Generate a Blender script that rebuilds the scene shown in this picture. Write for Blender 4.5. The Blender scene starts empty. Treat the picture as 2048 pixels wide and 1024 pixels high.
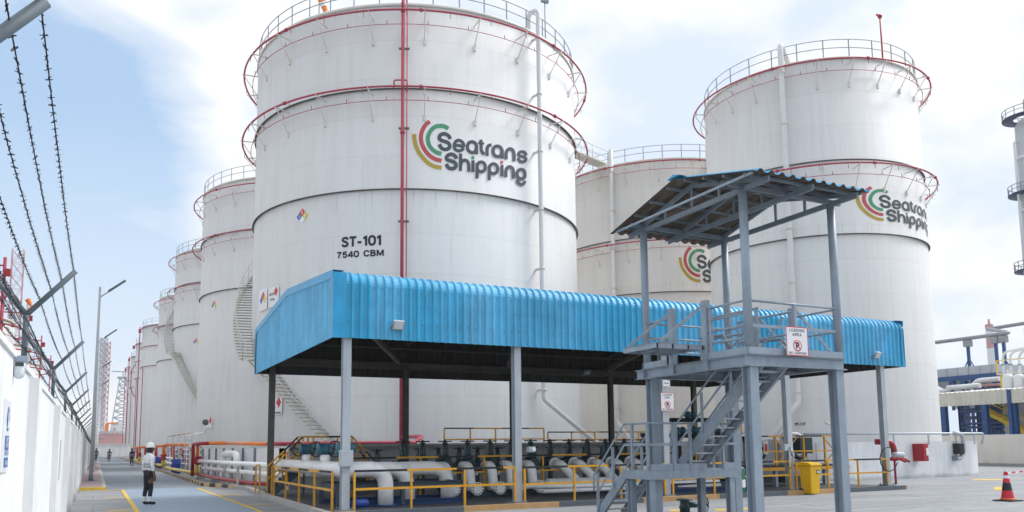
import bpy, bmesh, math, random
from mathutils import Vector, Matrix
random.seed(7)
R = math.radians
sin, cos, pi = math.sin, math.cos, math.pi
sc = bpy.context.scene
col = sc.collection

# ------------------------------------------------------------------ camera
CH = 1.65
M3 = Matrix(((0.88991135, -0.04277108, -0.45412379),
             (-0.45600831, -0.10674864, -0.88355031),
             (-0.01068670, 0.99336567, -0.11450080)))
FPX, PX, PY = 1614.0, 1024.0, 706.0
cd = bpy.data.cameras.new('camera')
cam = bpy.data.objects.new('camera', cd)
col.objects.link(cam)
cd.sensor_width = 36.0
cd.lens = FPX / 2048 * 36
cd.shift_x = 0.0
cd.shift_y = (PY - 512) / 2048
cd.clip_start = 0.05
cd.clip_end = 5000
cam.matrix_world = Matrix.Translation((0, 0, CH)) @ M3.to_4x4()
sc.camera = cam

# ------------------------------------------------------------------ light
SUN_AZ, SUN_EL = 100.0, 50.0        # azimuth measured from +Y towards +X
sc.view_settings.view_transform = 'Standard'
sc.view_settings.look = 'None'
sc.view_settings.exposure = 0.29
sc.view_settings.gamma = 1.0
world = bpy.data.worlds.new('World')
sc.world = world
world.use_nodes = True
wn, wl = world.node_tree.nodes, world.node_tree.links
wn.clear()


def wnode(t, **k):
    n = wn.new(t)
    for a, v in k.items():
        setattr(n, a, v)
    return n


def build_sky():
    out = wnode('ShaderNodeOutputWorld')
    bg = wnode('ShaderNodeBackground')
    bg.inputs['Strength'].default_value = 0.12
    sky = wnode('ShaderNodeTexSky', sky_type='NISHITA')
    sky.sun_disc = False
    sky.sun_elevation = R(SUN_EL)
    sky.sun_rotation = R(SUN_AZ)
    sky.altitude = 0
    sky.air_density = 1.0
    sky.dust_density = 2.0
    tc = wnode('ShaderNodeTexCoord')
    # cloud field: noise over the direction, flattened towards the horizon
    mp = wnode('ShaderNodeMapping')
    mp.inputs['Scale'].default_value = (1, 1, 1.5)
    wl.new(tc.outputs['Generated'], mp.inputs['Vector'])
    nz = wnode('ShaderNodeTexNoise')
    nz.inputs['Scale'].default_value = 3.6
    nz.inputs['Detail'].default_value = 9
    nz.inputs['Roughness'].default_value = 0.55
    nz.inputs['Distortion'].default_value = 0.35
    wl.new(mp.outputs['Vector'], nz.inputs['Vector'])
    # one clear patch of sky up the road, elsewhere veiled by cloud
    dp = wnode('ShaderNodeVectorMath', operation='DOT_PRODUCT')
    dp.inputs[1].default_value = M3 @ Vector(((40 - PX) / FPX, -(400 - PY) / FPX, -1.0)).normalized()
    wl.new(tc.outputs['Generated'], dp.inputs[0])
    mr = wnode('ShaderNodeMapRange')
    mr.inputs['From Min'].default_value = 0.968
    mr.inputs['From Max'].default_value = 0.990
    mr.inputs['To Min'].default_value = 0.30
    mr.inputs['To Max'].default_value = -0.22
    wl.new(dp.outputs['Value'], mr.inputs['Value'])
    sep = wnode('ShaderNodeSeparateXYZ')
    wl.new(tc.outputs['Generated'], sep.inputs[0])
    bk = wnode('ShaderNodeMapRange')
    bk.inputs['From Min'].default_value = -0.35
    bk.inputs['From Max'].default_value = 0.25
    bk.inputs['To Min'].default_value = -0.16
    bk.inputs['To Max'].default_value = 0.0
    wl.new(sep.outputs['Y'], bk.inputs['Value'])
    ad0 = wnode('ShaderNodeMath', operation='ADD')
    wl.new(mr.outputs['Result'], ad0.inputs[0])
    wl.new(bk.outputs['Result'], ad0.inputs[1])
    ad = wnode('ShaderNodeMath', operation='ADD')
    wl.new(nz.outputs['Fac'], ad.inputs[0])
    wl.new(ad0.outputs[0], ad.inputs[1])
    vf = wnode('ShaderNodeMapRange')
    vf.inputs['From Min'].default_value = -0.35
    vf.inputs['From Max'].default_value = 0.25
    vf.inputs['To Min'].default_value = 0.4
    vf.inputs['To Max'].default_value = 0.62
    wl.new(sep.outputs['Y'], vf.inputs['Value'])
    ramp = wnode('ShaderNodeValToRGB')
    cr = ramp.color_ramp
    cr.elements[0].position = 0.44
    cr.elements[0].color = (0, 0, 0, 1)
    cr.elements[1].position = 0.66
    cr.elements[1].color = (1, 1, 1, 1)
    wl.new(ad.outputs[0], ramp.inputs['Fac'])
    # cloud shade
    nz2 = wnode('ShaderNodeTexNoise')
    nz2.inputs['Scale'].default_value = 5.0
    nz2.inputs['Detail'].default_value = 7
    nz2.inputs['Roughness'].default_value = 0.5
    wl.new(mp.outputs['Vector'], nz2.inputs['Vector'])
    r2 = wnode('ShaderNodeValToRGB')
    r2.color_ramp.elements[0].position = 0.42
    r2.color_ramp.elements[0].color = (5.3, 6.0, 7.0, 1)
    r2.color_ramp.elements[1].position = 0.56
    r2.color_ramp.elements[1].color = (7.1, 7.2, 7.35, 1)
    wl.new(nz2.outputs['Fac'], r2.inputs['Fac'])
    # thin veil over the blue
    veil = wnode('ShaderNodeMix', data_type='RGBA')
    wl.new(vf.outputs['Result'], veil.inputs[0])
    veil.inputs[7].default_value = (4.1, 5.7, 7.7, 1)
    wl.new(sky.outputs['Color'], veil.inputs[6])
    # pale haze close to the horizon
    hz = wnode('ShaderNodeMapRange')
    hz.inputs['From Min'].default_value = 0.0
    hz.inputs['From Max'].default_value = 0.36
    hz.inputs['To Min'].default_value = 0.85
    hz.inputs['To Max'].default_value = 0.0
    wl.new(sep.outputs['Z'], hz.inputs['Value'])
    hm = wnode('ShaderNodeMix', data_type='RGBA')
    hm.inputs[7].default_value = (6.4, 6.85, 7.4, 1)
    wl.new(hz.outputs['Result'], hm.inputs[0])
    wl.new(veil.outputs[2], hm.inputs[6])
    mx = wnode('ShaderNodeMix', data_type='RGBA')
    wl.new(ramp.outputs['Color'], mx.inputs[0])
    wl.new(hm.outputs[2], mx.inputs[6])
    wl.new(r2.outputs['Color'], mx.inputs[7])
    # the veil of cloud glows round the hidden sun
    ds = wnode('ShaderNodeVectorMath', operation='DOT_PRODUCT')
    ds.inputs[1].default_value = (sin(R(SUN_AZ)) * cos(R(SUN_EL)), cos(R(SUN_AZ)) * cos(R(SUN_EL)), sin(R(SUN_EL)))
    wl.new(tc.outputs['Generated'], ds.inputs[0])
    gl = wnode('ShaderNodeMapRange')
    gl.inputs['From Min'].default_value = 0.84
    gl.inputs['From Max'].default_value = 1.0
    gl.inputs['To Min'].default_value = 1.0
    gl.inputs['To Max'].default_value = 5.0
    gl.interpolation_type = 'SMOOTHERSTEP'
    wl.new(ds.outputs['Value'], gl.inputs['Value'])
    sc_ = wnode('ShaderNodeVectorMath', operation='SCALE')
    wl.new(mx.outputs[2], sc_.inputs[0])
    wl.new(gl.outputs['Result'], sc_.inputs['Scale'])
    wl.new(sc_.outputs[0], bg.inputs['Color'])
    wl.new(bg.outputs[0], out.inputs['Surface'])


build_sky()
sd = bpy.data.lights.new('sun', 'SUN')
sd.energy = 1.45
sd.angle = R(15)
sd.color = (1.0, 0.955, 0.89)
so = bpy.data.objects.new('sun', sd)
col.objects.link(so)
sdir = Vector((sin(R(SUN_AZ)) * cos(R(SUN_EL)), cos(R(SUN_AZ)) * cos(R(SUN_EL)), sin(R(SUN_EL))))
so.rotation_euler = sdir.to_track_quat('Z', 'Y').to_euler()
so.location = sdir * 100

# ------------------------------------------------------------------ measuring helpers (photo pixel -> world point on a known plane)
CAM = Vector((0, 0, CH))


def ray(u, v):
    return M3 @ Vector(((u - PX) / FPX, -(v - PY) / FPX, -1.0)).normalized()


def onz(u, v, z=0.0):
    r = ray(u, v)
    return CAM + r * ((z - CH) / r.z)


def ony(u, v, y):
    r = ray(u, v)
    return CAM + r * (y / r.y)


def onx(u, v, x):
    r = ray(u, v)
    return CAM + r * (x / r.x)


def far(u, v, d):
    r = ray(u, v)
    return CAM + r * (d / math.hypot(r.x, r.y))


# ------------------------------------------------------------------ materials
def lin(r, g, b):
    f = lambda c: (c / 255 / 12.92) if c <= 10 else ((c / 255 + 0.055) / 1.055) ** 2.4
    return (f(r), f(g), f(b))


def mat(name, c, rough=0.55, var=0.12, scale=3.0, streak=0.0, metal=0.0, bump=0.0, spec=0.5, stain=None, stain_amt=0.0, stretch=(1, 1, 0.12)):
    m = bpy.data.materials.new(name)
    m.use_nodes = True
    n, l = m.node_tree.nodes, m.node_tree.links
    b = n['Principled BSDF']
    b.inputs['Roughness'].default_value = rough
    b.inputs['Metallic'].default_value = metal
    b.inputs['Specular IOR Level'].default_value = spec
    tc = n.new('ShaderNodeTexCoord')
    nz = n.new('ShaderNodeTexNoise')
    nz.inputs['Scale'].default_value = scale
    nz.inputs['Detail'].default_value = 6
    nz.inputs['Roughness'].default_value = 0.6
    l.new(tc.outputs['Object'], nz.inputs['Vector'])
    rp = n.new('ShaderNodeMapRange')
    rp.inputs['From Min'].default_value = 0.3
    rp.inputs['From Max'].default_value = 0.7
    rp.inputs['To Min'].default_value = 1 - var
    rp.inputs['To Max'].default_value = 1 + var * 0.6
    l.new(nz.outputs['Fac'], rp.inputs['Value'])
    fac = rp.outputs['Result']
    if streak:
        mp = n.new('ShaderNodeMapping')
        mp.inputs['Scale'].default_value = stretch
        l.new(tc.outputs['Object'], mp.inputs['Vector'])
        n2 = n.new('ShaderNodeTexNoise')
        n2.inputs['Scale'].default_value = scale * 4
        n2.inputs['Detail'].default_value = 5
        l.new(mp.outputs['Vector'], n2.inputs['Vector'])
        r2 = n.new('ShaderNodeMapRange')
        r2.inputs['From Min'].default_value = 0.35
        r2.inputs['From Max'].default_value = 0.7
        r2.inputs['To Min'].default_value = 1 + streak * 0.3
        r2.inputs['To Max'].default_value = 1 - streak
        l.new(n2.outputs['Fac'], r2.inputs['Value'])
        mu = n.new('ShaderNodeMath')
        mu.operation = 'MULTIPLY'
        l.new(fac, mu.inputs[0])
        l.new(r2.outputs['Result'], mu.inputs[1])
        fac = mu.outputs[0]
    vm = n.new('ShaderNodeVectorMath')
    vm.operation = 'SCALE'
    vm.inputs[0].default_value = c
    l.new(fac, vm.inputs['Scale'])
    outc = vm.outputs[0]
    if stain:
        n3 = n.new('ShaderNodeTexNoise')
        n3.inputs['Scale'].default_value = scale * 1.7
        n3.inputs['Detail'].default_value = 8
        n3.inputs['Roughness'].default_value = 0.7
        l.new(tc.outputs['Object'], n3.inputs['Vector'])
        r3 = n.new('ShaderNodeMapRange')
        r3.inputs['From Min'].default_value = 0.56
        r3.inputs['From Max'].default_value = 0.74
        r3.inputs['To Max'].default_value = stain_amt
        l.new(n3.outputs['Fac'], r3.inputs['Value'])
        mx = n.new('ShaderNodeMix')
        mx.data_type = 'RGBA'
        l.new(r3.outputs['Result'], mx.inputs[0])
        l.new(outc, mx.inputs[6])
        mx.inputs[7].default_value = (*stain, 1)
        outc = mx.outputs[2]
    l.new(outc, b.inputs['Base Color'])
    if bump:
        bp = n.new('ShaderNodeBump')
        bp.inputs['Strength'].default_value = bump
        bp.inputs['Distance'].default_value = 0.02
        l.new(nz.outputs['Fac'], bp.inputs['Height'])
        l.new(bp.outputs[0], b.inputs['Normal'])
    return m


def tank_mat(name, c, Rr):
    """white tank paint with weld seams, plate-to-plate tone, runs of dirt and rust weeps"""
    m = bpy.data.materials.new(name)
    m.use_nodes = True
    n, l = m.node_tree.nodes, m.node_tree.links
    b = n['Principled BSDF']
    b.inputs['Roughness'].default_value = 0.6
    b.inputs['Specular IOR Level'].default_value = 0.3

    def mth(op, a, bb=None, cc=None):
        q = n.new('ShaderNodeMath')
        q.operation = op
        for i, x in enumerate((a, bb, cc)):
            if x is None:
                continue
            if isinstance(x, (int, float)):
                q.inputs[i].default_value = x
            else:
                l.new(x, q.inputs[i])
        return q.outputs[0]
    tc = n.new('ShaderNodeTexCoord')
    sp = n.new('ShaderNodeSeparateXYZ')
    l.new(tc.outputs['Object'], sp.inputs[0])
    x, y, z = sp.outputs
    zc = mth('DIVIDE', z, 2.08)
    row = mth('FLOOR', zc)
    fr = mth('FRACT', zc)
    l1 = mth('LESS_THAN', fr, 0.013)
    ang = mth('ARCTAN2', y, x)
    a2 = mth('MULTIPLY', ang, Rr / 6.2)
    off = mth('MULTIPLY', row, 0.37)
    pc = mth('ADD', a2, off)
    l2 = mth('LESS_THAN', mth('FRACT', pc), 0.006)
    seam = mth('MAXIMUM', l1, mth('MULTIPLY', l2, 0.8))
    wn_ = n.new('ShaderNodeTexWhiteNoise')
    wn_.noise_dimensions = '2D'
    cb = n.new('ShaderNodeCombineXYZ')
    l.new(mth('FLOOR', pc), cb.inputs[0])
    l.new(row, cb.inputs[1])
    l.new(cb.outputs[0], wn_.inputs['Vector'])
    plate = mth('MULTIPLY_ADD', wn_.outputs['Value'], 0.035, 0.982)
    # vertical runs of dirt
    cv = n.new('ShaderNodeCombineXYZ')
    l.new(mth('MULTIPLY', ang, Rr * 2.2), cv.inputs[0])
    l.new(mth('MULTIPLY', z, 0.16), cv.inputs[1])
    n1 = n.new('ShaderNodeTexNoise')
    n1.inputs['Scale'].default_value = 1.0
    n1.inputs['Detail'].default_value = 6
    n1.inputs['Roughness'].default_value = 0.65
    l.new(cv.outputs[0], n1.inputs['Vector'])
    run = n.new('ShaderNodeMapRange')
    run.inputs['From Min'].default_value = 0.45
    run.inputs['From Max'].default_value = 0.8
    run.inputs['To Max'].default_value = 0.22
    l.new(n1.outputs['Fac'], run.inputs['Value'])
    n2 = n.new('ShaderNodeTexNoise')
    n2.inputs['Scale'].default_value = 0.22
    n2.inputs['Detail'].default_value = 5
    l.new(tc.outputs['Object'], n2.inputs['Vector'])
    big = mth('MULTIPLY_ADD', n2.outputs['Fac'], 0.10, 0.95)
    # buckling of the plates
    n3 = n.new('ShaderNodeTexNoise')
    n3.inputs['Scale'].default_value = 0.5
    n3.inputs['Detail'].default_value = 2
    l.new(tc.outputs['Object'], n3.inputs['Vector'])
    hgt = mth('MULTIPLY_ADD', seam, -0.12, n3.outputs['Fac'])
    bp = n.new('ShaderNodeBump')
    bp.inputs['Strength'].default_value = 0.35
    bp.inputs['Distance'].default_value = 0.08
    l.new(hgt, bp.inputs['Height'])
    l.new(bp.outputs[0], b.inputs['Normal'])
    f = mth('MULTIPLY', mth('MULTIPLY', plate, big), mth('MULTIPLY_ADD', seam, -0.13, 1.0))
    vm = n.new('ShaderNodeVectorMath')
    vm.operation = 'SCALE'
    vm.inputs[0].default_value = c
    l.new(f, vm.inputs['Scale'])
    mx = n.new('ShaderNodeMix')
    mx.data_type = 'RGBA'
    l.new(run.outputs['Result'], mx.inputs[0])
    l.new(vm.outputs[0], mx.inputs[6])
    mx.inputs[7].default_value = (0.42, 0.36, 0.29, 1)
    # rust weeps under the stiffening rings
    cv2 = n.new('ShaderNodeCombineXYZ')
    l.new(mth('MULTIPLY', ang, Rr * 5.0), cv2.inputs[0])
    l.new(mth('MULTIPLY', z, 0.25), cv2.inputs[1])
    n4 = n.new('ShaderNodeTexNoise')
    n4.inputs['Scale'].default_value = 1.0
    n4.inputs['Detail'].default_value = 3
    l.new(cv2.outputs[0], n4.inputs['Vector'])
    ru = n.new('ShaderNodeMapRange')
    ru.inputs['From Min'].default_value = 0.61
    ru.inputs['From Max'].default_value = 0.8
    ru.inputs['To Max'].default_value = 0.7
    l.new(n4.outputs['Fac'], ru.inputs['Value'])
    msk = None
    for g in (14.75, 20.1, 24.95):
        t = n.new('ShaderNodeMapRange')
        t.inputs['From Min'].default_value = g - 1.3
        t.inputs['From Max'].default_value = g
        l.new(z, t.inputs['Value'])
        k = mth('MULTIPLY', t.outputs['Result'], mth('LESS_THAN', z, g + 0.02))
        msk = k if msk is None else mth('MAXIMUM', msk, k)
    mx2 = n.new('ShaderNodeMix')
    mx2.data_type = 'RGBA'
    l.new(mth('MULTIPLY', ru.outputs['Result'], msk), mx2.inputs[0])
    l.new(mx.outputs[2], mx2.inputs[6])
    mx2.inputs[7].default_value = (0.35, 0.17, 0.07, 1)
    l.new(mx2.outputs[2], b.inputs['Base Color'])
    return m


def paver_mat(name, c, c2, bw, bh, rot=0.0, stain=0.3, mortar=0.75):
    m = bpy.data.materials.new(name)
    m.use_nodes = True
    n, l = m.node_tree.nodes, m.node_tree.links
    b = n['Principled BSDF']
    b.inputs['Roughness'].default_value = 0.8
    tc = n.new('ShaderNodeTexCoord')
    mp = n.new('ShaderNodeMapping')
    mp.inputs['Rotation'].default_value = (0, 0, rot)
    l.new(tc.outputs['Object'], mp.inputs['Vector'])
    br = n.new('ShaderNodeTexBrick')
    br.inputs['Scale'].default_value = 1.0
    br.inputs['Brick Width'].default_value = bw
    br.inputs['Row Height'].default_value = bh
    br.inputs['Mortar Size'].default_value = 0.006
    br.inputs['Color1'].default_value = (*c, 1)
    br.inputs['Color2'].default_value = (*c2, 1)
    br.inputs['Mortar'].default_value = (*[k * mortar for k in c], 1)
    l.new(mp.outputs[0], br.inputs['Vector'])
    nz = n.new('ShaderNodeTexNoise')
    nz.inputs['Scale'].default_value = 0.55
    nz.inputs['Detail'].default_value = 9
    nz.inputs['Roughness'].default_value = 0.66
    m2 = n.new('ShaderNodeMapping')
    m2.inputs['Scale'].default_value = (0.45, 1.4, 1)
    l.new(tc.outputs['Object'], m2.inputs['Vector'])
    l.new(m2.outputs[0], nz.inputs['Vector'])
    rp = n.new('ShaderNodeMapRange')
    rp.inputs['From Min'].default_value = 0.32
    rp.inputs['From Max'].default_value = 0.68
    rp.inputs['To Min'].default_value = 1 - stain
    rp.inputs['To Max'].default_value = 1.08
    l.new(nz.outputs['Fac'], rp.inputs['Value'])
    n5 = n.new('ShaderNodeTexNoise')
    n5.inputs['Scale'].default_value = 14
    n5.inputs['Detail'].default_value = 4
    l.new(tc.outputs['Object'], n5.inputs['Vector'])
    mu = n.new('ShaderNodeMath')
    mu.operation = 'MULTIPLY_ADD'
    l.new(n5.outputs['Fac'], mu.inputs[0])
    mu.inputs[1].default_value = 0.16
    mu.inputs[2].default_value = 0.92
    m3 = n.new('ShaderNodeMath')
    m3.operation = 'MULTIPLY'
    l.new(mu.outputs[0], m3.inputs[0])
    l.new(rp.outputs['Result'], m3.inputs[1])
    n6 = n.new('ShaderNodeTexNoise')
    n6.inputs['Scale'].default_value = 1.1
    n6.inputs['Detail'].default_value = 3
    n6.inputs['Distortion'].default_value = 0.6
    l.new(tc.outputs['Object'], n6.inputs['Vector'])
    r6 = n.new('ShaderNodeMapRange')
    r6.inputs['From Min'].default_value = 0.66
    r6.inputs['From Max'].default_value = 0.76
    r6.inputs['To Min'].default_value = 1.0
    r6.inputs['To Max'].default_value = 0.62
    l.new(n6.outputs['Fac'], r6.inputs['Value'])
    m7 = n.new('ShaderNodeMapping')
    m7.inputs['Scale'].default_value = (0.10, 2.6, 1)
    m7.inputs['Rotation'].default_value = (0, 0, 0.12)
    l.new(tc.outputs['Object'], m7.inputs['Vector'])
    n7 = n.new('ShaderNodeTexNoise')
    n7.inputs['Scale'].default_value = 1.0
    n7.inputs['Detail'].default_value = 6
    n7.inputs['Roughness'].default_value = 0.7
    l.new(m7.outputs[0], n7.inputs['Vector'])
    r7 = n.new('ShaderNodeMapRange')
    r7.inputs['From Min'].default_value = 0.50
    r7.inputs['From Max'].default_value = 0.72
    r7.inputs['To Min'].default_value = 1.04
    r7.inputs['To Max'].default_value = 0.64
    l.new(n7.outputs['Fac'], r7.inputs['Value'])
    vo = n.new('ShaderNodeTexBrick')
    vo.inputs['Scale'].default_value = 1.0
    vo.inputs['Brick Width'].default_value = 4.6
    vo.inputs['Row Height'].default_value = 3.4
    vo.inputs['Mortar Size'].default_value = 0.012
    vo.inputs['Color1'].default_value = (1.03, 1.03, 1.03, 1)
    vo.inputs['Color2'].default_value = (0.93, 0.93, 0.93, 1)
    vo.inputs['Mortar'].default_value = (0.62, 0.62, 0.62, 1)
    l.new(tc.outputs['Object'], vo.inputs['Vector'])
    q1 = n.new('ShaderNodeMath')
    q1.operation = 'MULTIPLY'
    l.new(r6.outputs['Result'], q1.inputs[0])
    l.new(r7.outputs['Result'], q1.inputs[1])
    q2 = n.new('ShaderNodeMath')
    q2.operation = 'MULTIPLY'
    l.new(q1.outputs[0], q2.inputs[0])
    l.new(m3.outputs[0], q2.inputs[1])
    q3 = n.new('ShaderNodeMath')
    q3.operation = 'MULTIPLY'
    l.new(q2.outputs[0], q3.inputs[0])
    l.new(vo.outputs['Color'], q3.inputs[1])
    vm = n.new('ShaderNodeVectorMath')
    vm.operation = 'SCALE'
    l.new(br.outputs['Color'], vm.inputs[0])
    l.new(q3.outputs[0], vm.inputs['Scale'])
    l.new(vm.outputs[0], b.inputs['Base Color'])
    bp = n.new('ShaderNodeBump')
    bp.inputs['Strength'].default_value = 0.4
    bp.inputs['Distance'].default_value = 0.01
    l.new(br.outputs['Fac'], bp.inputs['Height'])
    bp.invert = True
    l.new(bp.outputs[0], b.inputs['Normal'])
    return m


def stripe_mat(name, ca, cb_, period, axis=1):
    """kerb paint: blocks of two colours along one axis"""
    m = mat(name, ca, 0.7, 0.15, 4.0)
    n, l = m.node_tree.nodes, m.node_tree.links
    b = n['Principled BSDF']
    src = b.inputs['Base Color'].links[0].from_socket
    tc = n.new('ShaderNodeTexCoord')
    sp = n.new('ShaderNodeSeparateXYZ')
    l.new(tc.outputs['Object'], sp.inputs[0])
    dv = n.new('ShaderNodeMath')
    dv.operation = 'DIVIDE'
    l.new(sp.outputs[axis], dv.inputs[0])
    dv.inputs[1].default_value = period
    fr = n.new('ShaderNodeMath')
    fr.operation = 'FRACT'
    l.new(dv.outputs[0], fr.inputs[0])
    lt = n.new('ShaderNodeMath')
    lt.operation = 'LESS_THAN'
    l.new(fr.outputs[0], lt.inputs[0])
    lt.inputs[1].default_value = 0.5
    mx = n.new('ShaderNodeMix')
    mx.data_type = 'RGBA'
    l.new(lt.outputs[0], mx.inputs[0])
    l.new(src, mx.inputs[6])
    mx.inputs[7].default_value = (*cb_, 1)
    l.new(mx.outputs[2], b.inputs['Base Color'])
    return m


def fade_sheets(m, axis, pitch, amt):
    n, l = m.node_tree.nodes, m.node_tree.links
    b = n['Principled BSDF']
    src = b.inputs['Base Color'].links[0].from_socket
    tc = n.new('ShaderNodeTexCoord')
    sp = n.new('ShaderNodeSeparateXYZ')
    l.new(tc.outputs['Object'], sp.inputs[0])
    dv = n.new('ShaderNodeMath')
    dv.operation = 'DIVIDE'
    l.new(sp.outputs[axis], dv.inputs[0])
    dv.inputs[1].default_value = pitch
    fl = n.new('ShaderNodeMath')
    fl.operation = 'FLOOR'
    l.new(dv.outputs[0], fl.inputs[0])
    wn_ = n.new('ShaderNodeTexWhiteNoise')
    wn_.noise_dimensions = '1D'
    l.new(fl.outputs[0], wn_.inputs['W'])
    hs = n.new('ShaderNodeHueSaturation')
    mr = n.new('ShaderNodeMapRange')
    mr.inputs['To Min'].default_value = 1 - amt
    mr.inputs['To Max'].default_value = 1 + amt
    l.new(wn_.outputs['Value'], mr.inputs['Value'])
    l.new(mr.outputs['Result'], hs.inputs['Value'])
    m2 = n.new('ShaderNodeMapRange')
    m2.inputs['To Min'].default_value = 1.0
    m2.inputs['To Max'].default_value = 1 - amt * 1.6
    l.new(wn_.outputs['Value'], m2.inputs['Value'])
    l.new(m2.outputs['Result'], hs.inputs['Saturation'])
    l.new(src, hs.inputs['Color'])
    l.new(hs.outputs[0], b.inputs['Base Color'])


def foot_dirt(m, h, c, amt):
    """splash dirt in a ragged band along the foot of a wall"""
    n, l = m.node_tree.nodes, m.node_tree.links
    b = n['Principled BSDF']
    src = b.inputs['Base Color'].links[0].from_socket
    tc = n.new('ShaderNodeTexCoord')
    sp = n.new('ShaderNodeSeparateXYZ')
    l.new(tc.outputs['Object'], sp.inputs[0])
    nz = n.new('ShaderNodeTexNoise')
    nz.inputs['Scale'].default_value = 1.3
    nz.inputs['Detail'].default_value = 7
    l.new(tc.outputs['Object'], nz.inputs['Vector'])
    ma = n.new('ShaderNodeMath')
    ma.operation = 'MULTIPLY_ADD'
    l.new(nz.outputs['Fac'], ma.inputs[0])
    ma.inputs[1].default_value = -h * 2.2
    l.new(sp.outputs['Z'], ma.inputs[2])
    mr = n.new('ShaderNodeMapRange')
    mr.inputs['From Min'].default_value = -h
    mr.inputs['From Max'].default_value = 0
    mr.inputs['To Min'].default_value = amt
    mr.inputs['To Max'].default_value = 0
    l.new(ma.outputs[0], mr.inputs['Value'])
    mx = n.new('ShaderNodeMix')
    mx.data_type = 'RGBA'
    l.new(mr.outputs['Result'], mx.inputs[0])
    l.new(src, mx.inputs[6])
    mx.inputs[7].default_value = (*c, 1)
    l.new(mx.outputs[2], b.inputs['Base Color'])


WT = (0.675, 0.67, 0.655)
MT = {}
MT['tank'] = tank_mat('tank_paint', WT, 10.0)
MT['tank_cream'] = tank_mat('tank_cream_paint', (0.66, 0.63, 0.585), 10.0)
MT['tank_far'] = mat('tank_far_paint', (0.69, 0.68, 0.665), 0.45, 0.05, 0.3, streak=0.06, stretch=(1, 1, 0.05))
MT['white'] = mat('white_paint', (0.76, 0.76, 0.75), 0.4, 0.08, 3, streak=0.06)
MT['white_pipe'] = mat('white_pipe_paint', (0.90, 0.90, 0.89), 0.35, 0.07, 3, stain=(0.45, 0.42, 0.38), stain_amt=0.35)
MT['cream_steel'] = mat('cream_steel', (0.66, 0.63, 0.55), 0.5, 0.1, 3)
MT['red'] = mat('red_pipe_paint', (0.42, 0.045, 0.075), 0.5, 0.14, 3, stain=(0.5, 0.16, 0.16), stain_amt=0.4)
MT['deepred'] = mat('deep_red_paint', (0.36, 0.012, 0.02), 0.4, 0.1, 3)
MT['orange'] = mat('orange_paint', (0.78, 0.20, 0.025), 0.45, 0.1, 3)
MT['yellow'] = mat('yellow_paint', (0.72, 0.36, 0.015), 0.45, 0.14, 5, stain=(0.25, 0.13, 0.04), stain_amt=0.4)
MT['pyellow'] = mat('yellow_pipe_paint', (0.74, 0.52, 0.02), 0.4, 0.1, 4)
MT['black'] = mat('black_paint', (0.012, 0.013, 0.016), 0.5, 0.1, 4)
MT['girder'] = mat('girder_grime', (0.13, 0.115, 0.10), 0.8, 0.3, 2)
MT['steel'] = mat('grey_blue_steel', (0.285, 0.345, 0.41), 0.42, 0.13, 2.2, streak=0.10, stain=(0.17, 0.135, 0.11), stain_amt=0.42)
MT['steel_d'] = mat('dark_grey_steel', (0.20, 0.235, 0.27), 0.5, 0.15, 2.2, streak=0.1)
MT['rail_g'] = mat('galvanised_rail', (0.47, 0.50, 0.53), 0.45, 0.1, 3, metal=0.3)
MT['rail_d'] = mat('weathered_rail', (0.27, 0.30, 0.33), 0.55, 0.15, 4)
MT['tread_m'] = mat('worn_tread', (0.33, 0.30, 0.26), 0.7, 0.2, 4)
MT['col'] = mat('column_paint', (0.44, 0.48, 0.52), 0.5, 0.1, 2, streak=0.08, stain=(0.25, 0.24, 0.23), stain_amt=0.3)
MT['blue'] = mat('blue_sheet_paint', (0.022, 0.40, 0.68), 0.36, 0.16, 1.2, streak=0.18, stretch=(1, 1, 0.1), stain=(0.10, 0.50, 0.72), stain_amt=0.5)
MT['blue_t'] = mat('blue_trim_paint', (0.018, 0.33, 0.60), 0.36, 0.16, 2.0, streak=0.1)
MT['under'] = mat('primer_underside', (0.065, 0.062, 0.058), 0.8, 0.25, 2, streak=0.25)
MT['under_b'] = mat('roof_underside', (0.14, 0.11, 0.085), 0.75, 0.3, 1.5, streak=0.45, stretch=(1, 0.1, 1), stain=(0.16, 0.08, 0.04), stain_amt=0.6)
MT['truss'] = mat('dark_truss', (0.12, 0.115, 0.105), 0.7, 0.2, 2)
MT['valve'] = mat('valve_green', (0.018, 0.055, 0.068), 0.42, 0.2, 5)
MT['valve_b'] = mat('valve_teal', (0.03, 0.13, 0.19), 0.42, 0.2, 5)
MT['skid'] = mat('skid_blue_grey', (0.06, 0.09, 0.125), 0.6, 0.2, 2)
MT['navy'] = mat('navy_paint', (0.02, 0.06, 0.18), 0.5, 0.2, 2)
MT['drum'] = mat('blue_plastic', (0.015, 0.06, 0.32), 0.4, 0.1, 3)
MT['conc'] = mat('concrete', (0.43, 0.42, 0.40), 0.85, 0.16, 1.0, bump=0.2, stain=(0.22, 0.21, 0.2), stain_amt=0.5)
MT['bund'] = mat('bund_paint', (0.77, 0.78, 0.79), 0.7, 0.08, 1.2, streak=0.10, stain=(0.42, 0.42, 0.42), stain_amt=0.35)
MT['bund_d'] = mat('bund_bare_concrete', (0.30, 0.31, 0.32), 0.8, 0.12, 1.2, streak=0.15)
MT['pad'] = mat('shade_dark_concrete', (0.065, 0.07, 0.078), 0.7, 0.3, 0.9, stain=(0.05, 0.05, 0.055), stain_amt=0.7)
MT['pad'] = mat('shade_dark_concrete', (0.065, 0.07, 0.078), 0.7, 0.3, 0.9, stain=(0.05, 0.05, 0.055), stain_amt=0.7)  # floor colour darkened to deepen the shade under the shelter
MT['wall'] = mat('wall_render', (0.80, 0.80, 0.795), 0.75, 0.09, 0.8, streak=0.12, bump=0.05)
MT['cwall'] = mat('cream_wall_render', (0.66, 0.63, 0.58), 0.8, 0.06, 0.6, streak=0.06)
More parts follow.
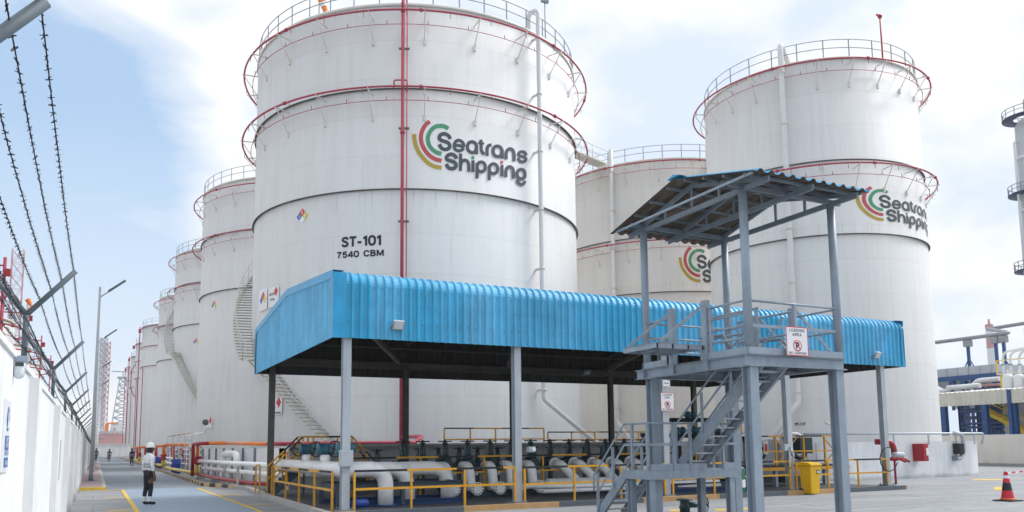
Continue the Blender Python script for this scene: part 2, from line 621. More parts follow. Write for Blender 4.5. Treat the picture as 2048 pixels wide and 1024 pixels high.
MT['pole'] = mat('galvanised_pole', (0.46, 0.48, 0.50), 0.5, 0.08, 2)
MT['fence'] = mat('fence_post_steel', (0.105, 0.135, 0.155), 0.6, 0.2, 6)
MT['wire'] = mat('rusty_wire', (0.018, 0.012, 0.015), 0.8, 0.2, 30)
MT['yard'] = paver_mat('yard_pavers', (0.325, 0.33, 0.335), (0.275, 0.28, 0.285), 0.22, 0.11, 0, 0.22, 0.86)
MT['slab'] = mat('painted_slab', (0.25, 0.315, 0.39), 0.6, 0.10, 0.35, stain=(0.24, 0.28, 0.33), stain_amt=0.4)
MT['road'] = paver_mat('road_pavers', (0.29, 0.315, 0.345), (0.24, 0.265, 0.29), 0.22, 0.11, 0, 0.26)
MT['walk'] = paver_mat('walk_pavers', (0.42, 0.30, 0.29), (0.36, 0.27, 0.26), 0.22, 0.11, 0, 0.2)
MT['ylw_line'] = mat('yellow_line_paint', (0.74, 0.47, 0.05), 0.7, 0.18, 2.5, stain=(0.5, 0.42, 0.25), stain_amt=0.5)
MT['kerb'] = stripe_mat('kerb_stripes', (0.60, 0.42, 0.20), (0.05, 0.055, 0.065), 1.3, 1)
MT['kerb_x'] = stripe_mat('kerb_stripes_front', (0.50, 0.30, 0.13), (0.10, 0.115, 0.135), 5.6, 0)
MT['rail_stripe'] = stripe_mat('rail_stripes', (0.72, 0.36, 0.015), (0.02, 0.022, 0.026), 2.7, 0)
MT['rail_stripe_y'] = stripe_mat('rail_stripes_side', (0.72, 0.36, 0.015), (0.02, 0.022, 0.026), 2.4, 1)
MT['logo_y'] = mat('logo_yellow', (0.50, 0.34, 0.045), 0.5, 0.05, 1)
MT['logo_r'] = mat('logo_red', (0.56, 0.085, 0.08), 0.5, 0.05, 1)
MT['logo_g'] = mat('logo_green', (0.085, 0.32, 0.17), 0.5, 0.05, 1)
MT['logo_t'] = mat('logo_grey', (0.072, 0.082, 0.092), 0.5, 0.08, 1)
MT['letter'] = mat('letter_black', (0.012, 0.016, 0.022), 0.5, 0.1, 1)
MT['sign_w'] = mat('sign_white', (0.80, 0.80, 0.81), 0.35, 0.04, 2)
MT['sign_r'] = mat('sign_red', (0.60, 0.02, 0.04), 0.4, 0.05, 2)
MT['sign_b'] = mat('sign_blue', (0.03, 0.14, 0.42), 0.4, 0.05, 2)
MT['sign_y'] = mat('sign_yellow', (0.75, 0.55, 0.05), 0.4, 0.05, 2)
MT['bin'] = mat('bin_plastic', (0.80, 0.46, 0.01), 0.35, 0.06, 3, stain=(0.45, 0.28, 0.03), stain_amt=0.25)
MT['green'] = mat('green_plastic', (0.008, 0.13, 0.085), 0.4, 0.1, 3)
MT['grey_box'] = mat('grey_enamel', (0.42, 0.46, 0.50), 0.4, 0.06, 4)
MT['glass'] = mat('lamp_glass', (0.62, 0.66, 0.68), 0.12, 0.05, 4)
MT['rubber'] = mat('black_rubber', (0.02, 0.02, 0.022), 0.7, 0.1, 4)
MT['pale_red'] = mat('haze_pale_red', (0.55, 0.30, 0.28), 0.6, 0.1, 0.2)  # paled in the colour itself, standing in for distance haze
MT['pale_grey'] = mat('haze_pale_grey', (0.40, 0.43, 0.47), 0.6, 0.1, 0.2)  # grey lightened likewise, haze of distance put into the colour
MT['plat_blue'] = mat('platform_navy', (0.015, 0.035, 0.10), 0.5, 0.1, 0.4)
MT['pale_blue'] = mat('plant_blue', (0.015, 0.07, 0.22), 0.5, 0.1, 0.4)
MT['panel'] = mat('plant_panel', (0.42, 0.45, 0.50), 0.5, 0.08, 0.5)
MT['hopper'] = mat('plant_plenum', (0.52, 0.55, 0.58), 0.5, 0.08, 0.5)
MT['cream_sheet'] = mat('cream_sheet', (0.60, 0.58, 0.52), 0.55, 0.08, 0.5, streak=0.1)
MT['vessel'] = mat('vessel_white', (0.70, 0.72, 0.73), 0.45, 0.06, 0.6)
MT['lag'] = mat('grey_lagging', (0.28, 0.29, 0.31), 0.5, 0.08, 0.6, metal=0.2)
MT['skin'] = mat('skin', (0.16, 0.085, 0.05), 0.6, 0.06, 8)
MT['shirt'] = mat('white_cotton', (0.80, 0.80, 0.82), 0.85, 0.12, 9)
MT['trousers'] = mat('dark_trousers', (0.022, 0.026, 0.028), 0.85, 0.25, 9)
MT['boots'] = mat('black_leather', (0.012, 0.011, 0.012), 0.6, 0.2, 9)
MT['coverall'] = mat('navy_coverall', (0.018, 0.026, 0.055), 0.85, 0.2, 9)
MT['silver'] = mat('reflective_tape', (0.36, 0.38, 0.40), 0.5, 0.1, 9)
MT['helmet'] = mat('helmet_white', (0.80, 0.80, 0.80), 0.3, 0.03, 5)
MT['helmet_d'] = mat('helmet_dark', (0.06, 0.07, 0.10), 0.4, 0.05, 5)

fade_sheets(MT['blue'], 0, .866, 0.10)
foot_dirt(MT['wall'], .28, (0.30, 0.28, 0.25), .55)
foot_dirt(MT['bund'], .16, (0.25, 0.24, 0.23), .5)
foot_dirt(MT['cwall'], .25, (0.30, 0.28, 0.25), .5)

# ------------------------------------------------------------------ mesh builder
ORG = {}


class MB:
    def __init__(s):
        s.v, s.f, s.mi, s.sm = [], [], [], []

    def add(s, vs, fs, m=0, smooth=False):
        o = len(s.v)
        s.v += [Vector(p) for p in vs]
        for f in fs:
            s.f.append([o + i for i in f])
            s.mi.append(m)
            s.sm.append(smooth)
        return s

    def box(s, x0, y0, z0, x1, y1, z1, m=0):
        x0, x1 = min(x0, x1), max(x0, x1)
        y0, y1 = min(y0, y1), max(y0, y1)
        z0, z1 = min(z0, z1), max(z0, z1)
        vs = [(x, y, z) for z in (z0, z1) for y in (y0, y1) for x in (x0, x1)]
        return s.add(vs, [(0, 2, 3, 1), (4, 5, 7, 6), (0, 1, 5, 4), (2, 6, 7, 3), (0, 4, 6, 2), (1, 3, 7, 5)], m)

    def bar(s, a, b, w, h=None, up=(0, 0, 1), m=0):
        a, b = Vector(a), Vector(b)
        h = w if h is None else h
        d = (b - a)
        if d.length < 1e-6:
            return s
        d.normalize()
        up = Vector(up)
        if abs(d.dot(up)) > 0.98:
            up = Vector((0, 1, 0))
        sx = d.cross(up).normalized() * (w / 2)
        sy = sx.cross(d).normalized() * (h / 2)
        vs = [p + i * sx + j * sy for p in (a, b) for j in (-1, 1) for i in (-1, 1)]
        return s.add(vs, [(0, 2, 3, 1), (4, 5, 7, 6), (0, 1, 5, 4), (2, 6, 7, 3), (0, 4, 6, 2), (1, 3, 7, 5)], m)

    def hsec(s, a, b, h, w, t=0.014, up=(0, 1, 0), m=0):
        """H or I section; depth h along up, flange width w"""
        a, b = Vector(a), Vector(b)
        d = (b - a).normalized()
        sx = d.cross(Vector(up)).normalized()
        sy = sx.cross(d).normalized()
        for k in (-1, 1):
            o = sy * (k * (h / 2 - t / 2))
            s.bar(a + o, b + o, w, t, sy, m)
        s.bar(a, b, t * 0.7, h - 2 * t - 0.002, sy, m)
        return s

    def tube(s, pts, r, n=10, m=0, caps=True, closed=False, smooth=True):
        pts = [Vector(p) for p in pts]
        k = len(pts)
        rr = r if isinstance(r, (list, tuple)) else [r] * k
        vs, fs = [], []
        ref = None
        for i, p in enumerate(pts):
            if closed:
                d = pts[(i + 1) % k] - pts[i - 1]
            else:
                d = pts[min(i + 1, k - 1)] - pts[max(i - 1, 0)]
            d.normalize()
            if ref is None:
                ref = Vector((0, 0, 1)) if abs(d.z) < 0.9 else Vector((1, 0, 0))
            u = (ref - d * ref.dot(d))
            if u.length < 1e-4:
                u = d.orthogonal()
            u.normalize()
            ref = u
            w = d.cross(u)
            for j in range(n):
                a = 2 * pi * j / n
                vs.append(p + (u * cos(a) + w * sin(a)) * rr[i])
        for i in range(k if closed else k - 1):
            i2 = (i + 1) % k
            for j in range(n):
                j2 = (j + 1) % n
                fs.append((i * n + j, i * n + j2, i2 * n + j2, i2 * n + j))
        s.add(vs, fs, m, smooth)
        if caps and not closed:
            o = len(s.v) - len(vs)
            s.f.append([o + j for j in reversed(range(n))]); s.mi.append(m); s.sm.append(False)
            s.f.append([o + (k - 1) * n + j for j in range(n)]); s.mi.append(m); s.sm.append(False)
        return s

    def cyl(s, a, b, r, n=16, m=0, r2=None):
        return s.tube([a, b], [r, r if r2 is None else r2], n, m)

    def lathe(s, prof, c=(0, 0, 0), n=32, m=0, axis=(0, 0, 1), smooth=True, a0=0.0, a1=2 * pi):
        q = Vector((0, 0, 1)).rotation_difference(Vector(axis)).to_matrix()
        c = Vector(c)
        full = abs(a1 - a0 - 2 * pi) < 1e-6
        k = n if full else n + 1
        vs, fs = [], []
        for (r, z) in prof:
            for j in range(k):
                a = a0 + (a1 - a0) * j / n
                vs.append(c + q @ Vector((r * cos(a), r * sin(a), z)))
        for i in range(len(prof) - 1):
            for j in range(n):
                j2 = (j + 1) % k
                fs.append((i * k + j, i * k + j2, (i + 1) * k + j2, (i + 1) * k + j))
        return s.add(vs, fs, m, smooth)

    def torus(s, c, Rr, r, n=48, k=6, m=0, axis=(0, 0, 1)):
        q = Vector((0, 0, 1)).rotation_difference(Vector(axis)).to_matrix()
        return s.tube([Vector(c) + q @ Vector((Rr * cos(2 * pi * i / n), Rr * sin(2 * pi * i / n), 0)) for i in range(n)], r, k, m, closed=True)

    def ball(s, c, r, n=12, m=0, sz=1.0):
        prof = [(max(r * sin(pi * i / 8), 1e-4), -r * cos(pi * i / 8) * sz) for i in range(9)]
        return s.lathe(prof, c, n, m)

    def prism(s, poly, ext, m=0):
        """planar polygon (3D points) extruded by a vector"""
        ext = Vector(ext)
        k = len(poly)
        vs = [Vector(p) for p in poly] + [Vector(p) + ext for p in poly]
        fs = [list(reversed(range(k))), list(range(k, 2 * k))]
        fs += [(i, (i + 1) % k, k + (i + 1) % k, k + i) for i in range(k)]
        return s.add(vs, fs, m)

    def sheet(s, grid, m=0, smooth=False):
        a, b = len(grid), len(grid[0])
        vs = [p for row in grid for p in row]
        fs = [(i * b + j, i * b + j + 1, (i + 1) * b + j + 1, (i + 1) * b + j) for i in range(a - 1) for j in range(b - 1)]
        return s.add(vs, fs, m, smooth)

    def build(s, name, mats, parent=None, origin=None, bevel=0.0):
        if not isinstance(mats, (list, tuple)):
            mats = [mats]
        if origin is None:
            origin = ORG[parent.name] if parent else Vector((0, 0, 0))
        origin = Vector(origin)
        me = bpy.data.meshes.new(name)
        me.from_pydata([tuple(p - origin) for p in s.v], [], s.f)
        for mm in mats:
            me.materials.append(MT[mm] if isinstance(mm, str) else mm)
        me.polygons.foreach_set('material_index', s.mi)
        me.polygons.foreach_set('use_smooth', s.sm)
        me.update()
        bm = bmesh.new()
        bm.from_mesh(me)
        bmesh.ops.recalc_face_normals(bm, faces=bm.faces)
        bm.to_mesh(me)
        bm.free()
        o = bpy.data.objects.new(name, me)
        col.objects.link(o)
        ORG[o.name] = origin
        if parent:
            o.parent = parent
        else:
            o.location = origin
        if bevel:
            bv = o.modifiers.new('bevel', 'BEVEL')
            bv.width = bevel
            bv.segments = 2
            bv.limit_method = 'ANGLE'
        return o


def tag(o, label, cat, group=None, kind=None):
    if label:
        o['label'] = label
    if cat:
        o['category'] = cat
    if group:
        o['group'] = group
    if kind:
        o['kind'] = kind
    return o


def thing(name, loc, label, cat, group=None):
    o = bpy.data.objects.new(name, None)
    col.objects.link(o)
    o.location = loc
    o.empty_display_size = 0.2
    ORG[o.name] = Vector(loc)
    return tag(o, label, cat, group)


def struct(name, mb, m, origin=None):
    o = mb.build(name, m, None, origin if origin is not None else (0, 0, 0))
    o['kind'] = 'structure'
    return o


KIDS = {}


def copy_tree(o, parent=None, loc=None, rotz=None, label=None):
    c = o.copy()
    col.objects.link(c)
    c.parent = parent
    ORG[c.name] = ORG[o.name]
    if loc is not None:
        c.location = loc
    if rotz is not None:
        c.rotation_euler = (0, 0, rotz)
    if label:
        c['label'] = label
    for ch in [k for k in bpy.data.objects if k.parent == o]:
        copy_tree(ch, c)
    return c


def arc(c, r, a0, a1, n, u=(1, 0, 0), w=(0, 0, 1)):
    c, u, w = Vector(c), Vector(u), Vector(w)
    return [c + u * (r * cos(a0 + (a1 - a0) * i / n)) + w * (r * sin(a0 + (a1 - a0) * i / n)) for i in range(n + 1)]


def bend(pts, r, n=6, lim=.49):
    """polyline with its corners rounded to radius r"""
    pts = [Vector(p) for p in pts]
    out = [pts[0]]
    for i in range(1, len(pts) - 1):
        a, b, c = pts[i - 1], pts[i], pts[i + 1]
        d1, d2 = (a - b).normalized(), (c - b).normalized()
        ang = d1.angle(d2)
        t = min(r / max(math.tan(ang / 2), 1e-3), (a - b).length * lim, (c - b).length * lim)
        p, q = b + d1 * t, b + d2 * t
        for k in range(n + 1):
            f = k / n
            out.append(p * (1 - f) ** 2 + b * 2 * f * (1 - f) + q * f * f)
    out.append(pts[-1])
    return out


def text_mesh(txt, size, bold=0.0, sx=1.0):
    """2D triangles of a piece of writing, origin at the left of its baseline"""
    cu = bpy.data.curves.new('lettering', 'FONT')
    cu.body = txt
    cu.size = size
    cu.offset = bold
    cu.resolution_u = 3
    o = bpy.data.objects.new('lettering', cu)
    me = bpy.data.meshes.new_from_object(o)
    vs = [(v.co.x * sx, v.co.y) for v in me.vertices]
    fs = [list(p.vertices) for p in me.polygons]
    bpy.data.objects.remove(o)
    bpy.data.curves.remove(cu)
    bpy.data.meshes.remove(me)
    w = max(v[0] for v in vs) if vs else 0
    return vs, fs, w


def text_on(mb, txt, size, place, width=None, bold=0.0, center=False, m=0):
    """place: (x, y) -> 3D point"""
    vs, fs, w = text_mesh(txt, size, bold)
    k = width / w if width else 1.0
    off = -w * k / 2 if center else 0
    mb.add([place(x * k + off, y) for x, y in vs], fs, m)


def smooth_line(p, k=5):
    out = []
    closed = (p[0] == p[-1])
    n = len(p)
    for i in range(n - 1):
        a = p[i - 1] if i > 0 else (p[-2] if closed else p[0])
        b, c = p[i], p[i + 1]
        d = p[i + 2] if i + 2 < n else (p[1] if closed else p[-1])
        for s in range(k):
            t = s / k
            out.append(tuple(.5 * (2 * b[j] + (c[j] - a[j]) * t + (2 * a[j] - 5 * b[j] + 4 * c[j] - d[j]) * t * t + (-a[j] + 3 * b[j] - 3 * c[j] + d[j]) * t ** 3) for j in (0, 1)))
    out.append(p[-1])
    return out


def ribbon(mb, pts, w, place, m=0):
    """flat band of width w along 2D points, each placed in space"""
    a, b = [], []
    closed = pts[0] == pts[-1]
    for i, p in enumerate(pts):
        q0, q1 = pts[max(i - 1, 0)], pts[min(i + 1, len(pts) - 1)]
        if closed and i in (0, len(pts) - 1):
            q0, q1 = pts[-2], pts[1]
        dx, dy = q1[0] - q0[0], q1[1] - q0[1]
        l = math.hypot(dx, dy) or 1
        nx, ny = -dy / l * w / 2, dx / l * w / 2
        a.append(place(p[0] + nx, p[1] + ny))
        b.append(place(p[0] - nx, p[1] - ny))
    mb.sheet([a, b], m)


# bold upright capitals as strokes on a unit-high grid: width, [(curved, points)]
_O = [(.5, .91), (.24, .85), (.10, .66), (.09, .5), (.10, .34), (.24, .15), (.5, .09), (.76, .15), (.9, .34), (.91, .5), (.9, .66), (.76, .85), (.5, .91)]


def _ov(w):
    return [(x * w, y) for x, y in _O]


GL = {
    'S': (.62, [(1, [(.55, .72), (.48, .86), (.31, .91), (.14, .85), (.10, .70), (.20, .58), (.42, .46), (.53, .33), (.50, .17), (.32, .09), (.14, .14), (.08, .29)])]),
    'T': (.60, [(0, [(0, .91), (.60, .91)]), (0, [(.30, .9), (.30, 0)])]),
    '-': (.40, [(0, [(.03, .38), (.37, .38)])]),
    '1': (.42, [(0, [(.29, 1), (.29, 0)]), (0, [(.05, .74), (.15, .78), (.26, .92)])]),
    '0': (.58, [(1, _ov(.58))]), 'O': (.70, [(1, _ov(.70))]),
    '7': (.56, [(0, [(.02, .91), (.54, .91)]), (0, [(.48, .90), (.30, .55), (.20, 0)])]),
    '5': (.58, [(0, [(.52, .91), (.14, .91)]), (1, [(.16, .95), (.11, .50), (.28, .60), (.46, .52), (.51, .33), (.44, .15), (.27, .09), (.07, .20)])]),
    '4': (.60, [(0, [(.45, 0), (.45, 1)]), (0, [(.45, .95), (.07, .31)]), (0, [(.0, .27), (.60, .27)])]),
    'C': (.66, [(1, [(.61, .70), (.53, .85), (.36, .91), (.18, .83), (.10, .62), (.09, .5), (.10, .38), (.18, .17), (.36, .09), (.53, .15), (.61, .31)])]),
    'B': (.62, [(0, [(.10, 0), (.10, 1)]), (1, [(.05, .91), (.34, .91), (.50, .82), (.48, .60), (.32, .53), (.05, .53)]), (1, [(.05, .53), (.36, .52), (.54, .38), (.52, .17), (.36, .09), (.05, .09)])]),
    'M': (.80, [(0, [(.09, 0), (.09, 1)]), (0, [(.71, 0), (.71, 1)]), (0, [(.11, .98), (.40, .10)]), (0, [(.69, .98), (.40, .10)])]),
    'L': (.54, [(0, [(.09, 1), (.09, 0)]), (0, [(.04, .09), (.54, .09)])]),
    'A': (.70, [(0, [(.07, 0), (.35, 1)]), (0, [(.63, 0), (.35, 1)]), (0, [(.17, .30), (.53, .30)])]),
    'D': (.66, [(0, [(.10, 0), (.10, 1)]), (1, [(.05, .91), (.34, .90), (.53, .74), (.57, .5), (.53, .26), (.34, .10), (.05, .09)])]),
    'I': (.22, [(0, [(.11, 0), (.11, 1)])]),
    'N': (.68, [(0, [(.09, 0), (.09, 1)]), (0, [(.59, 0), (.59, 1)]), (0, [(.10, .95), (.58, .05)])]),
    'G': (.70, [(1, [(.61, .72), (.53, .85), (.36, .91), (.18, .83), (.10, .62), (.09, .5), (.10, .38), (.18, .17), (.36, .09), (.52, .13), (.61, .25), (.62, .42)]), (0, [(.36, .44), (.68, .44)])]),
    'R': (.64, [(0, [(.10, 0), (.10, 1)]), (1, [(.05, .91), (.36, .91), (.53, .80), (.52, .57), (.36, .48), (.05, .48)]), (0, [(.34, .48), (.56, 0)])]),
    'E': (.56, [(0, [(.09, 0), (.09, 1)]), (0, [(.05, .91), (.54, .91)]), (0, [(.05, .52), (.50, .52)]), (0, [(.05, .09), (.56, .09)])]),
    'P': (.60, [(0, [(.10, 0), (.10, 1)]), (1, [(.05, .91), (.36, .91), (.53, .79), (.52, .54), (.36, .44), (.05, .44)])]),
    'K': (.64, [(0, [(.10, 0), (.10, 1)]), (0, [(.58, 1), (.12, .44)]), (0, [(.26, .58), (.60, 0)])]),
    ' ': (.34, []),
}


def bold_text(mb, txt, h, place, width, t=.19, gap=.10, center=False, m=0):
    w = sum(GL[c][0] + gap for c in txt) - gap
    kx = width / w
    x0 = -width / 2 if center else 0
    for c in txt:
        for i, (cv, pts) in enumerate(GL[c][1]):
            p2 = [(x0 + x * kx, y * h) for x, y in (smooth_line(pts, 4) if cv else pts)]
            ribbon(mb, p2, t * (h + kx) / 2, lambda X, Y: place(X, Y), m)
        x0 += (GL[c][0] + gap) * kx


# ------------------------------------------------------------------ ground
g = MB().add([(-300, -60, 0), (560, -60, 0), (560, 760, 0), (-300, 760, 0)], [(0, 1, 2, 3)])
struct('ground', g, 'yard')
struct('painted_roadway', MB().add([(1.13, -3, .004), (3.88, -3, .004), (3.88, 38, .004), (1.13, 38, .004)], [(0, 1, 2, 3)]), 'slab')
struct('road', MB().add([(.47, 38, .004), (4.45, 38, .004), (4.6, 80, .004), (4.6, 214, .004), (.47, 214, .004)], [(0, 1, 2, 3, 4)]), 'road')
struct('pavement', MB().box(-.585, 38.45, 0, .33, 214, .12), 'walk')
struct('pavement_kerb', MB().box(-.585, 38.3, 0, .47, 38.447, .125), 'ylw_line')
struct('pavement_side_kerb', MB().box(.332, 38.45, 0, .47, 214, .125), 'conc')
mk = MB()


def mark(x0, y0, x1, y1, z=.008):
    mk.add([(x0, y0, z), (x1, y0, z), (x1, y1, z), (x0, y1, z)], [(0, 1, 2, 3)])


mark(1.01, 2, 1.13, 37.9)
mark(3.88, 2, 4.0, 37.3)
for yy in (37.85, 31.6, 25.2, 18.8):
    mark(.35, yy - .3, 1.008, yy)
for yy in (37.2, 30.9, 25.0, 18.6):
    mark(4.002, yy - .14, 4.75, yy + .12)
struct('yard_markings', mk, 'ylw_line')
mk = MB()
for (u0, v0, u1, v1) in ((1340, 1019, 1372, 1022), (1430, 1018, 1462, 1021), (1472, 1016, 1500, 1019), (1945, 958.5, 2005, 960.5), (1988, 974, 2012, 980)):
    a, b, c, d = onz(u0, v1, .006), onz(u1, v1, .006), onz(u1, v0, .006), onz(u0, v0, .006)
    mk.add([a, b, c, d], [(0, 1, 2, 3)])
struct('bay_markings', mk, 'ylw_line')
# kerbs
kb = MB()
for a, b in (((4.40, 39.3), (4.62, 77)), ((4.62, 77), (4.66, 200))):
    kb.bar((a[0], a[1], .075), (b[0], b[1], .075), .16, .15)
struct('road_kerb', kb, 'kerb')
kb = MB()
P_ = [(4.40, 39.25), (5.28, 35.9), (5.52, 33.8), (5.14, 27.0), (4.98, 19.2)]
for i in range(1):
    kb.bar((*P_[i], .075), (*P_[i + 1], .075), .16, .15)
struct('corner_kerb', kb, 'kerb')
kb = MB()
for i in range(1, 4):
    kb.bar((*P_[i], .07), (*P_[i + 1], .07), .17, .14)
struct('side_kerb', kb, 'conc')
kb = MB().box(4.9, 19.1, 0, 25.3, 19.27, .14)
struct('front_kerb', kb, 'kerb_x')
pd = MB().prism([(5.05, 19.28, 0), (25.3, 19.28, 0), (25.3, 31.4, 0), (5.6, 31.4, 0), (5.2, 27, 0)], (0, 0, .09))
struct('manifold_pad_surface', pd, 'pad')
struct('trench_ground', MB().add([(4.7, 36, .01), (6.6, 33, .01), (6.6, 200, .01), (4.75, 200, .01), (4.7, 77, .01), (4.5, 40, .01)], [(0, 1, 2, 3, 4, 5)]), 'bund_d')


# ------------------------------------------------------------------ storage tanks
def cp(a, r, z):
    return Vector((r * sin(a), -r * cos(a), z))


def hit_tank(c, Rr, u, v):
    """photo pixel -> (absolute angle, height) on a tank shell"""
    r = ray(u, v)
    a = r.x ** 2 + r.y ** 2
    b = -(r.x * c[0] + r.y * c[1])
    cc = c[0] ** 2 + c[1] ** 2 - Rr * Rr
    D = max(b * b - a * cc, 0)
    p = CAM + r * ((-b - math.sqrt(D)) / a)
    return math.atan2(p.x - c[0], -(p.y - c[1])), p.z


TG = 'storage tanks of the terminal'


def make_tank(loc, Rr, H, rings, girders, label, seen, shell='tank', nrail=40, brackets=True, red_line=None, tank_group=TG):
    """seen: range of angles (deg, from -Y towards +X) where brackets are built"""
    t = thing('storage_tank', loc, label, 'storage tank', tank_group)
    L = Vector(loc)
    sh = MB().lathe([(Rr, 0), (Rr, H), (Rr - .05, H + .02), (Rr - .05, H - .3)], L, 160)
    so_ = sh.build('shell', shell, t)
    MB().lathe([(Rr - .04, H - .05), (Rr * .5, H + .55), (.01, H + .9)], L, 64).build('roof', 'tank_far', t)
    # top curb angle
    MB().lathe([(Rr + .005, H - .16), (Rr + .07, H - .16), (Rr + .07, H - .02), (Rr + .005, H - .02)], L, 128).build('top_curb', 'cream_steel', t)
    for gz in girders:
        gd = MB().lathe([(Rr + .003, gz - .035), (Rr + .12, gz - .035), (Rr + .12, gz + .015), (Rr + .003, gz + .015)], L, 128)
        gd.build('wind_girder', 'girder', t)
    for rz in rings:
        rg = MB().torus(L + Vector((0, 0, rz)), Rr + .80, .054, 120, 8)
        ro = rg.build('sprinkler_ring', 'red', t)
        MB().torus(L + Vector((0, 0, rz - .52)), Rr + .30, .02, 110, 6).build('drip_ring', 'red', ro)
        hg = MB()
        a = seen[0]
        while a <= seen[1]:
            q = R(a + 4)
            hg.tube([L + cp(q, Rr + .8, rz), L + cp(q, Rr + .8, rz - .34)], .016, 5)
            hg.tube([L + cp(R(a + 10), Rr + .3, rz - .52), L + cp(R(a + 10), Rr + .3, rz - .30)], .02, 5)
            a += 12
        hg.build('spray_nozzles', 'red', ro)['label'] = 'short red spray nozzles hanging off the ring'
        for a in (-62, -20, 24, 66):
            fl = MB()
            tdir = Vector((cos(R(a)), sin(R(a)), 0))
            c = L + cp(R(a), Rr + .8, rz)
            fl.cyl(c - tdir * .09, c + tdir * .07, .095, 12)
            fl.build('flange', 'red', ro)
        if brackets:
            a = seen[0]
            first = None
            while a <= seen[1]:
                q = R(a)
                b = MB()
                b.bar(L + cp(q, Rr - .01, rz - .09), L + cp(q, Rr + .92, rz - .09), .05, .05)
                b.bar(L + cp(q, Rr - .01, rz - 1.35), L + cp(q, Rr + .82, rz - .13), .04, .04)
                b.box(*(L + cp(q, Rr, rz - 1.5) - Vector((.07, .07, 0))), *(L + cp(q, Rr, rz - 1.2) + Vector((.07, .07, 0))))
                b.build('bracket', 'cream_steel', ro)
                a += 15.5
    if nrail:
        rl = MB()
        for i in range(nrail):
            q = 2 * pi * i / nrail
            rl.bar(L + cp(q, Rr - .05, H - .03), L + cp(q, Rr - .05, H + 1.15), .05, .05)
        for z in (.6, 1.13):
            rl.torus(L + Vector((0, 0, H + z)), Rr - .05, .026, 120, 6)
        rl.build('roof_railing', 'rail_d', t)
    return t


C1, C2, C3 = Vector((17.75, 47.35, 0)), Vector((46.6, 59.7, 0)), Vector((43.0, 38.46, 0))
H1 = 24.95
T1 = make_tank(C1, 10, H1, (24.15, 20.0), (20.22, 14.83), 'big white tank lettered ST-101 in front, with a red riser pipe', (-112, 72), nrail=44)
T2 = make_tank(C2, 10, 25.2, (24.7, 18.1), (18.62, 13.95), 'cream white tank half hidden between the two front tanks', (-100, 30), nrail=40, shell='tank_cream')
T3 = make_tank(C3, 6.89, 25.1, (24.62, 18.1), (18.58, 14.0), 'tall white tank at right behind the loading shelter roof', (-120, 66), nrail=28)
T4 = make_tank((17.95, 77.4, 0), 10, H1, (24.1, 20.05), (20.35, 15.3), 'white tank directly left of the big lettered tank', (-100, -20), nrail=44)
T5 = make_tank((17.8, 104.8, 0), 10, H1 + .1, (24.4, 20.6), (21.0, 16.1), 'white tank with a zigzag side stair, third in the left row', (-100, -40), nrail=44)
T6 = make_tank((17.95, 136.2, 0), 10, H1 + .1, (24.3, 20.3), (20.5, 15.2), 'white tank past the stair tank, fourth in the left row', (-100, -50), nrail=40)

# red fire riser and white down-pipe of the lettered tank
a1 = R(-25.2)
tv = Vector((cos(a1), sin(a1), 0))
rp = MB()
p0 = C1 + cp(a1, 10.42, 0)
rp.tube([p0 + Vector((0, 0, 1.9)), p0 + Vector((0, 0, 25.7))], .088, 12)
for z in (5.2, 9.8, 17.7, 24.3):
    rp.cyl(p0 + Vector((0, 0, z - .08)), p0 + Vector((0, 0, z + .08)), .12, 12)
rob = rp.build('fire_riser', 'red', T1)
rp = MB()
p1 = p0 + tv * .22
rp.tube([p1 + Vector((0, 0, 1.9)), p1 + Vector((0, 0, 25.5))], .028, 8)
rp.tube(bend([p1 + Vector((0, 0, 19.9)), p1 + Vector((0, 0, 20.5)), p0 - tv * .45 + Vector((0, 0, 20.5)), p0 - tv * .45 + Vector((0, 0, 20.1))], .1), .04, 8)
rp.tube([p0 + Vector((0, 0, 24.5)), p0 + Vector((0, 0, 24.5)) + cp(a1, .42, 0)], .06, 8)
rp.tube([p0 + Vector((0, 0, 20.0)), p0 + Vector((0, 0, 20.0)) + cp(a1, .42, 0)], .06, 8)
rp.build('fire_branch_pipe', 'red', T1)
for z in (7.4, 13.0, 17.9, 22.2):
    b = MB()
    b.bar(p0 - tv * .2 + Vector((0, 0, z)), p0 + tv * .34 + Vector((0, 0, z)), .08, .10)
    b.bar(C1 + cp(a1, 9.99, z), p0 + Vector((0, 0, z)), .09, .09)
    b.build('pipe_clamp', 'girder', T1)


def down_pipe(t, c, Rr, H, ang, r, zs, foot, loop=True):
    """white product pipe from the roof edge down the shell, then slanting away at the foot"""
    q = R(ang)
    o = Rr + .45
    pts = [c + cp(q, o, zs)] if not foot else [c + cp(q + foot[0], o + foot[1], .9), c + cp(q, o, zs)]
    pts += [c + cp(q, o, H + 1.15)]
    if loop:
        pts += [c + cp(q, o - .75, H + 1.15), c + cp(q + .04, o - 1.1, H + .1)]
    ob = MB().tube(bend(pts, .42), r, 14).build('down_pipe', 'tank_far', t)
    for z in [4.6 + 3.3 * i for i in range(7)]:
        if z < zs + .4 or z > H:
            continue
        b = MB()
        b.bar(c + cp(q, Rr - .01, z), c + cp(q, o + r * .6, z), .07, .12)
        b.lathe([(r + .015, -.05), (r + .03, -.05), (r + .03, .05), (r + .015, .05)], c + cp(q, o, z), 14)
        b.build('pipe_clamp', 'cream_steel', ob)


down_pipe(T1, C1, 10, H1, 18.9, .13, 4.1, (.34, 2.2))
down_pipe(T2, C2, 10, 25.2, -60, .17, 3.5, (.2, 1.0), loop=False)
down_pipe(T3, C3, 6.89, 25.1, -58.6, .17, 4.0, (-.25, 1.6))


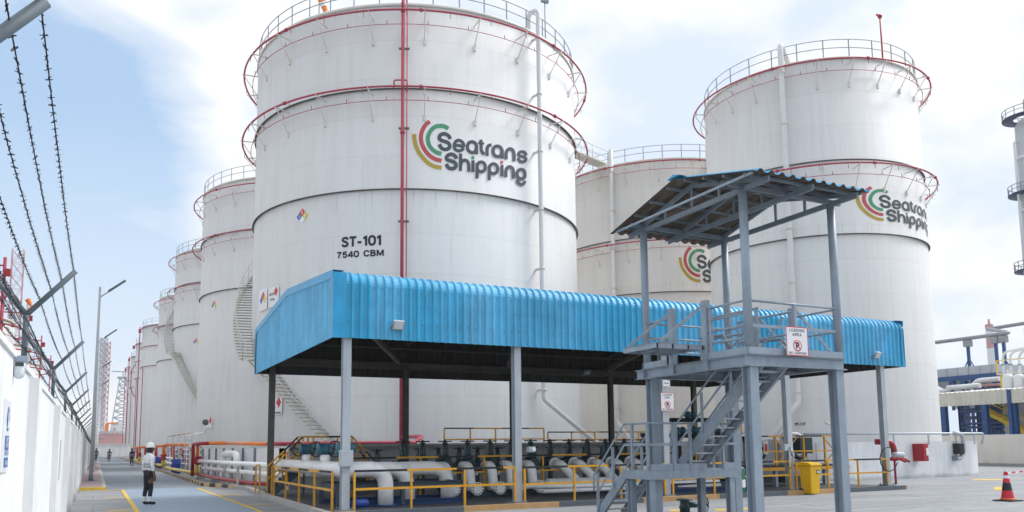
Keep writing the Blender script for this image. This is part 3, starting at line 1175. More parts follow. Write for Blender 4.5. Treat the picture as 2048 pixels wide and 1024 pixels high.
# spiral stairs
def spiral(t, c, Rr, runs):
    so_ = None
    st = MB()
    trs = []
    rl = MB()
    for (a0, z0, a1_, z1) in runs:
        tr = MB()
        trs.append(tr)
        flat = abs(z1 - z0) < .01
        n = max(2, int(round(abs(z1 - z0) / .2))) if not flat else 2
        m = max(6, n)
        for rr_, w in ((Rr + .88, .03),):
            ring = [c + cp(R(a0 + (a1_ - a0) * i / m), rr_, z0 + (z1 - z0) * i / m) for i in range(m + 1)]
            for i in range(m):
                st.bar(ring[i], ring[i + 1], w, .13)
        if flat:
            k = 6
            for i in range(k):
                A, B = R(a0 + (a1_ - a0) * i / k), R(a0 + (a1_ - a0) * (i + 1) / k)
                st.prism([c + cp(A, Rr + .1, z0), c + cp(B, Rr + .1, z0), c + cp(B, Rr + .88, z0), c + cp(A, Rr + .88, z0)], (0, 0, .04))
            A = R((a0 + a1_) / 2)
            st.bar(c + cp(A, Rr, z0 - .9), c + cp(A, Rr + .85, z0 - .05), .07)
            st.bar(c + cp(R(a0), Rr, z0 - .9), c + cp(R(a0), Rr + .85, z0 - .05), .07)
        else:
            for i in range(n):
                A = R(a0 + (a1_ - a0) * (i + .5) / n)
                z = z0 + (z1 - z0) * (i + .5) / n
                tdir = Vector((cos(A), sin(A), 0))
                tr.bar(c + cp(A, Rr + .02, z), c + cp(A, Rr + 1.02, z), .2, .03)
        m2 = max(3, int(abs(z1 - z0) / .8)) if not flat else 3
        for off in (0, ):
            pts = [c + cp(R(a0 + (a1_ - a0) * i / m), Rr + .9, z0 + (z1 - z0) * i / m + 1.05) for i in range(m + 1)]
            rl.tube(pts, .024, 6)
            rl.tube([p - Vector((0, 0, .5)) for p in pts], .018, 6)
        for i in range(m2 + 1):
            A, z = R(a0 + (a1_ - a0) * i / m2), z0 + (z1 - z0) * i / m2
            rl.tube([c + cp(A, Rr + .9, z), c + cp(A, Rr + .9, z + 1.05)], .02, 5)
    s1 = st.build('spiral_stair', 'cream_steel', t)
    for tr in trs:
        if tr.v:
            tr.build('stair_tread', 'tread_m', s1)
    rl.build('handrail', 'cream_steel', s1)


spiral(T1, C1, 10, [(-38, .9, -73.5, 6.45), (-73.5, 6.45, -82, 6.45), (-82, 6.45, -140, 15.4)])
spiral(T5, Vector((17.8, 104.8, 0)), 10, [(-45, 7.0, -70, 12.9), (-70, 12.9, -80, 12.9), (-80, 12.9, -125, 20.5)])


# painted writing on the shells
def shell_place(c, Rr, a0, z0, off=.012):
    return lambda x, y: c + cp(a0 + x / Rr, Rr + off, z0 + y)


lt = MB()
bold_text(lt, 'ST-101', .53, shell_place(C1, 10, R(-43.8), 11.9), 2.16, .21, .07)
bold_text(lt, '7540 CBM', .325, shell_place(C1, 10, R(-45.3), 11.34), 2.55, .20, .08)
lt.build('tank_lettering', 'letter', T1)
a_, z_ = hit_tank(C3, 6.89, 1590, 851)
lt = MB()
text_on(lt, 'ST-117', .22, shell_place(C3, 6.89, a_, z_), width=.62, bold=.012)
lt.build('tank_lettering', 'letter', T3)
a_, z_ = hit_tank(C2, 10, 1279, 869)
lt = MB()
text_on(lt, '13', .3, shell_place(C2, 10, a_, z_), width=.35, bold=.012)
lt.build('tank_lettering', 'letter', T2)


def diamond(t, c, Rr, ang, z, w, ghost=True):
    """four-colour hazard diamond stuck on a shell"""
    q = R(ang)
    mb = MB()
    pl = shell_place(c, Rr, q, z, .02)
    h = w / 2
    for (cx, cy, mi) in ((0, h, 0), (-h, 0, 1), (h, 0, 2), (0, -h, 3)):
        mb.add([pl(cx, cy + h), pl(cx + h, cy), pl(cx, cy - h), pl(cx - h, cy)], [(0, 1, 2, 3)], mi)
    p2 = shell_place(c, Rr, q, z, .03)
    text_on(mb, '2', h * .95, lambda x, y: p2(x, y + h * .65), bold=.01, center=True, m=3)
    text_on(mb, '1', h * .95, lambda x, y: p2(x - h, y - h * .35), bold=.01, center=True, m=3)
    text_on(mb, '0', h * .95, lambda x, y: p2(x + h, y - h * .35), bold=.01, center=True, m=3)
    o = mb.build('hazard_diamond', ['sign_r', 'sign_b', 'sign_y', 'sign_w'], t)
    return o


diamond(T1, C1, 10, -58.4, 13.88, .42)
a_, z_ = hit_tank((17.95, 77.4), 10, 428, 611)
diamond(T4, Vector((17.95, 77.4, 0)), 10, math.degrees(a_), z_, .44)
a_, z_ = hit_tank((17.8, 104.8), 10, 392, 684)
diamond(T5, Vector((17.8, 104.8, 0)), 10, math.degrees(a_), z_, .44)

# the shipping line's emblem: strokes traced as painted bands on the shell
STROKES = [
    ('logo_g', 48, [(550, 214), (505, 187), (455, 181), (400, 192), (350, 235), (320, 298), (318, 350), (335, 408), (375, 455), (420, 485), (472, 498)]),
    ('logo_r', 48, [(340, 131), (300, 160), (262, 215), (241, 280), (240, 350), (258, 410), (298, 478), (350, 530), (410, 563), (472, 577)]),
    ('logo_y', 48, [(161, 275), (166, 340), (185, 420), (220, 490), (270, 555), (330, 610), (400, 645), (472, 657)]),
    ('logo_t', 43, [(570, 332), (553, 296), (505, 271), (462, 284), (446, 314), (461, 341), (505, 358), (548, 376), (566, 409), (550, 440), (510, 449), (470, 432), (447, 390)]),
    ('logo_t', 37, [(612, 399), (668, 405), (722, 413), (712, 370), (672, 345), (635, 358), (616, 400), (624, 445), (665, 466), (705, 455), (722, 434)]),
    ('logo_t', 38, [(868, 420), (855, 380), (818, 362), (780, 378), (765, 420), (778, 462), (818, 486), (855, 470), (868, 420)]),
    ('logo_t', 38, [(868, 400), (868, 450), (870, 505)]),
    ('logo_t', 36, [(920, 338), (921, 400), (924, 455), (938, 488), (962, 502)]),
    ('logo_t', 27, [(887, 375), (920, 379), (956, 384)]),
    ('logo_t', 37, [(989, 524), (989, 470), (993, 428), (1010, 405), (1041, 398)]),
    ('logo_t', 38, [(1158, 472), (1145, 430), (1108, 412), (1070, 426), (1057, 466), (1068, 508), (1106, 530), (1144, 518), (1158, 472)]),
    ('logo_t', 38, [(1158, 450), (1159, 500), (1160, 552)]),
    ('logo_t', 37, [(1205, 562), (1205, 495), (1220, 458), (1250, 442), (1280, 458), (1294, 500), (1295, 583)]),
    ('logo_t', 33, [(1432, 520), (1420, 488), (1388, 474), (1357, 484), (1345, 504), (1362, 522), (1395, 532), (1422, 545), (1430, 568), (1412, 586), (1385, 590), (1357, 577), (1340, 545)]),
    ('logo_t', 43, [(640, 556), (625, 524), (585, 505), (545, 517), (528, 545), (542, 570), (585, 583), (622, 600), (637, 632), (620, 660), (585, 668), (548, 655), (526, 616)]),
    ('logo_t', 37, [(687, 497), (687, 595), (686, 694)]),
    ('logo_t', 37, [(690, 630), (702, 590), (735, 572), (766, 588), (780, 625), (781, 704)]),
    ('logo_t', 38, [(828, 574), (828, 640), (827, 708)]),
    ('logo_t', 37, [(875, 604), (875, 690), (874, 781)]),
    ('logo_t', 37, [(875, 650), (888, 608), (925, 594), (957, 612), (967, 652), (956, 688), (924, 703), (888, 690), (875, 650)]),
    ('logo_t', 37, [(1013, 630), (1013, 715), (1012, 800)]),
    ('logo_t', 37, [(1013, 672), (1026, 630), (1063, 614), (1097, 634), (1107, 674), (1096, 710), (1064, 726), (1027, 712), (1013, 672)]),
    ('logo_t', 36, [(1156, 626), (1156, 690), (1155, 756)]),
    ('logo_t', 37, [(1201, 766), (1201, 698), (1215, 662), (1244, 647), (1273, 663), (1285, 700), (1286, 783)]),
    ('logo_t', 36, [(1418, 735), (1406, 692), (1370, 676), (1337, 695), (1328, 732), (1340, 768), (1374, 784), (1407, 772), (1418, 735)]),
    ('logo_t', 34, [(1327, 790), (1340, 826), (1375, 848), (1404, 838), (1416, 808)]),
]
DOTS = [('logo_g', 828, 543, 20), ('logo_r', 1156, 595, 19)]


def logo_sz(X, Y):
    a, z = hit_tank(C1, 10, 800 + X / 5.689, 220 + Y / 5.689)
    return 10 * a, z


S0, Z0 = logo_sz(137, 275)


def emblem(t, c, Rr, k, s_at, z_at, kx=None):
    kx = kx or k
    parts = {}
    lift = .012
    for mi, (m, w, pts) in enumerate(STROKES):
        mb = parts.setdefault(m, MB())
        line = smooth_line(pts)
        L_, R_ = [], []
        for i, p in enumerate(line):
            q0, q1 = line[max(i - 1, 0)], line[min(i + 1, len(line) - 1)]
            if pts[0] == pts[-1] and i in (0, len(line) - 1):
                q0, q1 = line[-2], line[1]
            dx, dy = q1[0] - q0[0], q1[1] - q0[1]
            l = math.hypot(dx, dy) or 1
            nx, ny = -dy / l * w / 2, dx / l * w / 2
            for lst, sg in ((L_, 1), (R_, -1)):
                s, z = logo_sz(p[0] + sg * nx, p[1] + sg * ny)
                lst.append(c + cp((s_at + (s - S0) * kx) / Rr, Rr + lift + .0012 * mi, z_at + (z - Z0) * k))
        mb.sheet([L_, R_], 0)
    for m, x, y, r in DOTS:
        ring = [logo_sz(x + r * cos(2 * pi * i / 16), y + r * sin(2 * pi * i / 16)) for i in range(16)]
        MB().add([c + cp((s_at + (s - S0) * kx) / Rr, Rr + lift, z_at + (z - Z0) * k) for s, z in ring], [tuple(range(16))], 0).build('emblem_dot', m, t)
    names = {'logo_y': 'emblem_arc', 'logo_r': 'emblem_arc', 'logo_g': 'emblem_arc', 'logo_t': 'emblem_lettering'}
    for m, mb in parts.items():
        mb.build(names[m], m, t)


emblem(T1, C1, 10, 1.0, S0, Z0)
a_, z_ = hit_tank(C3, 6.89, 1710, 393)
emblem(T3, C3, 6.89, .80, a_ * 6.89, z_, 1.14)
a_, z_ = hit_tank(C2, 10, 1357, 515)
emblem(T2, C2, 10, 1.13, a_ * 10, z_)

# roof bits: bent vent post, mast with box, walkways between the tanks
mast = C1 + cp(R(27), 9.85, H1)
mb = MB().tube([mast, mast + Vector((0, 0, 2.4))], .035, 6).box(*(mast + Vector((-.22, -.1, 2.4))), *(mast + Vector((.22, .1, 2.75))))
mb.build('roof_mast', 'steel_d', T1)
m0 = hit_tank(C3, 6.89, 1770, 110)
mast = C3 + cp(m0[0], 6.7, 25.1)
top = Vector(far(1764, 32, math.hypot(mast.x, mast.y)))
top.x, top.y = mast.x, mast.y
mb = MB().tube([mast, top], .05, 6).ball(top, .14).bar(top, top + Vector((-.3, 0, .05)), .1)
mb.build('roof_mast', 'deepred', T3)


def walkway(a, b, w, label):
    a, b = Vector(a), Vector(b)
    t = thing('roof_walkway', (a + b) / 2 - Vector((0, 0, .1)), label, 'walkway', 'walkways linking tank roofs')
    MB().bar(a, b, w, .12).build('deck', 'cream_steel', t)
    d = (b - a).normalized().cross(Vector((0, 0, 1))) * (w / 2)
    for sgn in (-1, 1):
        rl = MB()
        for i in range(6):
            p = a + (b - a) * (i / 5) + d * sgn
            rl.tube([p, p + Vector((0, 0, 1.1))], .025, 5)
        for h in (.55, 1.1):
            rl.tube([a + d * sgn + Vector((0, 0, h)), b + d * sgn + Vector((0, 0, h))], .025, 5)
        rl.build('side_rail', 'rail_g', t)


d12 = (C2 - C1).normalized()
walkway(C1 + d12 * 9.3 + Vector((0, 0, H1 + .15)), C2 - d12 * 9.6 + Vector((0, 0, 25.45)), 1.1, 'cream gangway from the lettered tank roof to the half hidden tank')
d23 = (C3 - C2).normalized()
walkway(C2 + d23 * 9.3 + Vector((0, 0, 25.4)), C3 - d23 * 6.5 + Vector((0, 0, 25.9)), 1.1, 'cream gangway from the half hidden tank up to the right tank')
ws_t = far(642, -4, 46.5)
ws = Vector((ws_t.x - .1, ws_t.y, H1))
t = thing('windsock', ws, 'orange and white windsock on the roof edge of the lettered tank', 'windsock')
WZ = ws_t.z - H1
MB().tube([ws, ws + Vector((0, 0, WZ + .1))], .04, 6).build('pole', 'rail_g', t)
for i, m in enumerate(('orange', 'white', 'orange', 'white')):
    a = ws + Vector((.1, 0, WZ)) + Vector((.10, 0, -.26)) * i
    MB().tube([a, a + Vector((.10, 0, -.26))], [.24 - .035 * i, .26 - .035 * (i + 1)], 10, caps=False).build('sleeve_band', m, t)

# the far row: plain tanks with red fire risers
FG = 'far tanks with red risers'
labs = ['white tank with a thick red riser, nearest of the far row', 'far white tank just past the one with a thick red riser',
        'far white tank with a kinked red riser', 'farthest white tank seen down the road']
for i, yy in enumerate((168.6, 196, 224, 252)):
    L = Vector((17, yy, 0))
    t = make_tank(L, 10, 25.0, (), (), labs[i], (0, 0), shell='tank_far', nrail=30, brackets=False, tank_group=FG)
    for z in (24.8, 20.95, 17.2):
        MB().torus(L + Vector((0, 0, z)), 10.12, .06, 80, 6).build('red_ring_pipe', 'red', t)
    q = R(-84)
    o = L + cp(q, 10.5, 0)
    pts = [o, o + Vector((0, 0, 25))]
    if i == 1:
        pts = [o + Vector((.6, 0, 0)), o + Vector((.6, 0, 13)), o + Vector((-.3, 0, 15)), o + Vector((-.3, 0, 19)), o + Vector((.6, 0, 20.5)), o + Vector((.6, 0, 25))]
    MB().tube(bend(pts, .5), .09, 8).build('fire_riser', 'red', t)
    MB().box(*(o + Vector((-.25, -.25, 23.8))), *(o + Vector((.25, .25, 24.5)))).build('riser_box', 'red', t)
    o2 = L + cp(R(-70), 10.4, 0)
    MB().tube([o2, o2 + Vector((0, 0, 17))], .07, 8).build('side_pipe', 'red', t)

# tanks over the boundary wall on the left
for i, (yy, lab) in enumerate(((45.5, 'white tank over the wall with a thick red riser, nearest'), (60.5, 'second white tank over the wall beside an orange riser'),
                               (75, 'third white tank seen over the boundary wall'), (90, 'last white tank seen over the boundary wall'))):
    L = Vector((-11.6, yy, 0))
    t = make_tank(L, 6.6, 9.9, (9.3, 7.3), (), lab, (0, 0), shell='tank_far', nrail=26, brackets=False, tank_group='tanks behind the boundary wall')
    o = Vector((-4.2, yy - 1.2, 0))
    MB().tube([o, o + Vector((0, 0, 10.8))], .075 if i == 0 else .05, 8).build('fire_riser', 'red' if i != 1 else 'orange', t)
    MB().box(*(o + Vector((.05, -.1, 9.9))), *(o + Vector((.26, .1, 10.25)))).build('riser_box', 'deepred', t)
    MB().tube([o + Vector((0, 0, 10.4)), o + Vector((-3, 0, 10.4))], .04, 6).build('cross_pipe', 'red', t)

# ------------------------------------------------------------------ bund walls round the tanks
t = thing('bund_wall', (16, 31.6, 0), 'bare grey bund wall behind the valves under the blue shelter', 'bund wall')
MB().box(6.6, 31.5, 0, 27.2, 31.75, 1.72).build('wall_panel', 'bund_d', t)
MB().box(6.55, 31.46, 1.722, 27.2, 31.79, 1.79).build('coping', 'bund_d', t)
t = thing('bund_wall', (33, 25.1, 0), 'white rounded bund wall carrying the red hose cabinet', 'bund wall')
line = bend([(27.0, 31.3, 0), (27.0, 25.1, 0), (38.6, 25.1, 0), (41.0, 27.6, 0), (41.0, 60, 0)], 2.6, 10)
mb = MB()
for i in range(len(line) - 1):
    a, b = line[i], line[i + 1]
    n_ = (b - a).normalized().cross(Vector((0, 0, 1))) * .125
    mb.prism([a + n_, b + n_, b - n_, a - n_], (0, 0, 1.66))
mb.build('wall_panel', 'bund', t)
mb = MB().tube(bend([(26.6, 24.85, 2.02), (38.3, 24.85, 2.02), (38.9, 24.95, 2.02), (38.9, 25.1, 1.5)], .2), .05, 8)
for x in (29, 32.2, 34.6, 36.6, 38.0):
    mb.bar((x, 24.86, 1.5), (x, 24.86, 2.0), .06)
mb.build('cable_conduit', 'rail_g', t)
t = thing('bund_wall', (6.6, 60, 0), 'white bund wall with grey buttresses behind the red and orange pipes', 'bund wall')
MB().box(6.62, 33.4, 0, 6.85, 150, 1.66).box(6.62, 33.4, 0, 10.6, 33.62, 1.662).build('wall_panel', 'bund', t)
for k in range(14):
    y = 35.5 + 3.4 * k
    MB().box(6.52, y, 0, 6.618, y + .12, 1.70).build('buttress', 'steel_d', t)

# ------------------------------------------------------------------ the blue loading shelter
SX0, SX1, SY0, SY1 = 5.07, 25.98, 19.42, 30.2
ZB, ZE, ZR, YR = 4.35, 5.99, 6.48, 24.9
shel = thing('loading_shelter', ((SX0 + SX1) / 2, (SY0 + SY1) / 2, 0), 'blue corrugated roof shelter on grey columns over the valves', 'shelter')
FX = (5.45, 10.2, 15.2, 20.25, 24.9)
BX = (5.6, 10.7, 15.4, 20.3, 25.0)


def rib_profile(L, p, pan, top, h):
    """trapezoid sheet: list of (distance, height)"""
    out = []
    s = 0.0
    while s < L - p * .2:
        side = (p - pan - top) / 2
        out += [(s, 0), (s + pan, 0), (s + pan + side, h), (s + pan + side + top, h), (s + p - .001, 0)]
        s += p
    return [(min(a, L), b) for a, b in out] + [(L, 0)]


prof = rib_profile(SX1 - SX0 - .3, .2165, .11, .045, .052)


def path_pts(z0, z1=None, to_ridge=False, d=0.0, crimp=True):
    """front sheet section in (y, z, ny, nz)"""
    pts = [(SY0, z0, -1, 0)]
    if z1 is not None:
        pts.append((SY0, z1, -1, 0))
        return pts
    sl = math.atan2(ZR - ZE, YR - SY0)
    rr = .34
    zc = ZE - rr + .02
    pts.append((SY0, zc, -1, 0))
    n = 14
    for i in range(1, n + 1):
        a = (pi / 2 - sl) * i / n
        e = (.006 if (i % 2 and crimp) else 0)
        pts.append((SY0 + rr - (rr + e) * cos(a), zc + (rr + e) * sin(a), -cos(a), sin(a)))
    pts.append((YR, ZR, -sin(sl), cos(sl)))
    return pts


def front_sheet(pts, d, m):
    return MB().sheet([[Vector((SX0 + .3 + s, y + ny * (h + d), z + nz * (h + d))) for (y, z, ny, nz) in pts] for s, h in prof], m)


front_sheet(path_pts(ZB, 5.30), 0, 0).build('fascia_sheet', 'blue', shel)
top = front_sheet(path_pts(5.24), .006, 0)
top.build('eave_sheet', 'blue', shel)
scr = MB()
for k in range(96):
    x = SX0 + .3 + .2165 * k + .06
    for z in (5.62, 4.78):
        if random.random() < .8:
            zz = z + random.uniform(-.03, .03)
            scr.box(x - .012, SY0 - .02, zz - .012, x + .012, SY0 + .002, zz + .012)
scr.build('sheet_screw', 'steel_d', shel)['kind'] = 'stuff'
# corner trims
MB().prism([(SX0 - .02, SY0 - .035, ZB - .01), (SX0 + .30, SY0 - .035, ZB - .01), (SX0 + .30, SY0 - .035, 5.98), (SX0 - .02, SY0 - .035, 5.98)], (0, .03, 0)).box(SX0 - .035, SY0 - .036, ZB - .01, SX0 - .021, SY0 + .25, 5.98).build('corner_trim', 'blue_t', shel)
MB().prism([(SX1 - .16, SY0 - .04, ZB - .01), (SX1 + .02, SY0 - .04, ZB - .01), (SX1 + .02, SY0 - .04, 5.72), (SX1 - .02, SY0 + .1, 5.95), (SX1 - .16, SY0 + .1, 5.95), (SX1 - .16, SY0 - .04, 5.72)], (0, .034, 0)).build('corner_trim', 'blue_t', shel)


def roof_z(y):
    return ZE + (ZR - ZE) * (y - SY0) / (YR - SY0) if y < YR else ZE + (ZR - ZE) * (SY1 - y) / (SY1 - YR)


def gable(x, sgn, name):
    gp = rib_profile(SY1 - SY0 - .2, .25, .13, .05, .04)
    MB().sheet([[Vector((x + sgn * h, SY0 + .15 + s, ZB)), Vector((x + sgn * h, SY0 + .15 + s, roof_z(SY0 + .15 + s) - .02))] for s, h in gp]).build(name, 'blue', shel)
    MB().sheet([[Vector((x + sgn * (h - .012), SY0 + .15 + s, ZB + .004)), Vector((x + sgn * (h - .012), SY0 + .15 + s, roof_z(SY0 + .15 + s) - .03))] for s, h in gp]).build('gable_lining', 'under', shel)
    tr = MB()
    for a, b in ((SY0 - .02, YR), (YR, SY1 + .02)):
        za, zb_ = roof_z(max(a, SY0)), roof_z(min(b, SY1))
        tr.prism([(x + sgn * .045, a, za - .17), (x + sgn * .045, b, zb_ - .17), (x + sgn * .045, b, zb_ + .03), (x + sgn * .045, a, za + .03)], (-sgn * .012, 0, 0))
        tr.prism([(x + sgn * .045, a, za + .031), (x + sgn * .045, b, zb_ + .031), (x - sgn * .25, b, zb_ + .031), (x - sgn * .25, a, za + .031)], (0, 0, .012))
    tr.build('verge_trim', 'blue_t', shel)


gable(SX0, -1, 'gable_sheet')
gable(SX1, 1, 'gable_sheet')
MB().box(SX0 - .06, SY1 - .02, ZB - .01, SX0 - .035, SY1 + .05, 5.99).build('corner_trim', 'blue_t', shel)
# back sheet and far roof slope
bp = rib_profile(SX1 - SX0, .2165, .135, .035, .03)
MB().sheet([[Vector((SX0 + s, SY1 + h, ZB)), Vector((SX0 + s, SY1 + h, ZE))] for s, h in bp]).build('back_sheet', 'blue', shel)
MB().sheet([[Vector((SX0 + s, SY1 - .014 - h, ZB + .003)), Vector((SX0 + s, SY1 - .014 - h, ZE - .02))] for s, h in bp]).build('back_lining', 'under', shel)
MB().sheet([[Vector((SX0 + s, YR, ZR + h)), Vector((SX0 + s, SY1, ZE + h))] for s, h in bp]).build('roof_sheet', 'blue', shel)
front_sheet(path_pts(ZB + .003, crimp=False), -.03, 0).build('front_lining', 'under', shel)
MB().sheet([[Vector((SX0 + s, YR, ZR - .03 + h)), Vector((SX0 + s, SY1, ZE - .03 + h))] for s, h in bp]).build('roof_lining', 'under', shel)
# frame
for i in range(5):
    for xs, y, m in ((FX[i], SY0 + .19, 'col'), (BX[i], SY1 - .25, 'truss')):  # back row coloured darker for the shade under the roof
        c = MB()
        c.hsec((xs, y, .16), (xs, y, ZB + .35), .2, .2, .014)
        co = c.build('column', m, shel)
        bpz = MB().box(xs - .2, y - .2, .13, xs + .2, y + .2, .16)
        for dx in (-.15, .15):
            for dy in (-.15, .15):
                bpz.cyl((xs + dx, y + dy, .16), (xs + dx, y + dy, .22), .018, 6)
        bpz.build('base_plate', 'steel_d', co)
        MB().box(xs - .24, y - .27, 0, xs + .24, y + .24, .128).build('footing', 'bund_d', co)
    rb = MB()
    xa, xb = FX[i], BX[i]
    ya, yb = SY0 + .2, SY1 - .25
    rb.hsec((xa, ya, roof_z(ya) - .32), ((xa + xb) / 2, YR, ZR - .3), .26, .14, .012, (0, 0, 1))
    rb.hsec(((xa + xb) / 2, YR, ZR - .3), (xb, yb, roof_z(yb) - .32), .26, .14, .012, (0, 0, 1))
    rb.build('rafter', 'truss', shel)
for y in (SY0 + .2, SY1 - .25):
    MB().hsec((SX0 + .1, y, ZB + .48), (SX1 - .1, y, ZB + .48), .22, .12, .012, (0, 0, 1)).build('eaves_beam', 'truss', shel)
for i in (0, 1, 2, 3):
    MB().hsec((FX[i] + .3, SY0 + .35, ZB + .55), (BX[i + 1] - .3, SY1 - .4, ZB + .55), .16, .12, .01, (0, 0, 1)).build('roof_brace', 'truss', shel)
for k in range(9):
    y = SY0 + .8 + k * 1.15
    MB().bar((SX0 + .05, y, roof_z(y) - .13), (SX1 - .05, y, roof_z(y) - .13), .06, .14).build('purlin', 'truss', shel)
for z in (4.7, 5.5):
    MB().bar((SX0 + .1, SY1 - .09, z), (SX1 - .1, SY1 - .09, z), .05, .07).build('back_rail', 'truss', shel)
MB().bar((SX0 + .08, SY0 + .2, ZB + .12), (SX0 + .08, SY1 - .2, ZB + .12), .06, .1).build('gable_rail', 'truss', shel)


def floodlight(u, v, y, w, h, label, dy=-1.0):
    c = ony(u, v, y)
    t = thing('floodlight', c, label, 'floodlight', 'floodlights of the shelter')
    tilt = Vector((0, -.85, -.53)) if dy < 0 else Vector((0, -.5, -.86))
    upv = tilt.cross(Vector((1, 0, 0))).normalized()
    if upv.z < 0:
        upv = -upv
    f = c + Vector((0, -.18, 0))
    quad = [f + Vector((sx * w / 2, 0, 0)) + upv * (sy * h / 2) for sx, sy in ((-1, -1), (1, -1), (1, 1), (-1, 1))]
    MB().prism(quad, -tilt * .09).build('housing', 'grey_box', t)
    q2 = [f + Vector((sx * w * .43, 0, 0)) + upv * (sy * h * .40) + tilt * .004 for sx, sy in ((-1, -1), (1, -1), (1, 1), (-1, 1))]
    MB().prism(q2, tilt * .006).build('lens', 'glass', t)
    mb = MB()
    for sx in (-1, 1):
        mb.bar(f + Vector((sx * (w / 2 + .02), 0, 0)) - tilt * .04, c + Vector((sx * (w / 2 + .02), .02, -.06)), .025, .03)
    mb.box(c.x - w / 2 - .03, c.y - .01, c.z - .09, c.x + w / 2 + .03, c.y + .02, c.z - .03)
    mb.build('bracket', 'steel_d', t)


floodlight(793, 653, SY0 - .06, .27, .22, 'square floodlight on the blue front near the left corner')
floodlight(1748, 712, SY0 - .06, .24, .22, 'square floodlight on the blue front near the right end')
floodlight(1170, 747, SY1 - .2, .30, .22, 'floodlight in the dark under the shelter roof', 1)

# ------------------------------------------------------------------ signs and boxes
def no_parking(c, w, h, label):
    """LOADING AREA / no-parking sign facing -Y; c is its centre"""
    c = Vector(c)
    t = thing('no_parking_sign', c, label, 'sign', 'loading area no parking signs')
    MB().box(c.x - w / 2, c.y, c.z - h / 2, c.x + w / 2, c.y + .012, c.z + h / 2).build('board', 'sign_w', t)
    e = .012 * w / .45
    fr = MB()
    for x0, z0, x1, z1 in ((-w / 2, -h / 2, w / 2, -h / 2 + e), (-w / 2, h / 2 - e, w / 2, h / 2), (-w / 2, -h / 2 + e, -w / 2 + e, h / 2 - e), (w / 2 - e, -h / 2 + e, w / 2, h / 2 - e)):
        fr.box(c.x + x0, c.y - .003, c.z + z0, c.x + x1, c.y - .0005, c.z + z1)
    fr.build('border', 'sign_r', t)
    pl = lambda dy, off=0.0: (lambda x, y: (c.x + x, c.y - .002 - off, c.z + dy + y))
    lt = MB()
    bold_text(lt, 'LOADING', h * .105, pl(h * .325), w * .70, .15, .12, True)
    bold_text(lt, 'AREA', h * .105, pl(h * .18), w * .42, .15, .12, True)
    bold_text(lt, 'NO PARKING', h * .09, pl(-h * .45), w * .80, .15, .12, True)
    lt.build('lettering', 'letter', t)
    lt = MB()
    bold_text(lt, 'P', h * .22, pl(-h * .255, .002), h * .14, .24, 0, True)
    lt.build('symbol_letter', 'letter', t)
    rr = h * .20
    sy = MB().lathe([(rr * .82, -.004), (rr, -.004), (rr, 0), (rr * .82, 0)], (c.x, c.y - .002, c.z - h * .145), 32, axis=(0, -1, 0))
    k = rr * .62
    sy.bar((c.x - k, c.y - .006, c.z - h * .145 + k), (c.x + k, c.y - .006, c.z - h * .145 - k), .004, rr * .17, up=(1, 0, 1))
    sy.build('prohibition_ring', 'sign_r', t)


a, b = ony(1572, 652, 11.12), ony(1617, 713, 11.12)
no_parking((a + b) / 2, .57, .56, 'large no parking sign on the tower platform railing')
a, b = ony(1321, 785, SY0 + .07), ony(1349, 822, SY0 + .07)
no_parking((a + b) / 2, .50, .56, 'no parking sign hung on the third front column of the shelter')
c = ony(1333, 766.5, SY0 + .07)
t = MB().box(c.x - .13, c.y, c.z - .09, c.x + .13, c.y + .012, c.z + .09).build('name_plate', 'sign_w', None, c)
tag(t, 'small white plate above the no parking sign on the column', 'plate')
lt = MB()
text_on(lt, 'TOP BAY', .06, lambda x, y: (c.x + x, c.y - .003, c.z - .02 + y), width=.2, center=True, bold=.002)
lt.build('lettering', 'letter', t)


def shell_board(cen, Rr, u0, v0, u1, v1, label, diamond_on, words):
    """small white notice board standing off a tank shell"""
    (a0, z1_), (a1_, z0_) = hit_tank(cen, Rr, u0, v0), hit_tank(cen, Rr, u1, v1)
    am = (a0 + a1_) / 2
    c = Vector((cen[0], cen[1], (z0_ + z1_) / 2)) + cp(am, Rr + .05, 0)
    td = Vector((cos(am), sin(am), 0))
    nd = cp(am, 1, 0)
    w, h = abs(a1_ - a0) * Rr, abs(z1_ - z0_)
    P = lambda x, y, o=0.0: c + td * x + Vector((0, 0, y)) + nd * o
    t = thing('tank_notice', c, label, 'notice board', 'notices on the tanks')
    MB().prism([P(-w / 2, -h / 2), P(w / 2, -h / 2), P(w / 2, h / 2), P(-w / 2, h / 2)], -nd * .015).build('board', 'sign_w', t)
    MB().bar(P(0, 0, -.016), P(0, 0, -.05), .06).build('standoff', 'cream_steel', t)
    if diamond_on == 'red':
        k, x, y = w * .19, w * .24, h * .22
        MB().add([P(x, y + k * 1.3, .003), P(x + k, y, .003), P(x, y - k * 1.3, .003), P(x - k, y, .003)], [(0, 1, 2, 3)]).build('red_diamond', 'sign_r', t)
    elif diamond_on == 'four':
        k = min(w * .22, h * .2)
        for (cx, cy, m) in ((0, k, 'sign_r'), (-k, 0, 'sign_b'), (k, 0, 'sign_y'), (0, -k, 'sign_w')):
            MB().add([P(cx, cy + k, .003), P(cx + k, cy, .003), P(cx, cy - k, .003), P(cx - k, cy, .003)], [(0, 1, 2, 3)]).build('diamond_quarter', m, t)
    if words:
        lt = MB()
        for i, (wd, x, y, ww) in enumerate(words):
            text_on(lt, wd, h * .16, (lambda x_, y_: (lambda X, Y: P(X + x_, Y + y_, .003)))(x * w, y * h), width=ww * w, bold=.006, center=True)
        lt.build('lettering', 'letter', t)


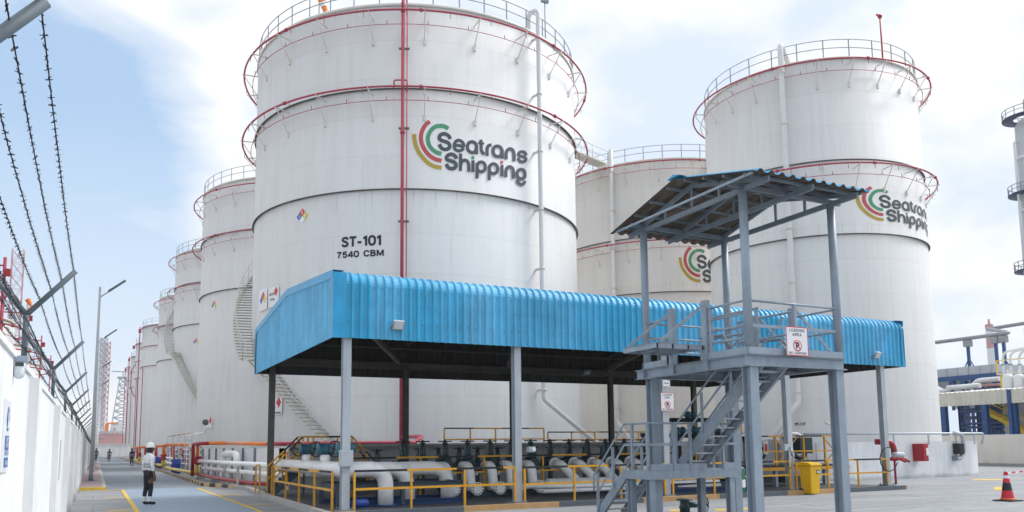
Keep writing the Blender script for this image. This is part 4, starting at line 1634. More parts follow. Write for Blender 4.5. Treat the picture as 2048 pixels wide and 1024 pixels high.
shell_board(C1, 10, 521, 582, 536, 618, 'white notice with a four colour diamond above the blue roof verge', 'four', None)
shell_board(C1, 10, 539, 576, 559, 611, 'white flammable notice with a red diamond above the blue roof verge', 'red', [('GASOLINE', -.16, .08, .5), ('TYPE', -.1, -.2, .45)])
shell_board(C1, 10, 541, 797, 566, 829, 'white flammable notice beside the foot of the spiral stair', 'red', [('OIL', -.25, .12, .3), ('TYPE', -.2, -.14, .4), ('No Smoking', .05, -.42, .7)])
shell_board((17.95, 77.4), 10, 411, 836, 426, 856, 'white flammable notice low on the second tank', 'red', [('OIL', -.2, .1, .4), ('TYPE', -.2, -.2, .4)])


def wall_box(c, w, d, h, m, label, cat='junction box', name='junction_box', dot=None):
    c = Vector(c)
    t = thing(name, c, label, cat)
    MB().box(c.x - w / 2, c.y - d / 2, c.z - h / 2, c.x + w / 2, c.y + d / 2, c.z + h / 2).build('case', m, t, bevel=.008)
    MB().box(c.x - w / 2 + .02, c.y - d / 2 - .008, c.z - h / 2 + .02, c.x + w / 2 - .02, c.y - d / 2 - .002, c.z + h / 2 - .02).build('cover', m, t)
    if dot:
        MB().cyl((c.x + dot, c.y - d / 2 - .05, c.z), (c.x + dot, c.y - d / 2 - .004, c.z), .05, 12).build('knob', 'sign_w', t)
    return t


wall_box(ony(692, 917, SY0 - .0) + Vector((0, .0, 0)), .32, .16, .40, 'grey_box', 'pale grey box on the left front column of the shelter')
wall_box(ony(1062, 899, SY0 + .1), .20, .16, .15, 'grey_box', 'small grey box with a round knob on the second front column', dot=.03)
wall_box(ony(1570, 895, SY0 + .0), .22, .16, .22, 'grey_box', 'grey switch box on the column behind the yellow bin')
c = ony(1582, 905, SY0 - .05)
t = thing('socket_outlet', c, 'grey plug sockets with a looped black cable beside the switch box', 'socket')
MB().tube([c + Vector((-.02, 0, .12)), c + Vector((0, -.06, -.02))], .05, 10).tube([c + Vector((.06, 0, .0)), c + Vector((.05, -.06, -.15))], .045, 10).build('socket_body', 'grey_box', t)
MB().tube([c + Vector((-.1 + .1 * cos(k * .5), -.03, -.12 + .32 * sin(k * .5) - .01 * k)) for k in range(14)], .012, 6).build('cable', 'rubber', t)

# ------------------------------------------------------------------ loading tower
XA, XB, YA, YL, ZP = 10.73, 13.1, 11.25, 14.4, 3.30
tw = thing('loading_tower', ((XA + XB) / 2, (YA + YL) / 2, 0), 'grey steel stair tower with platform and small corrugated roof in front of the blue shelter', 'loading tower')
POSTS = [(XA, YA), (XB, YA), (XA, YL), (XB, YL)]
for x, y in POSTS:
    o = MB().hsec((x + (.09 if x == XA else -.02), y + (.08 if y == YA else -.08), 0), (x + (.09 if x == XA else -.02), y + (.08 if y == YA else -.08), ZP - .225), .22, .2, .016).build('column', 'steel', tw)
    cx, cy = x + (.09 if x == XA else -.02), y + (.08 if y == YA else -.08)
    MB().box(cx - .18, cy - .18, 0, cx + .18, cy + .18, .025).build('base_plate', 'steel', o)
    MB().box(cx - .16, cy - .16, ZP - .224, cx + .16, cy + .16, ZP - .21).build('cap_plate', 'steel', o)
    MB().tube([(x + .04, y + .02, ZP), (x + .04, y + .02, 6.5)], .082, 16).build('roof_post', 'steel', tw)
mb = MB()
for (a, b) in (((XA - .1, YA, ZP - .11), (XB + .12, YA, ZP - .11)), ((XA - .1, YL, ZP - .11), (XB + .12, YL, ZP - .11))):
    MB().hsec(a, b, .2, .14, .012, (0, 0, 1)).build('platform_beam', 'steel', tw)
for x in (XA, XB):
    MB().hsec((x, YA + .075, ZP - .109), (x, YL + .35, ZP - .109), .2, .14, .012, (0, 0, 1)).build('platform_beam', 'steel', tw)
for y in (12.3, 13.3):
    MB().hsec((XA + .08, y, ZP - .12), (11.5, y, ZP - .12), .12, .1, .01, (0, 0, 1)).build('floor_joist', 'steel_d', tw)
    MB().hsec((12.45, y, ZP - .12), (XB - .08, y, ZP - .12), .12, .1, .01, (0, 0, 1)).build('floor_joist', 'steel_d', tw)
fl = MB()
fl.box(XA - .08, YA - .08, ZP - .004, XB + .08, 11.75, ZP + .004)
fl.box(XA - .08, 11.752, ZP - .004, 11.52, YL + .08, ZP + .004)
fl.box(12.46, 11.752, ZP - .004, XB + .08, YL + .08, ZP + .004)
fl.box(11.522, 13.5, ZP - .004, 12.458, YL + .08, ZP + .004)
fl.build('floor_plate', 'steel_d', tw)
for a, b in (((XA - .06, YA - .06), (XB + .06, YA - .06)), ((XA - .06, YL + .06), (XB + .06, YL + .06)), ((XA - .06, YA - .05), (XA - .06, 12.3)), ((XB + .06, YA - .05), (XB + .06, 12.3)), ((XA - .06, 13.6), (XA - .06, YL)), ((XB + .06, 13.6), (XB + .06, YL))):
    MB().bar((*a, ZP + .07), (*b, ZP + .07), .008, .13).build('toe_plate', 'steel', tw)


def rails(parent, pts, hs, r, name='guard_rail', m='steel', posts=(), pr=None, flat=()):
    """handrail along points, at the given heights, with posts at fractions"""
    mb = MB()
    for h in hs:
        p = [Vector(q) + Vector((0, 0, h)) for q in pts]
        if h in flat:
            for i in range(len(p) - 1):
                mb.bar(p[i], p[i + 1], .012, .06)
        else:
            mb.tube(p, r, 8)
    o = mb.build(name, m, parent)
    for q in posts:
        q = Vector(q)
        MB().bar(q, q + Vector((0, 0, max(hs))), pr or r * 2).build('rail_post', m, o)
    return o


rails(tw, [(XA, YA, ZP), (XB, YA, ZP)], (1.02, .55), .024, posts=[(11.95, YA, ZP)], flat=(.55,), pr=.06)
rails(tw, [(XA, YL, ZP), (XB, YL, ZP)], (1.02, .7, .4), .022, posts=[(11.5, YL, ZP), (12.3, YL, ZP)])
rails(tw, [(XA, YA, ZP), (XA, 12.33, ZP)], (1.02, .78, .55, .32), .022, posts=[(XA, 12.25, ZP)], pr=.06)
rails(tw, [(XB, YA, ZP), (XB, 12.3, ZP)], (1.0, .55), .022)
rails(tw, [(XA, 13.55, ZP), (XA, YL, ZP)], (1.0, .62), .022)
rails(tw, [(XB, 13.55, ZP), (XB, YL, ZP)], (1.0, .62), .022)
rails(tw, bend([(11.5, 11.75, ZP), (11.5, 13.4, ZP)], .1), (1.0, .55), .024, posts=[(11.5, 11.8, ZP), (11.5, 13.35, ZP)], pr=.05)
rails(tw, [(12.48, 11.75, ZP), (12.48, 13.4, ZP)], (1.0, .55), .024, posts=[(12.48, 11.8, ZP), (12.48, 13.35, ZP)], pr=.05)
MB().tube(bend([(11.0, 11.9, ZP + .05), (11.15, 12.4, ZP + .52), (11.2, 13.1, ZP + .55)], .1), .03, 8).build('gangway_lever', 'steel_d', tw)
MB().tube(bend([(12.7, 11.9, ZP + .05), (12.75, 12.4, ZP + .52), (12.75, 13.1, ZP + .55)], .1), .03, 8).build('gangway_lever', 'steel_d', tw)
# swing-down gangways on both sides
for sx, xh, xo in ((-1, XA, 9.49), (1, XB, 14.15)):
    gw = MB()
    ya, yb, z0, z1 = 12.4, 13.5, 3.50, 3.60
    gw.box(min(xh + sx * .08, xo), ya, z1 - .012, max(xh + sx * .08, xo), yb, z1)
    for y in (ya + .02, yb - .02, (ya + yb) / 2):
        gw.box(min(xh + sx * .08, xo), y - .02, z0, max(xh + sx * .08, xo), y + .02, z1 - .014)
    for f in (0.02, .33, .66, .98):
        x = xh + sx * .08 + (xo - xh - sx * .08) * f
        gw.box(x - .02, ya, z0 + .001, x + .02, yb, z1 - .016)
    g_ = gw.build('gangway', 'steel', tw)
    for y in (ya, yb - .03):
        MB().box(xh - .06, y - .07, ZP - .2, xh + .06, y + .07, 4.5).build('hinge_post', 'steel', tw)
        MB().bar((xh + sx * .05, y - .075, 4.44), (xo - sx * .05, y - .075, z1 + .02), .022, .055).cyl((xo - sx * .06, y - .11, z1 + .02), (xo - sx * .06, y - .05, z1 + .02), .03, 8).build('stay_bar', 'steel', g_)
    MB().bar((xh + sx * .1, yb - .02, z1 + .2), (xo - sx * .1, yb - .02, z1 + .02), .02, .05).build('kick_bar', 'steel', g_)
# lower landing and its stairs
LX0, LX1, LY0, LY1, ZL = 10.40, 12.84, 13.95, 14.85, 1.10
ld = MB().box(LX0, LY0, ZL - .19, LX1, LY0 + .05, ZL).box(LX0, LY1 - .05, ZL - .19, LX1, LY1, ZL).box(LX0, LY0 + .051, ZL - .19, LX0 + .05, LY1 - .051, ZL).box(LX1 - .05, LY0 + .051, ZL - .19, LX1, LY1 - .051, ZL).box(LX0 + .051, LY0 + .051, ZL - .02, LX1 - .051, LY1 - .051, ZL - .004)
ld.build('stair_landing', 'steel', tw)
for x, y in ((LX0 + .1, LY1 - .1), (LX1 - .16, LY0 + .1), (LX1 - .4, LY1 - .1), (LX0 + .1, LY0 + .12)):
    MB().hsec((x, y, 0), (x, y, ZL - .192), .15, .14, .012).build('landing_leg', 'steel', tw)
MB().bar((LX0 + .02, LY0 - .004, ZL + .07), (LX1 - .9, LY0 - .004, ZL + .07), .008, .13).bar((LX1 - .42, LY0 - .004, ZL + .07), (LX1, LY0 - .004, ZL + .07), .008, .13).build('toe_plate', 'steel', tw)


def stair(parent, x0, x1, yb, zb, yt, zt, n, name='stair_flight'):
    """straight flight between two plate stringers, running along Y"""
    yb_, yt_ = yb, yt
    for x in (x0, x1):
        s = MB()
        d = Vector((0, yt - yb, zt - zb)).normalized()
        s.bar((x, yb, zb - .02), (x, yt, zt - .04), .012, .22)
        for e in (-.104, .104):
            nrm = Vector((0, -d.z, d.y)) * e
            s.bar(Vector((x + (.03 if x == x0 else -.03), yb, zb - .02)) + nrm, Vector((x + (.03 if x == x0 else -.03), yt, zt - .04)) + nrm, .06, .012, up=(0, -d.z, d.y))
        s.build('stringer', 'steel', parent)
    for i in range(1, n):
        f = i / n
        y, z = yb + (yt - yb) * f, zb + (zt - zb) * f
        MB().box(x0 + .02, y - .12, z - .03, x1 - .02, y + .12, z).build('tread', 'rail_g', parent)


yt_u = onx(1495, 735, 11.67)
stair(tw, 11.62, 12.32, 14.62, ZL, 11.9, ZP - .02, 12)
stair(tw, LX0 + .03, LX0 + .78, 16.05, .02, LY1, ZL, 6)
for x in (11.60, 12.34):
    b, t_ = Vector((x, 14.62, ZL)), Vector((x, 11.9, ZP))
    pts = [b + Vector((0, .1, .45)), b + Vector((0, .1, .85)), t_ + Vector((0, 0, .9))] if x < 12 else [b + Vector((0, 0, .85)), t_ + Vector((0, 0, .9))]
    o = MB().tube(bend(pts, .05), .022, 8).bar(b + Vector((0, 0, .45)), t_ + Vector((0, 0, .48)), .012, .05).build('handrail', 'steel', tw)
    for f in (.03, .36, .7):
        p = b + (t_ - b) * f
        MB().bar(p, p + Vector((0, 0, .87)), .045).build('rail_post', 'steel', o)
for x in (LX0, LX0 + .8):
    b, t_ = Vector((x, 16.0, .05)), Vector((x, LY1, ZL))
    pts = [b + Vector((0, .12, .55)), b + Vector((0, .12, .9)), t_ + Vector((0, 0, 1.0))]
    o = MB().tube(bend(pts, .05), .022, 8).bar(b + Vector((0, 0, .45)), t_ + Vector((0, 0, .55)), .012, .05).build('handrail', 'steel', tw)
    for f in (.04, .6):
        p = b + (t_ - b) * f
        MB().bar(p, p + Vector((0, 0, .92)), .05).build('rail_post', 'steel', o)
rails(tw, [(LX0, LY1, ZL), (LX0, LY0, ZL), (11.55, LY0, ZL)], (1.0, .55), .022, posts=[(LX0, 14.55, ZL), (LX0, 14.0, ZL), (11.05, LY0, ZL), (11.5, LY0, ZL)], pr=.055, flat=(.55,))
rails(tw, [(12.4, LY0, ZL), (LX1, LY0, ZL), (LX1, LY1, ZL)], (1.0, .55), .022, posts=[(12.42, LY0, ZL), (LX1, LY1 - .1, ZL)], pr=.055, flat=(.55,))
# roof
RX0, RX1, RYN, RYR, RYF, RZE, RZR = 10.30, 13.32, 10.48, 12.72, 15.05, 6.53, 7.06
rp_ = rib_profile(RX1 - RX0, .265, .09, .05, .055)
for nm, ya, za, yb, zb in (('roof_sheet', RYN, RZE, RYR, RZR), ('roof_sheet', RYF, RZE - .06, RYR, RZR)):
    mb = MB()
    nrm = Vector((0, -(zb - za), yb - ya)).normalized()
    if nrm.z < 0:
        nrm = -nrm
    k = 6
    rows = [[Vector((RX0 + s, ya + (yb - ya) * i / k, za + (zb - za) * i / k)) + nrm * h for i in range(k + 1)] for s, h in rp_]
    mb.sheet(rows, 0)
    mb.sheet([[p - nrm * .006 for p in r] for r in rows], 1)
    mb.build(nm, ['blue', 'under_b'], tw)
MB().prism([(RX0 - .01, RYR - .2, RZR + .02), (RX0 - .01, RYR, RZR + .075), (RX0 - .01, RYR + .2, RZR + .02)], (RX1 - RX0 + .02, 0, 0)).build('ridge_cap', 'blue', tw)
for x in (XA + .04, 11.9, XB):
    ch = MB()
    ch.bar((x, RYN + .12, 6.47), (x, RYF - .1, 6.43), .06, .1).build('truss_chord', 'steel_d', tw)
    MB().bar((x, RYN + .1, RZE - .05), (x, RYR, RZR - .09), .05, .09).bar((x, RYR, RZR - .09), (x, RYF - .1, RZE - .12), .05, .09).build('truss_rafter', 'steel_d', tw)
    for y in (11.9, RYR, 13.6):
        zt = RZE + (RZR - RZE) * (1 - abs(y - RYR) / 2.3) - .1
        MB().bar((x, y, 6.45), (x, y, zt), .045, .045).build('truss_web', 'steel_d', tw)
for xx in (RX0 + .08, RX1 - .08):
    MB().bar((xx, RYN + .1, RZE + .0), (xx, RYF - .15, RZE - .05), .035, .045).build('eave_tie', 'steel', tw)
for y in (YA, YL):
    MB().bar((XA - .3, y + .02, 6.52), (XB + .3, y + .02, 6.52), .07, .09).build('cross_beam', 'steel_d', tw)
for i in range(8):
    f = (i % 4 + .5) / 4
    y = RYN + (RYR - RYN) * f if i < 4 else RYF + (RYR - RYF) * f
    z = RZE + (RZR - RZE) * f - .045
    MB().bar((RX0 + .05, y, z), (RX1 - .05, y, z), .045, .05).build('purlin', 'steel_d', tw)


# ------------------------------------------------------------------ valves
def handwheel(mb, c, r, axis=(0, 0, 1), t=.018):
    c, axis = Vector(c), Vector(axis)
    mb.torus(c, r, t, 28, 6, axis=axis)
    q = Vector((0, 0, 1)).rotation_difference(axis).to_matrix()
    for k in range(5):
        a = 2 * pi * k / 5
        mb.tube([c, c + q @ Vector((r * cos(a), r * sin(a), 0))], t * .8, 6)
    mb.cyl(c - axis * .03, c + axis * .05, .035, 10)


def gate_valve(loc, s, label, group, pipe=True):
    """upright gate valve; loc is the pad point under it, pipe axis along Y at 0.95*s"""
    t = thing('gate_valve', loc, label, 'valve', group)
    L = Vector(loc)
    zc = L.z + .95 * s
    b = MB()
    b.lathe([(.02, -.24 * s), (.12 * s, -.23 * s), (.19 * s, -.12 * s), (.205 * s, 0), (.185 * s, .12 * s), (.15 * s, .2 * s), (.2 * s, .205 * s), (.2 * s, .25 * s), (.06 * s, .255 * s)], (L.x, L.y, zc), 20)
    for sg in (-1, 1):
        b.cyl((L.x, L.y + sg * .12 * s, zc), (L.x, L.y + sg * .26 * s, zc), .13 * s, 16)
        b.cyl((L.x, L.y + sg * .22 * s, zc), (L.x, L.y + sg * .27 * s, zc), .21 * s, 20)
    b.build('body', 'valve', t)
    y = MB()
    z0, z1 = zc + .25 * s, zc + .72 * s
    for sg in (-1, 1):
        y.bar((L.x + sg * .10 * s, L.y, z0), (L.x + sg * .055 * s, L.y, z1), .045 * s, .09 * s, up=(0, 1, 0))
    y.cyl((L.x, L.y, z1 - .05 * s), (L.x, L.y, z1 + .03 * s), .085 * s, 12).cyl((L.x, L.y, z0), (L.x, L.y, z0 + .12 * s), .06 * s, 12).cyl((L.x, L.y, z0), (L.x, L.y, z1 + .12 * s), .02 * s, 8)
    y.build('yoke', 'valve', t)
    w = MB()
    handwheel(w, (L.x, L.y, z1 + .06 * s), .21 * s)
    w.build('handwheel', 'black', t)
    w = MB()
    handwheel(w, (L.x - .3 * s, L.y + .05, zc + .02), .16 * s, (-1, .3, 0), .014)
    w.build('bypass_wheel', 'black', t)
    MB().bar((L.x, L.y, L.z), (L.x, L.y, zc - .2 * s), .10, .14).build('pipe_stand', 'skid', t)
    return t


ORD = 'first second third fourth fifth sixth seventh eighth ninth tenth eleventh twelfth thirteenth fourteenth fifteenth sixteenth'.split()
VG = 'gate valves of the manifold'
vx = [8.49, 9.14, 9.9, 10.68, 11.49, 12.25, 13.0, 13.75, 14.5, 15.25, 16.0, 16.8, 17.6, 18.4]
vlab = 'dark green gate valve in the front row under the blue shelter roof'
v0 = gate_valve((vx[0], 24, .09), 1.0, 'tall dark green gate valve, leftmost full sized one of the front row', VG)
for k, x in enumerate(vx[1:]):
    copy_tree(v0, None, (x, 24, .09), 0, 'tall dark green gate valve, %s from the left in the front row' % ORD[k + 1])
v1 = gate_valve((7.85, 24.6, .09), .85, 'smaller dark green gate valve at the left end of the front valve row', VG)
s0 = gate_valve((10.3, 27.4, .09), .86, 'smaller dark green gate valve, leftmost of the back row', 'back row valves of the manifold')
for k in range(1, 12):
    copy_tree(s0, None, (10.3 + .78 * k, 27.4 + .1 * (k % 2), .09), 0, 'smaller dark green gate valve, %s from the left in the back row' % ORD[k])


def elbow_tee(loc, label):
    """white elbow dropping from a valve to a blind-flanged stub facing the yard"""
    L = Vector(loc)
    t = thing('pipe_elbow', L, label, 'pipe', 'white elbows with blind flanges')
    zc = .09 + .95
    MB().tube(bend([(L.x, 23.73, zc), (L.x, 23.2, zc), (L.x + .02, 23.1, .40), (L.x + .02, 23.1, .34)], .26, 8), .15, 18).build('elbow', 'white_pipe', t)
    MB().tube([(L.x + .02, 23.28, .37), (L.x + .02, 22.68, .37)], .15, 18).build('stub', 'white_pipe', t)
    f = MB().cyl((L.x + .02, 22.60, .37), (L.x + .02, 22.67, .37), .20, 28)
    for sg in range(12):
        a = 2 * pi * (sg + .5) / 12
        f.cyl((L.x + .02 + .165 * cos(a), 22.575, .37 + .165 * sin(a)), (L.x + .02 + .165 * cos(a), 22.599, .37 + .165 * sin(a)), .02, 6, 1)
    f.build('blind_flange', ['white_pipe', 'black'], t)
    v = MB().ball((L.x + .25, 23.2, .8), .06).cyl((L.x + .1, 23.2, .8), (L.x + .25, 23.2, .8), .03, 8)
    v.build('drain_cock', 'grey_box', t)
    MB().box(L.x - .06, 22.9, .09, L.x + .14, 23.2, .27).build('pipe_shoe', 'skid', t)
    return t


ex_ = [ony(u, 925, 23.2).x for u in (893, 938, 983, 1020, 1062)]
e0 = elbow_tee((ex_[0], 23.2, .09), 'white elbow with round bolted blind flange, leftmost of the five')
for k, x in enumerate(ex_[1:]):
    copy_tree(e0, None, (x, 23.2, .09), 0, 'white elbow with round bolted blind flange, %s of the five from the left' % ORD[k + 1])
# slanting legs to the low header, right of the second column
for i, x in enumerate(vx[7:12]):
    L = Vector((x, 23.2, .09))
    t = thing('slanting_pipe', L, 'white pipe slanting down to the low header, %s of five from the left' % ORD[i], 'pipe', 'white slanting valve legs')
    MB().tube(bend([(x, 23.73, 1.04), (x, 23.3, 1.04), (x + .45, 22.9, .42)], .2, 6), .145, 16).build('leg_pipe', 'white_pipe', t)
    MB().cyl((x, 23.69, 1.04), (x, 23.735, 1.04), .21, 20).build('flange', 'white_pipe', t)
t = thing('header_pipe', (15.5, 22.6, .09), 'long low white header pipe lying behind the yellow rail', 'pipe')
MB().tube([(13.0, 22.9, .42), (19.8, 22.9, .42)], .17, 18).build('pipe_run', 'white_pipe', t)
for x in (16.2, 18.2):
    MB().cyl((x - .03, 22.9, .42), (x + .03, 22.9, .42), .26, 20).build('flange', 'white_pipe', t)
t = thing('low_pipe', (13, 21.8, .09), 'thin white pipe running low across the skid frames', 'pipe')
MB().tube(bend([(11.6, 22.2, .42), (13.0, 21.6, .40), (18.8, 21.4, .38)], .3), .075, 12).build('pipe_run', 'white_pipe', t)
MB().tube([(11.9, 21.2, .30), (18.5, 21.0, .30)], .06, 10).build('pipe_run', 'white_pipe', t)
# pump-like teal couplings lower right
for i, x in enumerate((15.95, 18.0, 18.6)):
    t = thing('hose_coupling', (x, 22.2, .09), ['teal hose coupling seen just left of the stair landing', 'left one of two teal hose couplings under the landing', 'right one of two teal hose couplings under the landing'][i], 'coupling', 'teal couplings')
    mb = MB().lathe([(.02, -.2), (.15, -.2), (.15, -.14), (.11, -.12), (.14, 0), (.11, .12), (.16, .14), (.16, .2), (.02, .2)], (x, 22.2, .62), 16, axis=(1, 0, 0))
    mb.build('body', 'valve_b', t)
    MB().cyl((x, 22.2, .09), (x, 22.2, .5), .05, 8).build('pipe_stand', 'skid', t)
# three big supply pipes at the left end
PG = 'big white elbow pipes at the left end'
for i, (pts, lab) in enumerate((
        ([(5.78, 28.6, 1.08), (5.78, 21.0, 1.08), (6.95, 21.0, 1.08), (6.95, 21.0, .10)], 'big white pipe coming past the yellow stair, its elbow nearest the left column'),
        ([(5.9, 21.9, 1.03), (7.86, 21.8, 1.06), (7.86, 21.8, .10)], 'big white elbow pipe between two others at the left end of the pad'),
        ([(6.2, 22.7, 1.00), (9.40, 22.6, 1.04), (9.40, 22.6, .10)], 'big white elbow pipe reaching farthest right of the three'))):
    t = thing('supply_pipe', (pts[-1][0], pts[-1][1], .09), lab, 'pipe', PG)
    MB().tube(bend(pts, .62, 12, .49 if i == 0 else .85), .205, 22).build('pipe_run', 'white_pipe', t)
    p = Vector(pts[-1])
    MB().cyl((p.x, p.y, .092), (p.x, p.y, .14), .32, 24).build('flange', 'navy', t)
MB_ = None
for i, (u, lab) in enumerate(((613, 'teal valve with a black wheel on the white pipe beside the yellow stair'), (650, 'teal valve on the white pipe nearer the left column'), (690, 'teal valve half hidden behind the left column'))):
    p = onx(u, 936, 5.78)
    t = thing('stub_valve', (5.78, p.y, 1.26), lab, 'valve', 'teal valves on the big white pipe')
    MB().cyl((5.78, p.y, 1.24), (5.78, p.y, 1.46), .14, 16).build('stub', 'white_pipe', t)
    MB().lathe([(.02, -.22), (.17, -.22), (.17, -.16), (.13, -.14), (.17, 0), (.13, .14), (.17, .16), (.17, .22), (.02, .22)], (5.78, p.y, 1.62), 18, axis=(1, 0, 0)).build('body', 'valve_b', t)
    w = MB()
    handwheel(w, (5.62, p.y + .42, 1.62), .21, (-.35, 1, 0), .017)
    w.tube([(5.62, p.y + .42, 1.62), (5.78, p.y, 1.62)], .022, 6)
    w.build('handwheel', 'black', t)
# skid frames under the pipes
for i, (x0, x1, y0, y1, z, lab) in enumerate(((5.7, 9.3, 21.2, 22.9, .62, 'blue grey steel skid under the big white pipes'), (10.2, 14.6, 22.95, 24.4, .20, 'blue grey skid under the blind flanged elbows'), (14.9, 20.0, 21.0, 23.6, .30, 'blue grey skid under the low header pipe'))):
    t = thing('pipe_skid', ((x0 + x1) / 2, (y0 + y1) / 2, .09), lab, 'skid', 'pipe skids on the pad')
    for y in (y0, y1):
        MB().hsec((x0, y, z), (x1, y, z), .18, .12, .012, (0, 0, 1)).build('long_beam', 'skid', t)
        if z > .25:
            MB().hsec((x0, y, .165), (x1, y, .165), .14, .12, .012, (0, 0, 1)).build('base_beam', 'navy', t)
    n = int((x1 - x0) / 1.4)
    for k in range(n + 1):
        x = x0 + (x1 - x0) * k / n
        MB().hsec((x, y0 + .07, z), (x, y1 - .07, z), .14, .1, .01, (0, 0, 1)).build('cross_beam', 'skid', t)
        for y in (y0, y1):
            if z > .3:
                MB().hsec((x, y, .091), (x, y, z - .09), .1, .1, .01).build('leg', 'skid', t)
t = thing('blue_pump', (6.0, 20.3, .09), 'small blue pump lying at the foot of the left front column', 'pump')
MB().lathe([(.02, -.22), (.1, -.22), (.12, -.1), (.12, .15), (.09, .2), (.02, .22)], (6.15, 20.6, .22), 14, axis=(1, .2, 0)).build('motor', 'drum', t)
MB().box(5.95, 20.45, .09, 6.35, 20.75, .12).build('base', 'skid', t)


# ------------------------------------------------------------------ yellow guard rails
def guard(pts, zs, label, step=1.65, m='yellow', top='rail_stripe', z0=.1, group='yellow guard rails', hide=()):
    pts = [Vector(p) for p in pts]
    t = thing('guard_rail', (pts[0].x, pts[0].y, z0), label, 'guard rail', group)
    for i in range(len(pts) - 1):
        a, b = pts[i], pts[i + 1]
        along_y = abs(b.y - a.y) > abs(b.x - a.x)
        for k, z in enumerate(zs):
            tm = (top if not along_y else 'rail_stripe_y') if k == 0 else m
            MB().bar((a.x, a.y, z), (b.x, b.y, z), .035, .055).build('top_rail' if k == 0 else 'mid_rail', tm, t)
        n = max(1, round((b - a).length / step))
        for k in range(n + 1):
            if i > 0 and k == 0:
                continue
            p = a + (b - a) * (k / n)
            MB().bar((p.x, p.y, z0), (p.x, p.y, zs[0] - .03), .05, .05).build('post', m, t)
    return t


guard([(5.15, 30.2, 0), (5.15, 29.4, 0)], (1.07, .6), 'short yellow guard rail left of the crossover stair', 1.0)
guard([(5.18, 27.0, 0), (5.18, 19.75, 0)], (1.06, .62), 'yellow guard rail along the left side of the pad', 1.75)
guard([(5.65, 19.47, 0), (10.05, 19.47, 0)], (1.08, .64), 'front yellow guard rail between the first two columns', 1.55)
guard([(10.35, 19.47, 0), (15.05, 19.47, 0)], (1.07, .62), 'front yellow guard rail between the second and third columns', 1.75)
guard([(15.35, 19.47, 0), (20.1, 19.47, 0)], (1.06, .62), 'front yellow guard rail behind the loading tower', 1.6)
guard([(20.4, 19.47, 0), (24.75, 19.47, 0)], (1.06, .60), 'front yellow guard rail behind the yellow bin', 1.45)
guard([(6.7, 23.35, 0), (19.5, 23.35, 0)], (1.34, .85), 'inner yellow guard rail in front of the valve row', 2.0)
guard([(13.0, 31.6, 0), (17.8, 31.6, 0)], (2.42, 1.95), 'yellow and black rail on top of the grey bund wall', 1.2, z0=1.79)
guard([(18.0, 31.6, 0), (24.2, 31.6, 0)], (2.25, 1.9), 'lower yellow rail on the grey bund wall towards the right', 1.2, z0=1.79)

# yellow crossover stair at the left end
cs = thing('crossover_stair', (6.4, 28.2, .09), 'yellow railed crossover stair at the left end of the pad', 'stair')
fx0, tx0, tx1, fx1, yN, yF, zt = 5.25, 6.25, 7.95, 8.9, 27.75, 28.55, 1.02
MB().box(tx0, yN, zt - .06, tx1, yF, zt).build('top_deck', 'black', cs)
for y in (yN, yF):
    MB().bar((fx0, y, .12), (tx0, y, zt - .03), .012, .2).build('stringer', 'skid', cs)
    MB().bar((fx1, y, .12), (tx1, y, zt - .03), .012, .2).build('stringer', 'skid', cs)
    for x in (tx0 + .05, tx1 - .05):
        MB().bar((x, y, .09), (x, y, zt - .061), .06).build('leg', 'skid', cs)
    top_ = bend([(fx0 - .05, y, .75), (fx0, y, 1.05), (tx0, y, zt + 1.02), (tx1, y, zt + 1.02), (fx1, y, 1.05), (fx1 + .05, y, .75)], .08)
    for i, (a, b, m) in enumerate((((fx0, y, 1.05), (tx0 - .45, y, zt + .55), 'yellow'), ((tx0 - .45, y, zt + .55), (tx0, y, zt + 1.02), 'black'), ((tx0, y, zt + 1.02), (tx0 + .85, y, zt + 1.02), 'yellow'), ((tx0 + .85, y, zt + 1.02), (tx1, y, zt + 1.02), 'black'), ((tx1, y, zt + 1.02), (tx1 + .5, y, zt + .5), 'yellow'), ((tx1 + .5, y, zt + .5), (fx1, y, 1.05), 'black'))):
        MB().bar(a, b, .045, .05).build('handrail', m, cs)
    MB().bar((fx0, y, .60), (tx0, y, zt + .52), .04, .045).build('mid_rail', 'yellow', cs)
    MB().bar((tx0, y, zt + .5), (tx1, y, zt + .5), .04, .045).build('mid_rail', 'yellow', cs)
    MB().bar((tx1, y, zt + .52), (fx1, y, .60), .04, .045).build('mid_rail', 'yellow', cs)
    for x, z0, z1 in ((fx0, .15, 1.05), (fx0 + .5, .55, 1.53), (tx0, zt, zt + 1.02), (tx0 + .35, zt, zt + 1.02), (tx1 - .3, zt, zt + 1.02), (tx1, zt, zt + 1.02), (fx1 - .4, .5, 1.45), (fx1, .15, 1.05)):
        MB().bar((x, y, z0), (x, y, z1), .045, .055).build('rail_post', 'yellow', cs)
for i in range(1, 5):
    for xa, xb in ((fx0, tx0), (fx1, tx1)):
        x, z = xa + (xb - xa) * i / 5, .12 + (zt - .12) * i / 5
        MB().box(x - .12, yN + .01, z - .03, x + .12, yF - .01, z).build('tread', 'black', cs)

